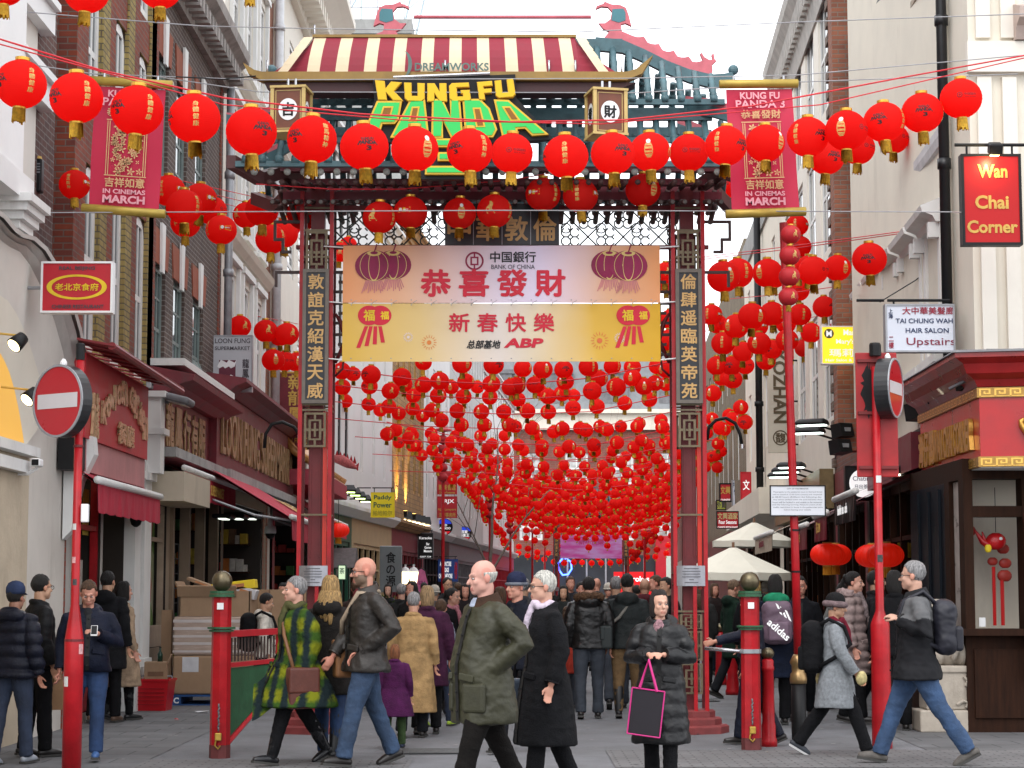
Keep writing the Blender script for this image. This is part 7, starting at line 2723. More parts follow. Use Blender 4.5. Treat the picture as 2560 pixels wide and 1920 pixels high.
def put1(m,s,lon,x,y,w_,h_,bold,warp,up):
 vs,fs,(x0,x1,y0,y1)=text_mesh(s,bold)
 sx,sy=w_/(x1-x0),h_/(y1-y0)
 P_=[]
 for v in vs:
  a,b=(v.x-(x0+x1)/2)*sx,(v.y-(y0+y1)/2)*sy
  if warp:a,b=warp(a,b)
  P_.append((a+x,b+y,0))
 m.add(wrap(P_,lon,LR+up),fs)
def patch(m,poly,lon,up=.002):
 m.add(wrap([(x,y,0) for x,y in poly],lon,LR+up),[tuple(range(len(poly)))])
def pr_film(m,lon):
 put(m,'KUNG FU',lon,0,.03,.1,.024,.05)
 put(m,'PANDA',lon,0,.0,.155,.036,.06,lambda a,b:(a*(1+.2*(-b/.036)),b+1.2*a*a*-1))
 put(m,'3',lon,.01,-.05,.042,.04,.05)
def pr_chars(s):
 def f(m,lon):
  for k,c in enumerate(s):put(m,c,lon,0,.085-.055*k,.045,.045,.012)
 return f
def pr_bank(m,lon):
 vs=[]
 n=18
 ring=[(-.07+.026*math.cos(2*PI*k/n),.026*math.sin(2*PI*k/n),0) for k in range(n)]
 rin=[(-.07+.019*math.cos(2*PI*k/n),.019*math.sin(2*PI*k/n),0) for k in range(n)]
 m.add(wrap(rin+ring,lon,LR+.003),[(k,n+k,n+(k+1)%n,(k+1)%n)[::1] for k in range(n)])
 patch(m,[(-.079,-.008),(-.061,-.008),(-.061,.008),(-.079,.008)],lon,.003)
 put(m,'中国银行',lon,.035,.006,.12,.028,.01)
 put(m,'BANK OF CHINA',lon,.035,-.022,.11,.009,.02)
def pr_oval(m,lon):
 m.cur=0
 for k in range(11):
  y=.045-k*.014
  w_=.042*math.sqrt(max(.05,1-((y+.02)/.085)**2))
  patch(m,[(-w_,y-.005),(w_,y-.005),(w_,y+.005),(-w_,y+.005)],lon)
 m.cur=1
 patch(m,[(.022*math.cos(2*PI*k/12),.072+.026*math.sin(2*PI*k/12)) for k in range(12)],lon)
 m.cur=0
def pr_leaf(m,lon):
 for k in range(13):
  y=.08-k*.012
  w_=.012+.003*k
  o=.012*math.sin(k*.6)
  patch(m,[(-w_+o,y-.0045),(w_+o,y-.0045),(w_+o,y+.0045),(-w_+o,y+.0045)],lon)
def pr_brand(m,lon):
 m.cur=0
 patch(m,[(-.075,-.03),(.0,-.026),(.075,-.034),(.075,.034),(.0,.024),(-.075,.028)],lon)
 m.cur=1
 patch(m,[(-.068,-.018),(.068,-.02),(.068,.02),(-.068,.018)],lon,.003)
 m.cur=2
 put(m,'AMOY',lon,.02,0,.07,.018,.03,None,.0042)
 patch(m,[(-.045+.022*math.cos(2*PI*k/8),.004+.024*math.sin(2*PI*k/8)) for k in range(8)],lon,.0042)
def mesh_of(fn,name,mats,*a):
 m=MB()
 fn(m,*a)
 return m.me(name,mats)
BODY=mesh_of(lan_body,'body',LM)
CAPM=mesh_of(lan_cap,'cap',LCAP)
TASM=mesh_of(lan_tas,'tassel',LTAS)
PRINTS={'F':(pr_film,[LBLK]),'C':(pr_chars('身體健康'),[LGOLD]),'D':(pr_chars('龍馬精神'),[LGOLD]),'B':(pr_bank,[LDR]),'O':(pr_oval,[LGOLD,LWH]),'L':(pr_leaf,[LGOLD]),'A':(pr_brand,[LYE,M('red_label_print',(.5,.01,.03),.6),LWH])}
PM={k:mesh_of(f,'print',mats,0.0) for k,(f,mats) in PRINTS.items()}
def small_mesh(nu,nv):
 m=MB()
 lan_body(m,nu,nv,0)
 lan_cap(m,8,1)
 lan_tas(m,8,2)
 m.cur=3
 m.smooth=False
 for q_ in range(3):
  a=q_*2.1
  for k in range(5):
   y=.05-k*.024
   patch(m,[(-.03,y-.009),(.03,y-.009),(.03,y+.009),(-.03,y+.009)],a)
 return m.me('lantern',[LM,LCAP,LTAS,LGOLD])
SMALL=small_mesh(20,12)
NL=[0]
ORD=['first','second','third','fourth','fifth','sixth','seventh','eighth','ninth','tenth','eleventh','twelfth','thirteenth','fourteenth','fifteenth','sixteenth','seventeenth','eighteenth','nineteenth','twentieth','twenty-first','twenty-second','twenty-third','twenty-fourth','twenty-fifth','twenty-sixth','twenty-seventh','twenty-eighth','twenty-ninth','thirtieth']
RL=random.Random(21)
def obj_of(name,me,parent=None):
 o=bpy.data.objects.new(name,me)
 C.objects.link(o)
 if parent:o.parent=parent
 return o
def lantern(px,py,d,label,group,turn,prints,tilt=True):
 """turn: where on the lantern the first print faces, degrees right of the viewer"""
 Y=2*LR*FPX/d
 NL[0]+=1
 t=thing('paper_lantern',label,'lantern',P(px,py,Y),math.radians(turn),group)
 if tilt:t.rotation_euler=(RL.uniform(-.06,.06),RL.uniform(-.06,.06),math.radians(turn))
 obj_of('body',BODY,t)
 obj_of('cap',CAPM,t)
 obj_of('tassel',TASM,t)
 for k,c in enumerate(prints):
  o=obj_of('print',PM[c],t)
  o.rotation_euler=(0,0,math.radians(k*80))
 return t
def plain(px,py,d,label,group):
 Y=2*LR*FPX/d
 NL[0]+=1
 o=obj_of('paper_lantern',SMALL)
 o.location=P(px,py,Y)
 o.rotation_euler=(RL.uniform(-.07,.07),RL.uniform(-.07,.07),RL.random()*6.28)
 tag(o,label,'lantern',group)
 return o
STRINGM=M('red_cord',(.55,.02,.03),.6)
def string(label,pts,r=.007):
 wire(label,pts,r,STRINGM,'lantern_string')
K=1.1573
front=[(45,182,113,-42,'FC'),(165,212,117,-44,'FC'),(296,239,116,-40,'FC'),(420,256,114,-68,'FC'),(543,284,112,36,'F'),(674,302,110,-40,'FD'),(787,317,107,12,'F'),(896,322,104,36,'OA'),(1015,326,102,-40,'FD'),(1106,331,92,12,'B'),(1222,338,100,-84,'FC'),(1324,332,97,26,'F'),(1404,328,90,-8,'OL'),(1488,330,86,4,'B'),(1568,315,92,-32,'CF'),(1653,310,86,48,'O'),(1745,296,92,-44,'CF'),(1828,282,93,-24,'OB'),(1910,264,92,-26,'FC'),(1992,244,92,-6,'FC'),(2076,213,92,4,'B')]
xs=sorted(range(len(front)),key=lambda i:front[i][0])
desc={'F':'black film lettering','C':'gold characters','D':'gold characters','B':'a dull bank emblem','O':'a gold oval ornament','L':'a gold brush ornament','A':'a yellow food label'}
for i,(x,y,d,tn,pr) in enumerate(front):
 lantern(x*K,y*K,d*K,'red lantern, %s from the left on the nearest string, with %s'%(ORD[i],desc[pr[0]]),'lanterns on the nearest string',tn,pr)
string('red cord of the nearest lantern string',[(-10,95,15.5),(250,175,16),(560,245,16.6),(900,285,17),(1280,305,17.6),(1560,300,18.2),(1880,265,18.8),(2250,195,19.5),(2565,138,20)],.008)
string('second red cord beside the nearest lantern string',[(-10,108,15.6),(560,262,16.7),(1000,300,17.2),(1500,310,18.1),(2050,262,19.1),(2565,144,20)],.006)
for i,(x,y,d,tn,pr) in enumerate([(1785,340,80,20,'F'),(1853,320,76,40,'B'),(1930,300,68,50,'B'),(2036,264,64,40,'F'),(1573,400,62,10,'B')]):
 lantern(x*K,y*K,d*K,'red lantern %s half hidden behind the nearest string at right'%['leftmost of four','second of four','third of four','last of four','set lower by the scroll edge,'][i],'lanterns behind the nearest string',tn,pr)
for i,(x,y,d) in enumerate([(216,-22,118),(400,-30,112),(8,-40,118),(626,-58,100)]):
 lantern(x,y,d,'red lantern cut by the top edge of the view, %s'%['above the left scroll banner','above the brown house cornice','at the far left corner','only its gold fringe showing'][i],'lanterns at the top edge',30,'OL')
second=[(161,399,68,-12,'DA'),(820,470,74,-22,'LC'),(887,459,74,-20,'A'),(993,461,72,8,'OC'),(1068,456,77,-14,'LC'),(1173,420,77,-34,'AC'),(1254,423,77,-14,'CA'),(1389,411,77,36,'OB')]
for i,(x,y,d,tn,pr) in enumerate(second):
 Y2=21.8
 t=lantern(x*K,y*K,d*K*1.0,'smaller red lantern %s from left on the gate string, with %s'%(ORD[i],desc[pr[0]]) if i else 'red lantern with gold characters hanging alone left of the left scroll banner','lanterns before the gate',tn,pr)
 Y=2*LR*FPX/(d*K)
 f=Y2/Y
 t.location=P(x*K,y*K,Y2)
 t.scale=(f,f,f)
string('red cord crossing before the gate beams',[(640,460,21.6),(830,473,21.7),(1000,473,21.8),(1280,450,21.8),(1560,400,21.9)],.007)
left=[(365,412,72),(398,447,80),(432,432,76),(401,482,66),(458,455,66),(478,497,68),(320,472,50),(532,465,60),(566,454,74),(585,517,68),(612,505,66),(657,461,76),(625,490,50),(518,705,50),(574,715,52),(604,728,42),(620,722,52),(590,778,50),(615,780,46),(640,782,44),(733,545,46),(775,560,50),(752,530,40)]
for k in range(4):string('red cord, %s of those over the left cluster of lanterns'%ORD[k],[(118,392+k*4,26),(400,440+k*14,28+k),(760,520+k*20,31+k*2)],.006)
string('red cord tied to the drainpipe above the lowest left lanterns',[(525,760,36),(640,790,40),(745,810,44)],.008)
right=[(1563,598,72),(1594,590,68),(1658,590,66),(1673,596,56),(1747,580,60),(1757,585,66),(1809,579,60),(1878,560,76),(1722,487,50),(1728,533,50),(1726,580,50),(1725,628,48),(1728,680,50),(1590,705,56),(1624,683,60),(1637,705,46),(1668,678,56),(1698,700,44),(1780,663,50),(1821,661,46),(1752,719,46),(1550,700,44),(1537,680,48),(1562,742,52),(1605,760,46),(1640,742,52),(1668,755,44),(1700,735,50),(1716,758,40),(1737,752,42),(1580,790,44),(1610,790,40),(1548,790,44),(1583,820,42),(1560,815,40),(1655,780,42),(1540,850,38),(1690,770,38),(1600,880,34),(1575,897,30),(1610,912,34),(1582,905,32),(1556,925,32),(1538,905,30),(1545,985,26),(1558,975,26),(1550,1010,26),(1437,590,50),(1440,612,44),(1447,690,46),(1445,735,50)]
right=[(x*K,y*K,d*K) for x,y,d in right]
def levels(pts,step,where,group,prints):
 pts=sorted(pts,key=lambda q:(round(q[1]/step),q[0]))
 rown,last,cnt=0,None,0
 for x,y,d in pts:
  r=round(y/step)
  if r!=last:
   last,cnt=r,0
   rown+=1
  lantern(x,y,d,'red lantern %s, %s from the left in the %s level down'%(where,ORD[cnt],ORD[rown-1]),group,RL.uniform(-60,60),RL.choice(prints))
  cnt+=1
levels(right,50,'right of the gate','lanterns right of the gate',['OC','F','FC','LB','CA','O','B'])
for k,(p0,p1,pm) in enumerate((((1700,650,34),(2260,578,26),(1980,615,29)),((1700,655,34),(2265,582,26),(1980,622,29)),((1740,755,40),(2170,705,31),(1960,735,34)),((1740,830,44),(2050,790,36),(1900,815,40)))):
 string('red cord, %s of those right of the gate column'%ORD[k],[p0,pm,p1],.007)
left=[(x*K,y*K,d*K) for x,y,d in left]
levels([q for q in left if q[2]>63],60,'before the brown brick house','lanterns left of the gate',['OC','FD','A','LB','DA'])
levels([q for q in left if q[2]<=63],45,'beside the left column','lanterns by the left column',['OC','FD','LB'])
DRL=M('dark_red_lantern_cloth',(.40,.008,.014),.6,.1,6)
for i,(x,y,d) in enumerate([(1708,507,44),(1706,552,46),(1705,597,46),(1703,641,43)]):
 px_,py_,dd=x*K,y*K,d*K
 Y=20.6
 t=thing('post_lantern','dark red lantern, %s of four stacked on the red lantern post'%['topmost','second','third','lowest'][i],'lantern',P(px_,py_,Y),.4,'stacked lanterns on the near post')
 f=dd/FPX*Y/(2*LR)
 t.scale=(f,f,f)
 o=obj_of('body',BODY,t)
 o.material_slots[0].link='OBJECT'
 o.material_slots[0].material=DRL
 obj_of('cap',CAPM,t)
 if i==3:obj_of('tassel',TASM,t)
 o=obj_of('print',PM['L'],t)
A0=(640,640)
rowsA=[(555,745,120),(560,850,110),(630,765,100),(745,770,130),(735,845,110),(810,800,80),(945,785,125),(870,875,115),(960,830,110),(1085,835,115),(1190,810,125),(1180,905,110),(1265,850,100),(1360,815,115),(1345,910,105),(1435,850,90),(1085,690,110),(1335,700,130),(1540,705,135),(1525,830,120),(1515,915,105),(1650,850,120),(580,940,95),(640,960,85),(730,960,95),(805,1000,90),(860,975,100),(925,1020,95),(1015,990,95),(1080,1035,90),(1140,1000,100),(1200,1065,100),(1305,1005,105),(1330,1095,100),(1460,1010,105),(1480,1095,100),(1605,1010,100),(1640,1095,100),(1020,905,100),(680,1135,80),(760,1145,75),(850,1155,95),(875,1130,70),(1005,1145,85),(990,1180,90),(1135,1150,85),(1165,1185,70),(1295,1165,80),(1350,1215,90),(1455,1165,85),(1530,1220,85),(1610,1165,80),(925,1210,80),(1040,1230,85),(1085,1240,60),(1145,1260,80)]
rowsB=[(70,730,120),(200,735,130),(335,735,125),(495,720,130),(650,715,115),(780,720,115),(940,715,110),(1000,735,120),(30,840,120),(150,835,120),(180,870,90),(235,910,110),(345,815,115),(325,890,110),(400,905,90),(565,795,115),(520,875,125),(675,850,130),(780,790,120),(855,845,120),(925,825,110),(730,955,100),(890,930,105),(40,930,100),(1000,830,100),(100,1005,105),(235,1010,105),(395,985,105),(550,975,105),(20,1105,90),(130,1115,100),(160,1160,80),(270,1140,90),(325,1120,100),(440,1115,90),(480,1130,95),(570,1105,90),(615,1125,95),(705,1105,85),(825,1085,85),(810,1105,90),(965,1065,90),(975,1110,95),(840,1195,90),(1000,1180,85),(40,1225,85),(195,1230,90),(370,1235,95),(530,1225,95),(680,1210,95),(890,1260,80),(810,1280,85),(735,1300,75),(645,1310,75),(990,1215,80)]
mid=[(A0[0]+x*.3858,A0[1]+y*.3858,d*.3858) for x,y,d in rowsA]+[(1280+x*.3858,640+y*.3858,d*.3858) for x,y,d in rowsB]
levels(mid,42,'under the gate banner','lanterns filling the view under the gate banner',['O','C','OB','L','F','B'])
for k in range(7):
 y0=900+k*42
 Y=42+k*4
 string('red cord, %s in the strings under the gate banner'%ORD[k],[(835,y0+20,Y),(1060,y0+52-4*k,Y),(1280,y0+62-5*k,Y),(1480,y0+45,Y),(1745,y0-10,Y)],.012)
far=[]
SPEC=[(1130,1262,33,62),(1165,1150,31,66),(1190,1160,30,69),(1218,1180,27,74),(1240,1205,26,79),(1262,1225,24,85),(1284,1240,22,91),(1305,1262,20,98),(1325,1285,19,106),(1345,1302,18,112),(1368,1322,17,118),(1392,1350,16,126),(1408,1362,15.5,131)]
for k,(ym,ye,d,Y) in enumerate(SPEC):
 xl=P(1280,1200,Y)
 lx,rx_=lpt(min(Y,121))[0]+.4,rx(Y)-.3
 n=int((rx_-lx)/(.52+.1*RL.random()))
 pxl,pxr=1280+lx*FPX/Y,1280+rx_*FPX/Y
 top=ym-(26-k)
 for i in range(n):
  f=(i+.5+RL.uniform(-.12,.12))/n
  s_=(f-.5)*2
  y=ym-(ym-(ym-62+3*k))*s_*s_+RL.uniform(-3,3)
  far.append((pxl+(pxr-pxl)*f,y,d*RL.uniform(.93,1.07),k,Y))
 string('red cord, %s of the far strings down the street'%ORD[k],[(pxl,ym-75+3*k,Y),(pxl+(pxr-pxl)*.25,ym-30,Y),((pxl+pxr)/2,ym-14,Y),(pxl+(pxr-pxl)*.75,ym-30,Y),(pxr,ym-75+3*k,Y)],.014)
for k in range(26):
 f=k/25
 far.append((1165+105*f+RL.uniform(-5,5),1215+150*f+RL.uniform(-8,8),26-9*f,13,70+50*f))
 far.append((1640-60*f,1330+60*f+RL.uniform(-12,12),17,13,118))
for k in range(24):
 Y=80+2.2*k
 lx,rx_=lpt(min(Y,121))[0]+.4,rx(Y)-.3
 n=int((rx_-lx)/.47)
 zc=4.75+1.5*(k%3)/2+.25*RL.random()
 for i in range(n):
  s_=((i+.5+RL.uniform(-.2,.2))/n-.5)*2
  far.append((1280+((lx+rx_)/2+(rx_-lx)/2*s_)*FPX/Y,HZ-(zc+1.25*s_*s_-CH+RL.uniform(-.06,.06))*FPX/Y,2*LR*FPX/Y*.97,13,Y))
far.sort(key=lambda q:-q[2])
room=298-NL[0]
rest=MB()
rest.smooth=True
for i,(x,y,d,k,Y) in enumerate(far):
 if i<room:
  plain(x,y,d,'one of the small plain red lanterns on the %s far string down the street'%ORD[k] if k<13 else 'one of the small red lanterns in the lines running away down the sides','small lanterns on far string %d'%(k+1))
 else:
  c_=P(x,y,2*LR*FPX/d)
  rest.cur=0
  rest.ell(c_,(LR,LR,LR*SQ),10,7)
  rest.cur=1
  rest.ell(c_+Vector((0,0,LR)),(.06,.06,.025),6,4)
  rest.ell(c_-Vector((0,0,LR+.05)),(.05,.05,.07),6,4)
o=rest.bd('far_lanterns',[LM,LTAS])
tag(o,'mass of tiny red lanterns at the far end of the street','lanterns',None,'stuff')
# PEOPLE
def attr_mat(name,rough,var,scale,bump=0.0,sss=0):
 m,nt,b=_base(name,rough,0,.3)
 at=nt.nodes.new('ShaderNodeAttribute')
 at.attribute_name='Col'
 tc=N(nt,'ShaderNodeTexCoord')
 nz=N(nt,'ShaderNodeTexNoise',Scale=scale,Detail=4)
 mr=N(nt,'ShaderNodeMapRange')
 mr.inputs['To Min'].default_value,mr.inputs['To Max'].default_value=1-var,1+var
 vm=nt.nodes.new('ShaderNodeVectorMath')
 vm.operation='SCALE'
 L=nt.links
 L.new(tc.outputs['Object'],nz.inputs['Vector'])
 L.new(nz.outputs['Fac'],mr.inputs['Value'])
 L.new(at.outputs['Color'],vm.inputs[0])
 L.new(mr.outputs[0],vm.inputs['Scale'])
 L.new(vm.outputs[0],b.inputs['Base Color'])
 if bump:
  bp=N(nt,'ShaderNodeBump',Strength=bump,Distance=.01)
  L.new(nz.outputs['Fac'],bp.inputs['Height'])
  L.new(bp.outputs[0],b.inputs['Normal'])
 return m
SEAM=M('dark_seam',(.006,.006,.006),.7)
SKINM=attr_mat('skin',.5,.12,30)
PAINTM=attr_mat('two_tone_cloth',.8,.2,12,.2)
def cl(name,col,rough=.88,var=.4):return M(name,mul(col,.62 if max(col)<.05 else.85),rough,var,9.0,.4,spec=.18,bscale=90)
def hairm(name,col):return M(name,col,.5,.75,45.0,.8,bscale=150,stretch=(2,2,.2))
def plaid():
 m,nt,b=_base('green_yellow_plaid_wool',.95,0,.1)
 L=nt.links
 tc=N(nt,'ShaderNodeTexCoord')
 nz=N(nt,'ShaderNodeTexNoise',Scale=28,Detail=4)
 L.new(tc.outputs['Object'],nz.inputs['Vector'])
 ad=nt.nodes.new('ShaderNodeVectorMath')
 ad.operation='MULTIPLY_ADD'
 ad.inputs[1].default_value=(.05,)*3
 L.new(nz.outputs['Color'],ad.inputs[0])
 L.new(tc.outputs['Object'],ad.inputs[2])
 sp=N(nt,'ShaderNodeSeparateXYZ')
 L.new(ad.outputs[0],sp.inputs[0])
 def band(sock,k,ph):
  a=N(nt,'ShaderNodeMath')
  a.operation='MULTIPLY_ADD'
  a.inputs[1].default_value,a.inputs[2].default_value=k,ph
  s=N(nt,'ShaderNodeMath')
  s.operation='SINE'
  r=N(nt,'ShaderNodeMapRange')
  r.inputs['From Min'].default_value,r.inputs['From Max'].default_value=-.6,.6
  L.new(sock,a.inputs[0])
  L.new(a.outputs[0],s.inputs[0])
  L.new(s.outputs[0],r.inputs['Value'])
  return r.outputs[0]
 xy=N(nt,'ShaderNodeMath')
 xy.operation='ADD'
 L.new(sp.outputs[0],xy.inputs[0])
 L.new(sp.outputs[1],xy.inputs[1])
 v,h=band(xy.outputs[0],31,.6),band(sp.outputs[2],31,.3)
 m1,m2=nt.nodes.new('ShaderNodeMixRGB'),nt.nodes.new('ShaderNodeMixRGB')
 m1.inputs['Color1'].default_value,m1.inputs['Color2'].default_value=(.012,.02,.022,1),(.035,.075,.012,1)
 m2.inputs['Color2'].default_value=(.17,.18,.012,1)
 L.new(v,m1.inputs['Fac'])
 L.new(m1.outputs[0],m2.inputs['Color1'])
 mm=N(nt,'ShaderNodeMath')
 mm.operation='MULTIPLY'
 L.new(v,mm.inputs[0])
 L.new(h,mm.inputs[1])
 L.new(mm.outputs[0],m2.inputs['Fac'])
 L.new(m2.outputs[0],b.inputs['Base Color'])
 bp=N(nt,'ShaderNodeBump',Strength=.6,Distance=.02)
 L.new(nz.outputs['Fac'],bp.inputs['Height'])
 L.new(bp.outputs[0],b.inputs['Normal'])
 return m
def folds(A,seed,puff=0):
 A*=1.5
 sv=Vector((seed*3.7,seed*1.3,seed))
 def f(p):
  q=Vector((p.x*7,p.y*7,p.z*5))+sv
  d=A*(noise.noise(q)*.7+.8*(.35-abs(noise.noise(Vector((q.x*1.1+q.z*.8,q.y*1.1,q.z*2.2)))))+.45*(.3-abs(noise.noise(Vector((q.x*2.4-q.z,q.y*2.4+q.z,q.z*4.2))))))
  if puff:d+=puff*abs(math.sin(p.z*PI/.105+.3*noise.noise(q)))
  return d
 return f
ARM={'down':((.05,-.03,-.28),(.06,.05,-.53)),'back':((.05,-.13,-.25),(.05,-.13,-.5)),'fwd':((.05,.07,-.27),(.02,.22,-.48)),'pocket':((.11,-.13,-.24),(-.06,.09,-.44)),'phone':((.09,.02,-.27),(-.10,.27,-.17)),'strap':((.11,-.05,-.25),(-.06,.15,-.15)),'fold':((.08,.02,-.27),(-.12,.22,-.24)),'point':((.1,.22,-.16),(.12,.5,-.22))}
def ring(cx,cy,z,rx,ry,n=24,e=2.4):
 o=[]
 for k in range(n):
  a=2*PI*k/n
  c,s=math.cos(a),math.sin(a)
  o.append(Vector((cx+rx*math.copysign(abs(c)**(2/e),c),cy+ry*math.copysign(abs(s)**(2/e),s),z)))
 return o
NP=[0]
def person(label,px,base,face,H=1.7,W=1.0,legs=((12,4),(-12,14)),arms=('down','down'),head=(0,0),hair=('short',(.03,.022,.018)),skin=(.50,.27,.19),top=None,hem=.82,flare=.0,loose=1.0,trouser=None,shoe=None,A=.008,puff=0,belly=0,hood=None,collar=None,scarf=None,beard=None,glasses=False,hat=None,paint=None,fur=None,boots=None,q=.0075,Y=None,group=None,lean=0,vneck=None,bare=True):
 NP[0]+=1
 seed=NP[0]
 if Y is None:
  g=G(px,base)
  Y=g.y
 x=P(px,HZ,Y).x
 top=top or cl('dark_coat',(.02,.02,.022))
 trouser=trouser or cl('dark_trousers',(.016,.017,.022))
 shoe=shoe or M('dark_leather',(.018,.015,.014),.35,.3,8)
 S=H/1.75
 fine=q<.012
 V=lambda x_,y_,z_:Vector((x_*S,y_*S,z_*S))
 jl=[]
 for sd,(a,k) in zip((-1,1),legs):
  a1,a2=math.radians(a),math.radians(a-k)
  hip=Vector((sd*.09*W,0,.92))
  kn=hip+Vector((sd*.01,-math.sin(a1)*.43,-math.cos(a1)*.43))
  an=kn+Vector((0,-math.sin(a2)*.42,-math.cos(a2)*.42))
  jl.append((hip,kn,an,max(-.35,min(.9,-a2*.85 if a2<0 else-a2*.5))))
 dz=.075-min(j[2].z-(.13*math.sin(j[3]) if j[3]>0 else-.04*math.sin(j[3])) for j in jl)
 ja=[]
 for sd,s_ in zip((-1,1),arms):
  e,w_=ARM[s_] if isinstance(s_,str) else s_
  sh=Vector((sd*.185*W,.01-lean,1.41))
  ja.append((sh,sh+Vector((sd*e[0],-e[1],e[2])),sh+Vector((sd*w_[0],-w_[1],w_[2]))))
 up=Vector((0,0,dz))
 sc=lambda p:(p+up)*S
 HC=Vector((0,-.02-lean*1.15,1.635))
 RH=Matrix.Rotation(math.radians(head[0]),3,'Z')@Matrix.Rotation(math.radians(head[1]),3,'X')
 hd=lambda x_,y_,z_:sc(HC+RH@Vector((x_,y_,z_)))
 b=MB()
 T=lambda z,rx,ry,y=0:ring(0,(y-lean*max(0,z-.95)/.46)*S,(z+dz)*S,rx*S,ry*S,20,2.2)
 b.loft([T(.86,.13*W,.09),T(.95,.15*W,.1),T(1.1,.13*W,.09),T(1.3,.145*W,.09),T(1.39,.12*W,.065),T(1.45,.055,.05)])
 b.cap([sc(Vector((0,.0-lean,1.4))),hd(0,.025,-.06)],[.058*S,.056*S])
 E=lambda c,r:b.ell(hd(*c),[v*S for v in r],18,12,RH)
 E((0,.012,.03),(.074,.094,.092))
 E((0,-.032,-.04),(.06,.058,.085))
 E((0,-.066,-.1),(.026,.022,.02))
 for s_ in(-1,1):
  E((s_*.04,-.012,-.06),(.026,.045,.042))
  E((s_*.036,-.066,-.03),(.024,.02,.024))
  E((s_*.077,.012,-.012),(.012,.02,.031))
 if fine:
  b.cap([hd(0,-.085,.005),hd(0,-.108,-.035)],[.009*S,.015*S],8)
  b.cap([hd(-.036,-.08,.018),hd(0,-.09,.016),hd(.036,-.08,.018)],[.01*S,.011*S,.01*S],8)
  b.cap([hd(-.02,-.083,-.072),hd(0,-.09,-.071),hd(.02,-.083,-.072)],[.008*S]*3,6)
  b.cap([hd(-.016,-.082,-.085),hd(0,-.088,-.086),hd(.016,-.082,-.085)],[.008*S]*3,6)
 for sd,(sh,el,wr) in zip((-1,1),ja):
  b.cap([sc(sh+Vector((-.02*sd,0,-.04))),sc(el),sc(wr)],[.034*S,.034*S,.026*S])
  d=(wr-el).normalized()
  up_=Vector((0,-1,0)) if abs(d.y)<.8 else Vector((0,0,1))
  ax=(up_-d*up_.dot(d)).normalized()
  nm=d.cross(ax)*sd*-1
  p0=wr+d*.02
  Rm=Matrix((ax,nm,d)).transposed()
  b.ell(sc(wr+d*.065),(.038*S,.017*S,.055*S),12,8,Rm)
  for k in range(4):
   s0=wr+d*.105+ax*(.027-.018*k)
   L_=(.036,.042,.038,.028)[k]
   m1=s0+(d*.85+nm*.5)*L_
   m2=m1+(d*.35+nm*.9)*L_*.8
   b.cap([sc(s0-d*.02),sc(m1),sc(m2)],[.009*S,.0085*S,.0075*S],6)
  t0=wr+d*.045+ax*.032
  b.cap([sc(t0),sc(t0+ax*.022+d*.028+nm*.012),sc(t0+ax*.022+d*.055+nm*.03)],[.012*S,.0105*S,.009*S],6)
 for hip,kn,an,ft in jl:b.cap([sc(hip),sc(kn),sc(an)],[.075*S,.045*S,.032*S])
 Ri=RH.inverted()
 def skinp(p):
  l=Ri@(p/S-up-HC)
  c=skin
  if-.13<l.z<.14 and abs(l.x)<.1:
   if beard and l.y<.02 and l.z<-.045+.02*(l.y>-.06):c=beard
   if l.y<-.07:
    if abs(l.x)<.024 and-.092<l.z<-.066:c=(skin[0]*.74,skin[1]*.55,skin[2]*.56)
    if.016<abs(l.x)<.044 and-.012<l.z<.002:c=(skin[0]*.3,skin[1]*.3,skin[2]*.34)
    if.014<abs(l.x)<.05 and.016<l.z<.028:c=mul(skin,.55)
   elif l.z>-.04 and abs(l.x)>.066:c=(skin[0],skin[1]*.82,skin[2]*.8)
  elif p.z<1.2*S:c=(skin[0],skin[1]*.88,skin[2]*.85)
  return c
 root=remesh(b,q*S,'person',SKINM,None,2,None,skinp)
 root.location=(x,Y,0)
 root.rotation_euler=(0,0,math.radians(face))
 tag(root,label,'person',group)
 vq=max(.012,q*1.7)*S
 c=MB()
 R_=lambda z,rx,ry,y=0:ring(0,(y-lean*max(0,z-.95)/.46)*S,(z+dz)*S,rx*S,ry*S)
 rings=[R_(1.478,.066,.062,.0),R_(1.455,.11*W,.085,.01),R_(1.42,.175*W,.1*W,.005),R_(1.32,.2*W,.125*W,0),R_(1.16,.192*W,.13*W+belly*.5,-belly*.5),R_(1.02,.19*W,.135*W+belly,-belly),R_(.92,.195*W+flare*.3,.14*W+belly*.7+flare*.3,-belly*.6)]
 if hem<.84:rings.append(R_((hem+.92)/2,.2*W+flare*.7,.15*W+flare*.7,-belly*.3))
 rings.append(R_(hem,.2*W+flare,.15*W+flare,0))
 c.loft(rings[::-1])
 for sh,el,wr in ja:
  w2=el+(wr-el)*.93
  c.tube([sc(sh+Vector((-.075 if sh.x>0 else.075,0,.005))),sc(sh+Vector((-.012 if sh.x>0 else.012,0,-.012))),sc(sh.lerp(el,.5)),sc(el),sc(el.lerp(w2,.5)),sc(w2)],[.05*S,.066*S,.068*S*loose,.062*S*loose,.058*S*loose,.05*S*loose],12)
 if collar is None:c.tube([(sc(Vector((.078*math.cos(a),.075*math.sin(a)-lean+.005,1.475+.02*math.sin(a))))) for a in[PI*2*k/14-1.2 for k in range(14)]],.028*S,8)
 def fy(z):
  q_=sorted((r_[0].z/S-dz,min(p.y for p in r_)) for r_ in rings)
  for(a,ya),(b_,yb) in zip(q_,q_[1:]):
   if a<=z<=b_:return ya+(yb-ya)*(z-a)/max(1e-6,b_-a)
  return q_[0][1] if z<q_[0][0] else q_[-1][1]
 if hood:c.ell(sc(Vector((0,.085-lean,1.45))),(.15*S,.085*S,.09*S),16,10)
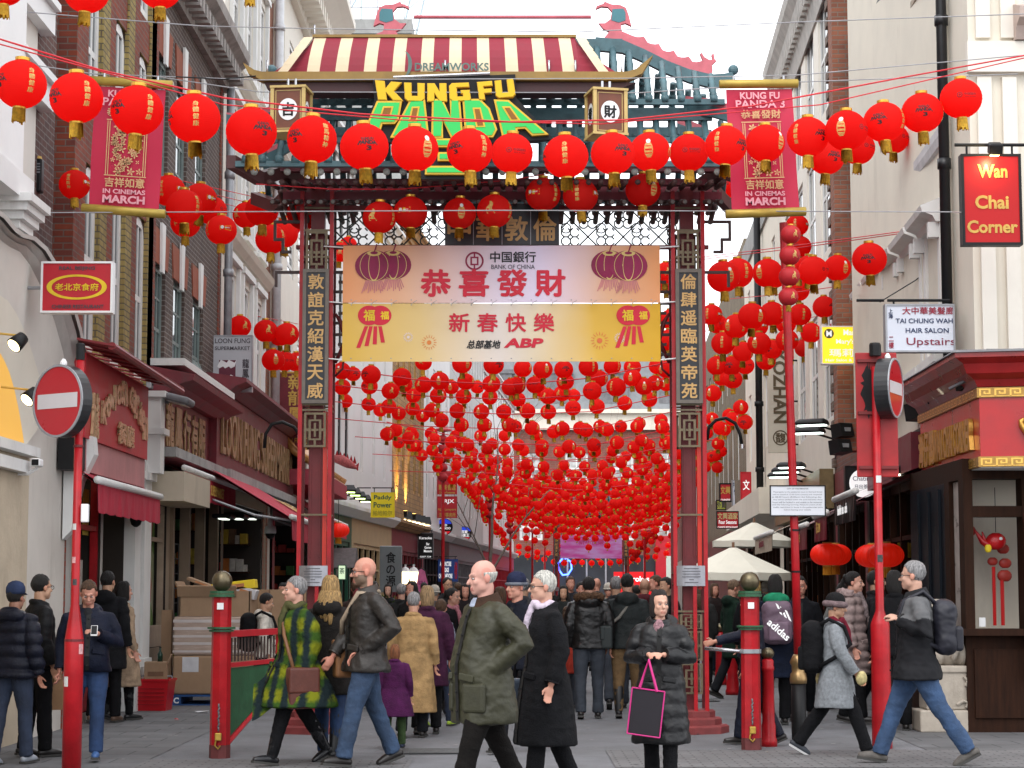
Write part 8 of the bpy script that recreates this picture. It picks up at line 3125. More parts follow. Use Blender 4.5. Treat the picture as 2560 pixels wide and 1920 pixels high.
 remesh(c,vq,'coat',PAINTM if paint else top,root,3,folds(A*S,seed,puff),(lambda p:paint(p/S)) if paint else None)
 if fine:
  k=MB()
  zs=[1.43-(1.41-hem)*i/12 for i in range(13)]
  for i in range(12):
   a,b_=[Vector((.012*S,fy(z)-(.012+puff*.6)*S,(z+dz)*S)) for z in(zs[i],zs[i+1])]
   w_=Vector((.022*S,0,0))
   k.quad(b_-w_,b_+w_,a+w_,a-w_)
  for z in zs[1::2]:k.ell((.012*S,fy(z)-(.02+puff*.6)*S,(z+dz)*S),(.011*S,.005*S,.011*S),8,5)
  k.bd('placket',SEAM,root)
  for sd in(-1,1):
   zp=max(.94,hem+.2)
   MB().rbox((sd*.105*W*S,(fy(zp)*.93)-.004,(zp+dz)*S),(.13*S,.03,.05*S),Matrix.Rotation(sd*.42,3,'Z')@Matrix.Rotation(sd*.15,3,'Y'),.008).bd('pocket_flap',PAINTM if paint else top,root) if not paint else None
  for sh,el,wr in ja:
   d_=(wr-el).normalized()
   MB().tube([sc(el+(wr-el)*.9),sc(el+(wr-el)*.96)],.053*S*loose,12).bd('cuff',SEAM if paint else top,root)
 if collar:
  k=MB()
  k.smooth=True
  k.loft([[sc(Vector((rr*math.cos(a),rr*.95*math.sin(a)-lean,z+.025*math.sin(a)))) for a in[-1.15+(PI+2.3)*i/20 for i in range(21)]] for rr,z in((.075,1.46),(.084,1.49),(.092,1.515),(.1,1.505),(.125,1.455),(.14,1.435))],False,False)
  k.bd('collar',collar,root)
 if scarf:
  k=MB()
  k.tube([sc(Vector((.075*math.cos(a),.075*math.sin(a)-lean-.01,1.485+.02*math.sin(3*a)))) for a in[PI*2*i/16 for i in range(17)]],.032*S,8)
  k.cap([sc(Vector((-.02,-.1-lean,1.47))),sc(Vector((-.01,-.14-lean,1.36))),sc(Vector((0,-.15-lean,1.24)))],[.03*S,.036*S,.03*S])
  remesh(k,vq,'scarf',scarf,root,1,folds(.008,seed+5))
 if vneck:
  k=MB()
  k.ell(sc(Vector((0,-.068-lean,1.40))),(.06*S,.05*S,.1*S),12,8)
  k.smooth=True
  k.bd('shirt',vneck,root)
 if fur:
  k=MB()
  k.tube([sc(Vector((.15*math.cos(a),.11*math.sin(a)+.03-lean,1.5+.02*math.sin(a)))) for a in[-.5+(PI+1.0)*i/14 for i in range(15)]],.05*S,8)
  remesh(k,vq,'fur_trim',fur,root,1,lambda p:.022*noise.noise(p*45))
 t=MB()
 t.loft([R_(.84,.14*W,.1*W),R_(.92,.168*W,.118*W),R_(1.0,.16*W,.115*W)])
 for hip,kn,an,ft in jl:t.tube([sc(hip+Vector((0,0,.02))),sc(hip.lerp(kn,.4)),sc(kn),sc(kn.lerp(an,.5)),sc(an+Vector((0,0,-.01)))],[.1*S*W,.093*S*W,.075*S,.071*S*(.85 if boots else 1),.066*S*(.75 if boots else 1.05)],12)
 remesh(t,vq,'trousers',trouser,root,2,folds(A*.8*S,seed+9))
 for hip,kn,an,ft in jl:
  k=MB()
  k.smooth=True
  F_=Matrix.Rotation(ft,3,'X')
  pt=lambda y_,z_:sc(an+F_@Vector((0,y_,z_)))
  k.cap([pt(.045,-.035),pt(-.02,-.03),pt(-.1,-.042),pt(-.15,-.048)],[.034*S,.042*S,.04*S,.03*S],10)
  if boots:k.cap([sc(kn.lerp(an,.15)),sc(kn.lerp(an,.6)),sc(an)],[.066*S,.06*S,.048*S],12)
  so=k.bd('shoe',boots or shoe,root)
  k=MB()
  k.box(pt(-.055,-.068),(.075*S,.25*S,.022*S),F_)
  k.bd('sole',M('rubber_sole',(.05,.048,.045) if bare is True else bare,.8),so)
 style,hc=hair
 if style!='none':
  h=MB()
  h.smooth=True
  long_=style in('long','bob')
  n,nv=(40,26) if fine else(22,14)
  rz_=.15 if long_ else.096
  cz=-.016 if long_ else.034
  rings=[]
  for j in range(1,nv):
   a=-PI/2+PI*j/nv
   rg=[]
   for k in range(n):
    th=2*PI*k/n
    wv=1+.05*noise.noise(Vector((math.cos(th)*4,math.sin(th)*4,a*2+seed)))+.03*noise.noise(Vector((math.cos(th)*16,math.sin(th)*16,a*3+seed)))
    p=Vector(((.09 if long_ else.082)*math.cos(a)**(.6 if long_ else 1)*math.cos(th)*wv,.018+.1*math.cos(a)**(.6 if long_ else 1)*math.sin(th)*wv,cz+rz_*math.sin(a)*wv))
    y_=p.y
    side=abs(math.cos(th))
    if style=='fringe':lim,hi=(-.06 if y_>.02 else(-.01 if y_>-.015 else 9)),.045
    elif long_:lim,hi=(-.14 if y_>-.02 or side>.83 else.07),9
    else:lim,hi=(.068 if y_<-.05 else(.068-(y_+.05)*1.4 if y_<0 else(0-y_*1.7 if y_<.04 else-.075))),9
    lim+=.016*noise.noise(p*45+Vector((seed,0,0)))
    if style=='fringe':p=Vector((p.x*.95,.012+(p.y-.012)*.93,p.z))
    if p.z<lim or p.z>hi:p=Vector((p.x*.72,.015+(p.y-.015)*.72,p.z*(.8 if p.z>0 else.7)))
    rg.append(hd(*p))
   rings.append(rg)
  h.loft(rings)
  if style=='long':
   for k in range(9):
    a=-.35+(PI+.7)*k/8
    o_=Vector((.07*math.cos(a),.03+.075*math.sin(a),-.05))
    h.cap([hd(*o_),hd(o_.x*1.25,o_.y*1.25+.02,-.16),hd(o_.x*1.35,o_.y*1.2+.02,-.27-.03*(k%3))],[.04*S,.045*S,.02*S],8)
  if style=='bun':
   h.ell(hd(0,.1,.06),(.04*S,.04*S,.04*S),10,8)
   h.cap([hd(0,.12,.04),hd(0,.16,-.04),hd(0,.15,-.12)],[.02*S,.028*S,.012*S],8)
  h.bd('hair',hc,root)
 if fine:
  for s_ in(-1,1):
   k=MB()
   k.smooth=True
   k.ell(hd(s_*.031,-.0805,-.004),(.0125*S,.008*S,.0065*S),10,6,RH)
   k.cur=1
   k.ell(hd(s_*.031,-.0845,-.004),(.0062*S,.006*S,.006*S),8,6,RH)
   k.bd('eye',[M('eye_white',(.5,.47,.45),.3),M('dark_iris',(.02,.014,.01),.2)],root)
 if glasses:
  k=MB()
  for s_ in(-1,1):
   k.tube([hd(s_*.033+.026*math.cos(a),-.1,-.004+.019*math.sin(a)) for a in[2*PI*i/12 for i in range(13)]],.0028*S,5)
   k.tube([hd(s_*.058,-.098,.002),hd(s_*.078,.015,.0)],.0028*S,5)
  k.tube([hd(-.008,-.102,.0),hd(.008,-.102,.0)],.003*S,5)
  k.bd('glasses',BLACK,root)
 if hat:
  k=MB()
  k.smooth=True
  kind,hm=hat[:2]
  prof=[(.09,.0,0),(.094,.03,0),(.09,.07,0),(.07,.11,0),(.035,.13,0),(.005,.136,0)]
  k.loft([[hd(r_*math.cos(a),.012+r_*1.15*math.sin(a),z+(.02 if kind!='cap' else.035)) for a in[2*PI*i/24 for i in range(24)]] for r_,z,_ in prof])
  o=k.bd('hat',hm,root)
  k=MB()
  k.smooth=True
  if kind=='cap':k.loft([[hd(.07*math.cos(a),-.07-r_*abs(math.sin(a))-.0,.045-.02*(r_>.02)) for a in[PI+PI*i/10 for i in range(11)]] for r_ in(0,.09)],False,False)
  else:k.tube([hd(.094*math.cos(a),.012+.108*math.sin(a),.025) for a in[2*PI*i/20 for i in range(21)]],(.034 if kind=='fur' else.017)*S,8)
  if len(hat)>2:k.bd('hat_band',hat[2],o)
  else:k.bd('hat_band',hm,o)
 return root,dz,S
def held(name,label,cat,root,fn,group=None):
 t=thing(name,label,cat,root.location,root.rotation_euler.z,group)
 fn(t)
 return t
def strap_bag(root,S,dz,label,side,mat,strapm,size=(.12,.34,.3),drop=.86,name='shoulder_bag',fy=0,cross=True,W=1.0,strap_w=.018):
 def f(t):
  z=(drop+dz)*S
  xx=side*.25*W*S
  MB().rbox((xx,fy,z),(size[0],size[1],size[2]),None,.03).bd('body',mat,t)
  MB().rbox((xx+side*size[0]*.35,fy,z+size[2]*.18),(size[0]*.45,size[1]*1.03,size[2]*.62),None,.02).bd('flap',mat,t)
  m=MB()
  s0=-side if cross else side
  pts=[Vector((xx,fy-size[1]*.3,z+size[2]*.45)),Vector((side*.12*S,-.17*S,(1.22+dz)*S)),Vector((s0*.1*S,-.1*S,(1.46+dz)*S)),Vector((s0*.09*S,.08*S,(1.47+dz)*S)),Vector((side*.1*S,.165*S,(1.22+dz)*S)),Vector((xx,fy+size[1]*.3,z+size[2]*.45))]
  m.smooth=True
  m.tube(pts,strap_w,6)
  m.bd('strap',strapm,t)
 return held(name,label,'bag',root,f)
def backpack(root,S,dz,label,mat,trim=None,words=None):
 def f(t):
  z=(1.2+dz)*S
  m=MB()
  m.rbox((0,.24*S,z),(.34,.2,.48),None,.08,4)
  remesh(m,.014,'body',mat,t,3,folds(.012,4))
  m=MB()
  m.rbox((0,.35*S,z-.1),(.24,.08,.22),None,.03)
  m.bd('pocket',mat,t)
  m=MB()
  m.smooth=True
  for s_ in(-1,1):m.tube([(s_*.1,.17*S,z+.2),(s_*.12,.06*S,(1.5+dz)*S),(s_*.125,-.1*S,(1.42+dz)*S),(s_*.14,-.165*S,(1.24+dz)*S),(s_*.2,0,(1.1+dz)*S),(s_*.14,.18*S,z-.18)],.02,6)
  m.bd('strap',trim or mat,t)
  if words:
   letter(t,words,(0,.395*S,z-.08),Vector((-.75,0,-.66)),Vector((-.66,0,.75)),.3,.085,WL,.02,.003,keep=False)
   q_=MB()
   for k in range(3):
    a=Vector((-.02-.05*k,.345*S,z+.1-.035*k))
    q_.quad(a,a+Vector((-.03,0,-.02)),a+Vector((-.03+.05,0,.1)),a+Vector((.05,0,.12)))
   q_.bd('stripe_emblem',WL,t)
 return held('backpack',label,'backpack',root,f)
JEAN=M('blue_denim',(.03,.055,.105),.85,.45,5.0,.3,bscale=60)
JEAN2=M('dark_denim',(.022,.032,.06),.85,.45,5.0,.3,bscale=60)
JEANG=M('grey_denim',(.035,.042,.055),.85,.35,5.0,.3,bscale=60)
BLK_=cl('black_wool',(.010,.010,.012))
BLKT=cl('black_trousers',(.009,.009,.011))
NAVYC=cl('navy_nylon',(.012,.016,.035),.5)
GREYH,WHTH,DKH,BLOND,BRN=hairm('grey_hair',(.30,.29,.29)),hairm('white_hair',(.62,.60,.54)),hairm('dark_hair',(.012,.010,.009)),hairm('blonde_hair',(.42,.26,.10)),hairm('brown_hair',(.09,.045,.022))
ASN,PALE,RUDDY=(.50,.29,.19),(.56,.31,.23),(.52,.25,.18)
person('person in a navy quilted jacket and blue cap seen from behind at the left edge',38,1912,160,1.56,1.12,((8,3),(-8,6)),('down','down'),(0,0),('short',DKH),(.3,.15,.1),cl('navy_quilted_nylon',(.012,.014,.028),.4),.86,.02,1.15,JEAN2,M('pale_trainers',(.3,.32,.36),.6),.008,.02,hood=True,hat=('cap',cl('blue_cap',(.03,.045,.10))))
r,dz,s=person('person in a black jacket and glasses with paper bags, beside the blue cap',100,1893,125,1.66,1.05,((4,2),(-4,4)),('down','fwd'),(12,0),('short',DKH),ASN,cl('black_jacket',(.012,.012,.014),.6),.84,.02,1.1,BLKT,None,glasses=True)
def paperbag(x,y,z,w_,d_,h_,mat,hm):
 def f(t):
  m=MB()
  m.loft([[Vector((x+sx*w_/2*k,y+sy*d_/2*k2,z+zz)) for sx,sy in((-1,-1),(1,-1),(1,1),(-1,1))] for k,k2,zz in((.92,1,0),(1,.9,h_*.5),(1,.35,h_))])
  m.bd('body',mat,t)
  m=MB()
  for sy in(-.3,.3):m.tube([(x-w_*.25,y+sy*d_*.5,z+h_-.01),(x-w_*.15,y,z+h_+.1),(x+w_*.15,y,z+h_+.1),(x+w_*.25,y+sy*d_*.5,z+h_-.01)],.008,5)
  m.bd('handle',hm,t)
 return f
KRAFT=M('kraft_paper',(.32,.18,.09),.8,.15,5,.1)
held('paper_bag','brown paper carrier bag hanging from the hand of the person in glasses','bag',r,paperbag(.24,-.24,.42,.3,.14,.36,KRAFT,KRAFT))
q_=thing('paper_bag','crumpled pale paper bag on the ground between the black trousers and red pole','bag',G(132,1815))
MB().rbox((0,0,.13),(.3,.2,.26),None,.05).bd('body',M('dirty_paper',(.36,.27,.2),.8,.3,8,.3),q_)
MB().tube([(-.08,0,.255),(0,0,.33),(.08,0,.255)],.008,5).bd('handle',KRAFT,q_)
r,dz,s=person('person in a navy hooded jacket walking forward and looking at a phone',222,1902,8,1.6,1.12,((2,10),(14,6)),('down','phone'),(4,24),('short',BRN),RUDDY,cl('navy_shell_jacket',(.010,.014,.035),.6),.86,.02,1.05,M('bright_denim',(.018,.042,.11),.85,.4,5,.3),M('blue_trainers',(.05,.12,.3),.5),belly=.05,hood=True,vneck=cl('charcoal_jersey',(.03,.03,.034)))
held('mobile_phone','small white phone in the hand of the walking person in navy','phone',r,lambda t:(MB().rbox((.085*s,-.40*s,(1.27+dz)*s),(.06,.012,.11),Matrix.Rotation(-.6,3,'X'),.005).bd('case',WHITEM,t),MB().box((.085*s,-.398*s,(1.272+dz)*s),(.05,.016,.09),Matrix.Rotation(-.6,3,'X')).bd('screen',BLACK,t)))
person('person in a black hooded coat with back turned at the red shop door',268,1808,165,1.74,1.08,((5,3),(-6,5)),('down','pocket'),(0,0),('short',DKH),ASN,cl('black_parka',(.014,.014,.017)),.62,.03,1.1,BLKT,M('brown_boots',(.1,.06,.04),.6),hood=True,puff=.004)
person('person in a long beige trench coat and black boots at the red shop door',308,1801,130,1.62,1.0,((6,3),(-8,8)),('down','down'),(0,0),('bob',DKH),PALE,cl('beige_gabardine',(.42,.30,.20)),.42,.08,1.05,BLKT,None,boots=M('black_boots',(.012,.012,.013),.4))
r,dz,s=person('person in a white hooded top and purple shoes by the green barrier',664,1785,100,1.53,.95,((22,5),(-20,22)),('down','fwd'),(10,15),('short',DKH),ASN,cl('off_white_fleece',(.72,.68,.6)),.85,.02,1.05,BLKT,M('purple_shoes',(.16,.08,.3),.6),hood=True)
backpack(r,s,dz,'small black backpack on the white hooded top by the green barrier',BLKT)
r,dz,s=person('person with short grey hair in a green and yellow plaid coat striding left',742,1912,-62,H=1.67,W=1.16,legs=((-18,14),(22,6)),arms=('pocket','down'),head=(-16,-2),hair=('short',GREYH),skin=PALE,top=plaid(),hem=.56,flare=.2,loose=1.6,trouser=BLKT,A=.012,boots=M('black_leather_boots',(.012,.012,.014),.25),scarf=cl('olive_scarf',(.09,.09,.035)))
TANL=M('tan_leather',(.17,.075,.03),.5,.25,8,.1)
strap_bag(r,s,dz,'reddish brown leather bag slung across the plaid coat',1,M('chestnut_leather',(.10,.028,.018),.4,.25,8,.1),TANL,(.12,.28,.36),.74,'leather_bag',-.06,True,1.25)
m=MB()
m.smooth=True
for i in range(8):
 for j in range(5):
  f=lambda a,b_:Vector((-.02+.1*b_,-.12-.27*a-.05*a*b_,dz+(.9-.33*b_-.1*a)*s+.03*math.sin(a*5)))
  a0,a1,b0,b1=i/8,(i+1)/8,j/5,(j+1)/5
  m.quad(f(a0,b0),f(a1,b0),f(a1,b1),f(a0,b1))
m.bd('coat_flap',plaid(),r)
r,dz,s=person('person with long blonde hair and dark jacket, back turned, behind the striding pair',826,1902,165,H=1.64,W=.98,legs=((-4,10),(8,4)),arms=('down','down'),hair=('long',BLOND),skin=PALE,top=cl('dark_brown_parka',(.028,.024,.022)),hem=.62,flare=.03,trouser=M('bright_denim',(.018,.042,.11),.85,.4,5,.3),boots=M('black_boots',(.012,.012,.013),.4),hood=True)
r,dz,s=person('person with bald head, beard and glasses in a dark waxed jacket walking left',915,1918,-68,H=1.82,W=1.12,legs=((-16,8),(18,6)),arms=('fwd','pocket'),head=(-10,0),hair=('none',None),skin=RUDDY,beard=(.17,.11,.075),glasses=True,top=M('brown_black_wax_cotton',(.023,.019,.016),.5,.35,7,.25),hem=.80,flare=.03,loose=1.15,trouser=JEAN,A=.011,collar=M('dark_wax_collar',(.03,.024,.02),.5),vneck=cl('maroon_jersey',(.12,.015,.02)))
strap_bag(r,s,dz,'tan leather satchel with pale webbing strap on the bald person',-1,M('tan_leather_satchel',(.22,.10,.04),.5,.25,8,.1),M('pale_webbing',(.36,.28,.2),.8),(.14,.36,.34),.9,'satchel',-.02,True,1.1,.022)
person('person in a long camel coat with grey hair walking away',1034,1845,172,H=1.5,W=1.1,legs=((5,3),(-8,10)),arms=('down','down'),hair=('short',GREYH),top=cl('camel_wool',(.40,.25,.11)),hem=.3,flare=.07,loose=1.1)
person('person in a plum cardigan with blonde bob walking away',1068,1836,180,H=1.56,W=1.12,legs=((4,3),(-6,8)),hair=('bob',hairm('ash_blonde',(.34,.22,.11))),top=cl('plum_knit',(.05,.012,.035)),hem=.56,flare=.04,loose=1.25,trouser=BLKT)
person('young person in pale grey sleeves, jeans and neon trainers',1100,1816,150,H=1.43,W=.9,hair=('short',BRN),top=cl('grey_blue_sweat',(.22,.24,.30)),hem=.85,trouser=JEAN2,shoe=M('neon_trainers',(.35,.5,.05),.6),head=(40,0),hood=True)
person('small child with curly red hair in a purple coat and green trousers',988,1872,175,H=1.0,W=1.1,hair=('bob',hairm('red_hair',(.25,.09,.035))),top=cl('purple_velvet',(.075,.012,.065)),hem=.55,flare=.12,loose=1.1,trouser=cl('green_cord',(.06,.10,.04)),shoe=M('navy_trainers',(.03,.04,.08),.6))
r,dz,s=person('person with swept dark hair and patterned scarf in a dark coat',1130,0,60,H=1.56,Y=26.5,hair=('bun',DKH),top=BLK_,hem=.5,scarf=M('pink_print_scarf',(.38,.14,.17),.8,.6,30),head=(10,0),q=.01)
r,dz,s=person('older person with thinning white hair in an olive waxed jacket at the centre',1212,0,-62,H=1.76,W=1.2,Y=14.6,legs=((-20,10),(22,8)),arms=('down','pocket'),head=(-8,4),hair=('fringe',WHTH),skin=(.54,.29,.23),top=M('olive_wax_cotton',(.030,.029,.013),.55,.3,6,.2),hem=.62,flare=.03,loose=1.25,trouser=cl('dark_brown_trousers',(.008,.006,.005)),A=.013,belly=.03,collar=cl('brown_cord_collar',(.05,.025,.015)),vneck=cl('pale_blue_shirt',(.4,.44,.55)))
for s_ in(-1,1):
 MB().rbox((s_*.165*s,-.168*s,(.8+dz)*s),(.19,.05,.21),Matrix.Rotation(s_*.5,3,'Z'),.025).bd('patch_pocket',M('olive_wax_cotton',(.030,.029,.013),.55,.3,6,.2),r)
r2,dz2,s2=person('older person with cropped white hair and glasses in a long black coat',1362,0,-72,H=1.67,W=1.12,Y=15.5,legs=((-14,10),(12,5)),arms=('down','down'),head=(-6,0),hair=('short',WHTH),skin=(.52,.29,.21),glasses=True,top=BLK_,hem=.4,flare=.07,loose=1.15,trouser=BLKT,A=.010,scarf=M('white_blue_print_scarf',(.5,.42,.5),.8,.5,25))
strap_bag(r2,s2,dz2,'small slate blue handbag on a strap beside the black coat',-1,M('slate_blue_leather',(.05,.065,.09),.4),BLACK,(.1,.22,.2),.8,'handbag',-.1,False,1.15,.01)
person('person in a striped knit hat and dark fleece between the older couple',1292,0,-35,H=1.68,Y=19.6,head=(-15,0),hair=('short',GREYH),skin=RUDDY,top=cl('midnight_fleece',(.012,.014,.024)),hat=('beanie',cl('navy_knit',(.02,.025,.06)),cl('grey_knit_band',(.16,.17,.2))))
person('person in a black leather jacket with brown fur hood and grey jeans, back turned',1472,1797,180,H=1.68,W=1.12,legs=((5,4),(-6,6)),hair=('short',DKH),top=M('black_leather',(.005,.0045,.0045),.35,.3,8,.2),hem=.86,loose=1.15,trouser=JEANG,fur=M('brown_fur',(.10,.05,.025),.9,.5,20,.5),hood=True,A=.01)
r,dz,s=person('person in a grey green hooded jacket and khaki trousers, back turned',1568,1795,176,H=1.72,W=1.1,legs=((9,2),(-9,4)),hair=('short',DKH),top=cl('grey_green_nylon',(.028,.034,.034),.6),hem=.84,loose=1.15,trouser=cl('khaki_chino',(.17,.105,.05)),boots=M('black_boots',(.012,.012,.013),.4),hood=True,A=.01)
strap_bag(r,s,dz,'dark grey messenger bag on the hip of the grey green jacket',1,M('dark_grey_canvas',(.02,.026,.026),.6),M('grey_webbing',(.16,.15,.13),.8),(.14,.42,.28),.98,'messenger_bag',.1,True,1.0,.02)
person('person in a maroon hooded top with shaved head',1612,0,175,H=1.7,Y=29,hair=('none',None),skin=(.4,.22,.15),top=cl('maroon_hoodie',(.075,.012,.018)),hood=True,q=.012)
r,dz,s=person('person with straight dark hair in a long black padded coat holding a bag',1650,0,-14,H=1.51,W=1.02,Y=16.5,legs=((-4,6),(10,4)),arms=('fold','fold'),head=(32,0),hair=('bob',hairm('brown_black_hair',(.018,.010,.008))),skin=(.58,.33,.24),top=M('black_padded_nylon',(.005,.005,.006),.45,.3,8,.15),hem=.36,flare=.06,loose=1.2,trouser=BLKT,A=.011,puff=.008,hood=True,vneck=M('striped_jersey',(.3,.16,.18),.8,.7,60))
def pinkbag(t):
 x,y,z=-.06,-.36*s,(.48+dz)*s
 MB().rbox((x,y,z+.15),(.26,.05,.36),Matrix.Rotation(.12,3,'Y'),.01).bd('body',M('black_nonwoven',(.02,.017,.022),.8),t)
 PKM=M('pink_trim',(.62,.03,.22),.6)
 m=MB()
 R=Matrix.Rotation(.12,3,'Y')
 c4_=[Vector((x,y-.028,z+.15))+R@Vector((a,0,b)) for a,b in((-.13,-.18),(.13,-.18),(.13,.18),(-.13,.18))]
 for k in range(4):m.tube([c4_[k],c4_[(k+1)%4]],.006,5)
 m.bd('trim',PKM,t)
 m=MB()
 for o_ in(-.02,.02):m.tube([c4_[3]+Vector((.06,0,0)),Vector((x+.02,y+o_,z+.56)),c4_[2]-Vector((.06,0,0))],.012,6)
 m.bd('handle',PKM,t)
held('gift_bag','black gift bag with bright pink edges and handles','bag',r,pinkbag)
person('person in a dark green jacket looking down by the parasols',1832,0,110,H=1.68,Y=29.5,hair=('short',hairm('sandy_hair',(.2,.13,.08))),head=(0,20),top=cl('dark_green_fleece',(.012,.035,.022)),hem=.6,hood=True,q=.01)
person('person with bright blonde bob and black fur collar under the parasol',1886,0,170,H=1.68,Y=26.5,hair=('bob',hairm('bright_blonde',(.62,.40,.14))),top=BLK_,fur=M('black_fur',(.012,.011,.011),.9,.5,20,.5),q=.01)
person('person in navy behind the right gate post, arm stretched out pointing left',1880,0,-85,H=1.52,Y=20.6,arms=('down','point'),hair=('short',DKH),top=NAVYC,trouser=NAVYC)
r,dz,s=person('person with black bob and green hood, back turned, beside the red lantern post',1938,1814,178,H=1.69,W=1.05,legs=((8,3),(-6,10)),hair=('bob',DKH),top=cl('navy_wool',(.012,.018,.04)),hem=.55,hood=True,trouser=BLKT,scarf=cl('emerald_hood',(.02,.26,.13)))
k=MB()
k.smooth=True
k.ell(Vector((0,.09,1.47+dz))*s,(.16*s,.1*s,.085*s),16,10)
k.bd('hood',cl('emerald_hood',(.02,.26,.13)),r)
backpack(r,s,dz,'grey and pink backpack with white sports lettering on the green hooded person',M('grey_mauve_nylon',(.14,.09,.125),.6,.4,6),M('pink_nylon',(.3,.06,.15),.6),'adidas')
person('person in a dark jacket facing the viewer behind the red lantern post',2000,0,-10,H=1.7,Y=24.6,hair=('short',DKH),skin=RUDDY,top=cl('dark_jacket',(.013,.014,.018)),q=.01)
r,dz,s=person('older person in a grey wool coat, fur hat and work gloves walking right',2085,1891,82,H=1.52,W=1.05,legs=((26,8),(-22,14)),arms=('fwd','back'),head=(0,5),hair=('short',GREYH),skin=(.45,.25,.16),top=M('grey_tweed',(.21,.225,.24),.9,.3,40,.3),hem=.56,flare=.07,loose=1.15,trouser=BLKT,shoe=M('dark_shoes',(.03,.035,.045),.6),bare=(.5,.5,.5),hat=('fur',cl('black_knit',(.015,.014,.015)),M('grey_mauve_fur',(.16,.11,.115),.9,.5,20,.5)),scarf=cl('wine_scarf',(.16,.01,.025)),A=.010)
backpack(r,s,dz,'black backpack worn by the older person in the grey coat',BLK_)
for sd in(-1,1):
 k=MB()
 wr=Vector((sd*(.185*1.05+(.02 if sd<0 else.05)),-(.22+.05) if sd<0 else.13+.02,(1.41-(.53 if sd<0 else.56))))
 k.ell((wr+Vector((0,0,dz)))*s,(.05*s,.06*s,.08*s),12,8)
 k.smooth=True
 k.bd('glove',M('yellow_white_glove',(.5,.42,.2),.8,.4,25),r)
person('person with dark ponytail in a long pale mauve quilted coat',2132,1810,72,H=1.73,W=1.0,legs=((8,3),(-6,8)),arms=('down','fold'),hair=('bun',DKH),skin=PALE,top=cl('mauve_beige_nylon',(.36,.27,.255),.55),hem=.58,flare=.03,puff=.022,A=.006,trouser=BLKT,fur=M('mauve_fur',(.36,.26,.25),.9,.3,20,.4),scarf=M('speckled_scarf',(.22,.17,.17),.8,.6,40))
person('person with cropped dark hair and stubble in dark clothes by the red pole',2188,1806,78,H=1.76,W=1.05,arms=('fold','down'),hair=('short',DKH),skin=(.42,.25,.17),beard=(.22,.13,.09),top=cl('charcoal_jacket',(.02,.02,.024)),scarf=cl('black_scarf',(.016,.016,.018)),shoe=M('green_trainers',(.04,.09,.07),.6))
person('person in black with back turned just right of the red sign pole',2236,0,170,H=1.74,Y=22.6,hair=('bob',DKH),top=BLK_,trouser=BLKT)
def jacket(p):
 n_=.04*noise.noise(p*5)
 return(.10,.10,.103) if p.z>1.235+n_ and p.y>-.14 or p.z>1.4 else(.006,.006,.008)
r,dz,s=person('person with cropped grey hair, grey and black jacket and blue jeans striding left',2288,1913,-98,H=1.83,W=1.16,legs=((24,4),(-24,10)),arms=('strap','strap'),head=(-14,0),hair=('short',GREYH),skin=(.52,.30,.22),top=BLK_,paint=jacket,hem=.76,flare=.04,loose=1.2,trouser=M('mid_blue_denim',(.035,.07,.145),.85,.4,5,.3,bscale=60),shoe=M('grey_brown_hiking_shoe',(.10,.09,.08),.7,.4,12),A=.012,collar=cl('charcoal_collar',(.03,.03,.033)),glasses=True)
backpack(r,s,dz,'dark navy backpack on the striding person in blue jeans',M('navy_black_nylon',(.014,.014,.022),.5,.4,8))
g=G(1120,1790)
t=thing('pushchair','black pushchair with cream seat among the walkers','pushchair',(g.x-.1,g.y,0),.4)
m=MB()
m.tube([(-.2,.25,.95),(-.2,-.3,.2)],.015,6)
m.tube([(.2,.25,.95),(.2,-.3,.2)],.015,6)
m.tube([(-.2,.3,.12),(-.2,-.1,.6)],.015,6)
m.tube([(.2,.3,.12),(.2,-.1,.6)],.015,6)
m.tube([(-.2,.25,.95),(.2,.25,.95)],.018,6)
m.bd('frame',LEAD,t)
m=MB()
m.rbox((0,0,.45),(.36,.3,.08),Matrix.Rotation(.3,3,'X'),.03)
m.rbox((0,.14,.68),(.36,.08,.45),Matrix.Rotation(-.3,3,'X'),.03)
m.bd('seat',cl('cream_padding',(.4,.3,.18)),t)
for sx in(-.2,.2):
 for sy in(-.3,.3):
  k=MB()
  k.tube([(sx-.02,sy,.09),(sx+.02,sy,.09)],.09,14)
  k.bd('wheel',BLACK,t)
RC=random.Random(9)
HAIRS={'d':DKH,'b':BRN,'y':BLOND,'g':GREYH,'w':WHTH}
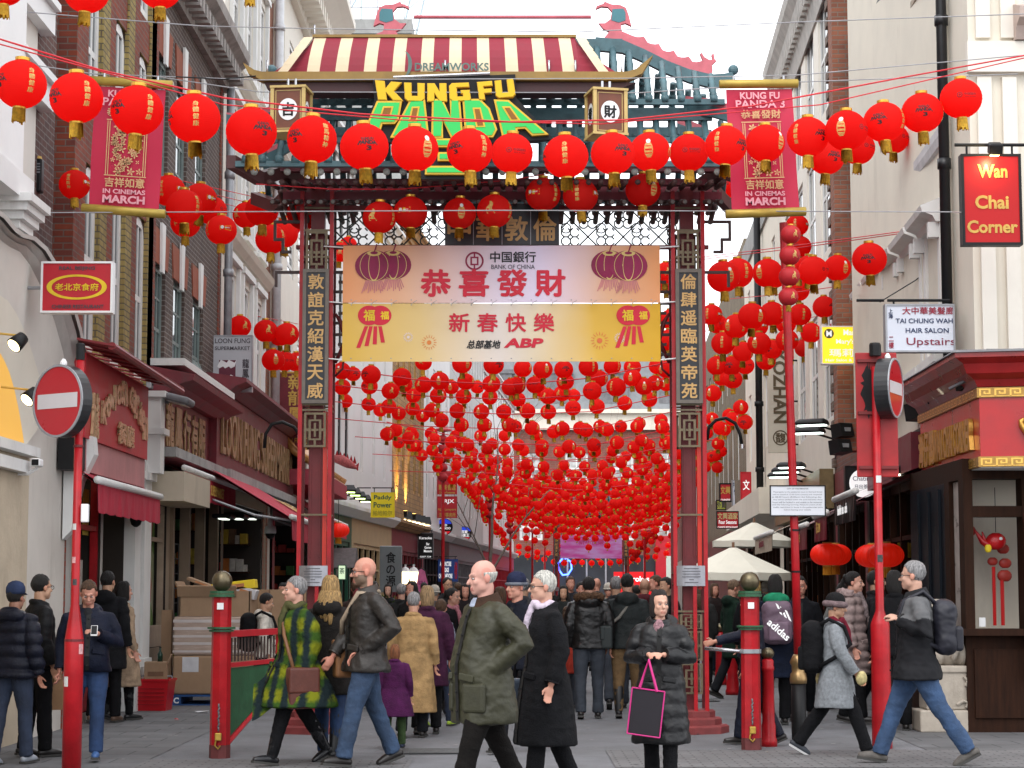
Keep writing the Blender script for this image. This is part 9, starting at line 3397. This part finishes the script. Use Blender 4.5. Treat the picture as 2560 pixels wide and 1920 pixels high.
CROWD=[(709,29,1.62,-20,'bob','d',(.02,.02,.025),'dark coat standing behind the woman in plaid'),(892,27,1.66,170,'short','b',(.05,.03,.025),'brown coat just right of the bald person'),(1004,30,1.63,160,'short','g',(.03,.03,.03),'charcoal coat with grey hair over the camel coat'),(1030,28.5,1.64,-30,'long','d',(.02,.02,.02),'black coat with long dark hair left of the plum cardigan'),(1086,33,1.6,170,'hat','w',(.12,.1,.1),'pale bobble hat above the young walker'),(1118,34,1.74,30,'short','d',(.02,.02,.025),'dark clothes and glasses left of the older man'),(1163,33,1.62,5,'bob','d',(.02,.014,.016),'black coat smiling toward the viewer'),(1250,25,1.56,165,'bob','b',(.06,.03,.025),'rust coat with ginger hair behind the olive jacket'),(1310,27,1.7,175,'short','g',(.07,.07,.075),'grey coat behind the striped hat'),(1409,34,1.6,-5,'long','d',(.025,.03,.03),'dark coat facing the viewer beside the fur hood'),(1426,37,1.78,10,'short','b',(.03,.03,.04),'navy coat above the fur hood'),(1453,31,1.66,20,'short','d',(.2,.2,.21),'pale grey jacket left of the fur hood'),(1418,27,1.33,150,'bun','b',(.45,.05,.03),'bright red jacket, a child beside the fur hood'),(1492,40,1.78,175,'none','d',(.06,.06,.06),'grey coat and bald head in the distance'),(1540,27,1.72,178,'short','g',(.035,.035,.04),'grey jacket with shaved head left of the grey green hood'),(1521,38,1.66,0,'hat','w',(.28,.25,.2),'cream hat and coat far off'),(1592,36,1.62,170,'short','d',(.02,.02,.02),'black coat between the two hooded backs'),(1640,31,1.76,-80,'short','b',(.02,.025,.035),'dark blue jacket in profile behind the maroon top'),(1666,28,1.7,-60,'short','d',(.014,.014,.016),'black jacket above the padded coat'),(1350,36,1.68,175,'short','d',(.03,.03,.035),'dark coat far behind the white haired one'),(1212,38,1.66,175,'short','d',(.05,.05,.055),'slate coat in the distance left of the striped hat'),(1145,42,1.7,170,'short','b',(.02,.02,.02),'black coat small in the distance at left'),(935,34,1.68,175,'short','d',(.04,.035,.03),'brown jacket under the grey banner'),(970,40,1.66,0,'bob','d',(.02,.02,.022),'black coat under the lit carriage lamps'),(1060,44,1.7,170,'short','d',(.03,.03,.03),'dark coat beside the pink flag'),(1575,45,1.7,175,'short','d',(.02,.02,.02),'black coat before the betting shop'),(1480,52,1.7,175,'short','b',(.05,.04,.04),'brown coat far up the middle of the street'),(1380,50,1.68,0,'short','d',(.02,.02,.02),'dark coat far up the street beneath the purple banner'),(1755,33,1.6,160,'long','b',(.03,.03,.03),'dark coat under the front parasol'),(1786,38,1.66,20,'bob','b',(.03,.02,.02),'brown coat with long hair beneath the parasols'),(1915,36,1.66,175,'hat','w',(.3,.28,.25),'white knit hat right of the blonde bob'),(2105,27,1.62,150,'bob','d',(.2,.2,.19),'pale grey coat behind the mauve quilted coat')]
for i,(px,Y,H,fc,st,hk,col,lab) in enumerate(CROWD):
 hat=None
 if st=='hat':st,hat='short',('beanie',cl('off_white_knit',(.5,.46,.4)))
 person('person in a '+lab if not lab.startswith(('pale bobble','cream hat','white knit','dark clothes','bright red')) else 'person in '+lab,px,0,fc,H=H,Y=Y,W=RC.uniform(.98,1.1),legs=((RC.uniform(2,16),5),(-RC.uniform(2,16),12)),hair=(st,HAIRS[hk]),skin=RC.choice([ASN,PALE,RUDDY]),top=cl('crowd_cloth_%d'%i,col),hem=RC.choice([.84,.6,.5]),trouser=RC.choice([BLKT,JEAN2,JEANG]),q=.013 if Y<32 else.018,hat=hat,glasses=(i==5))
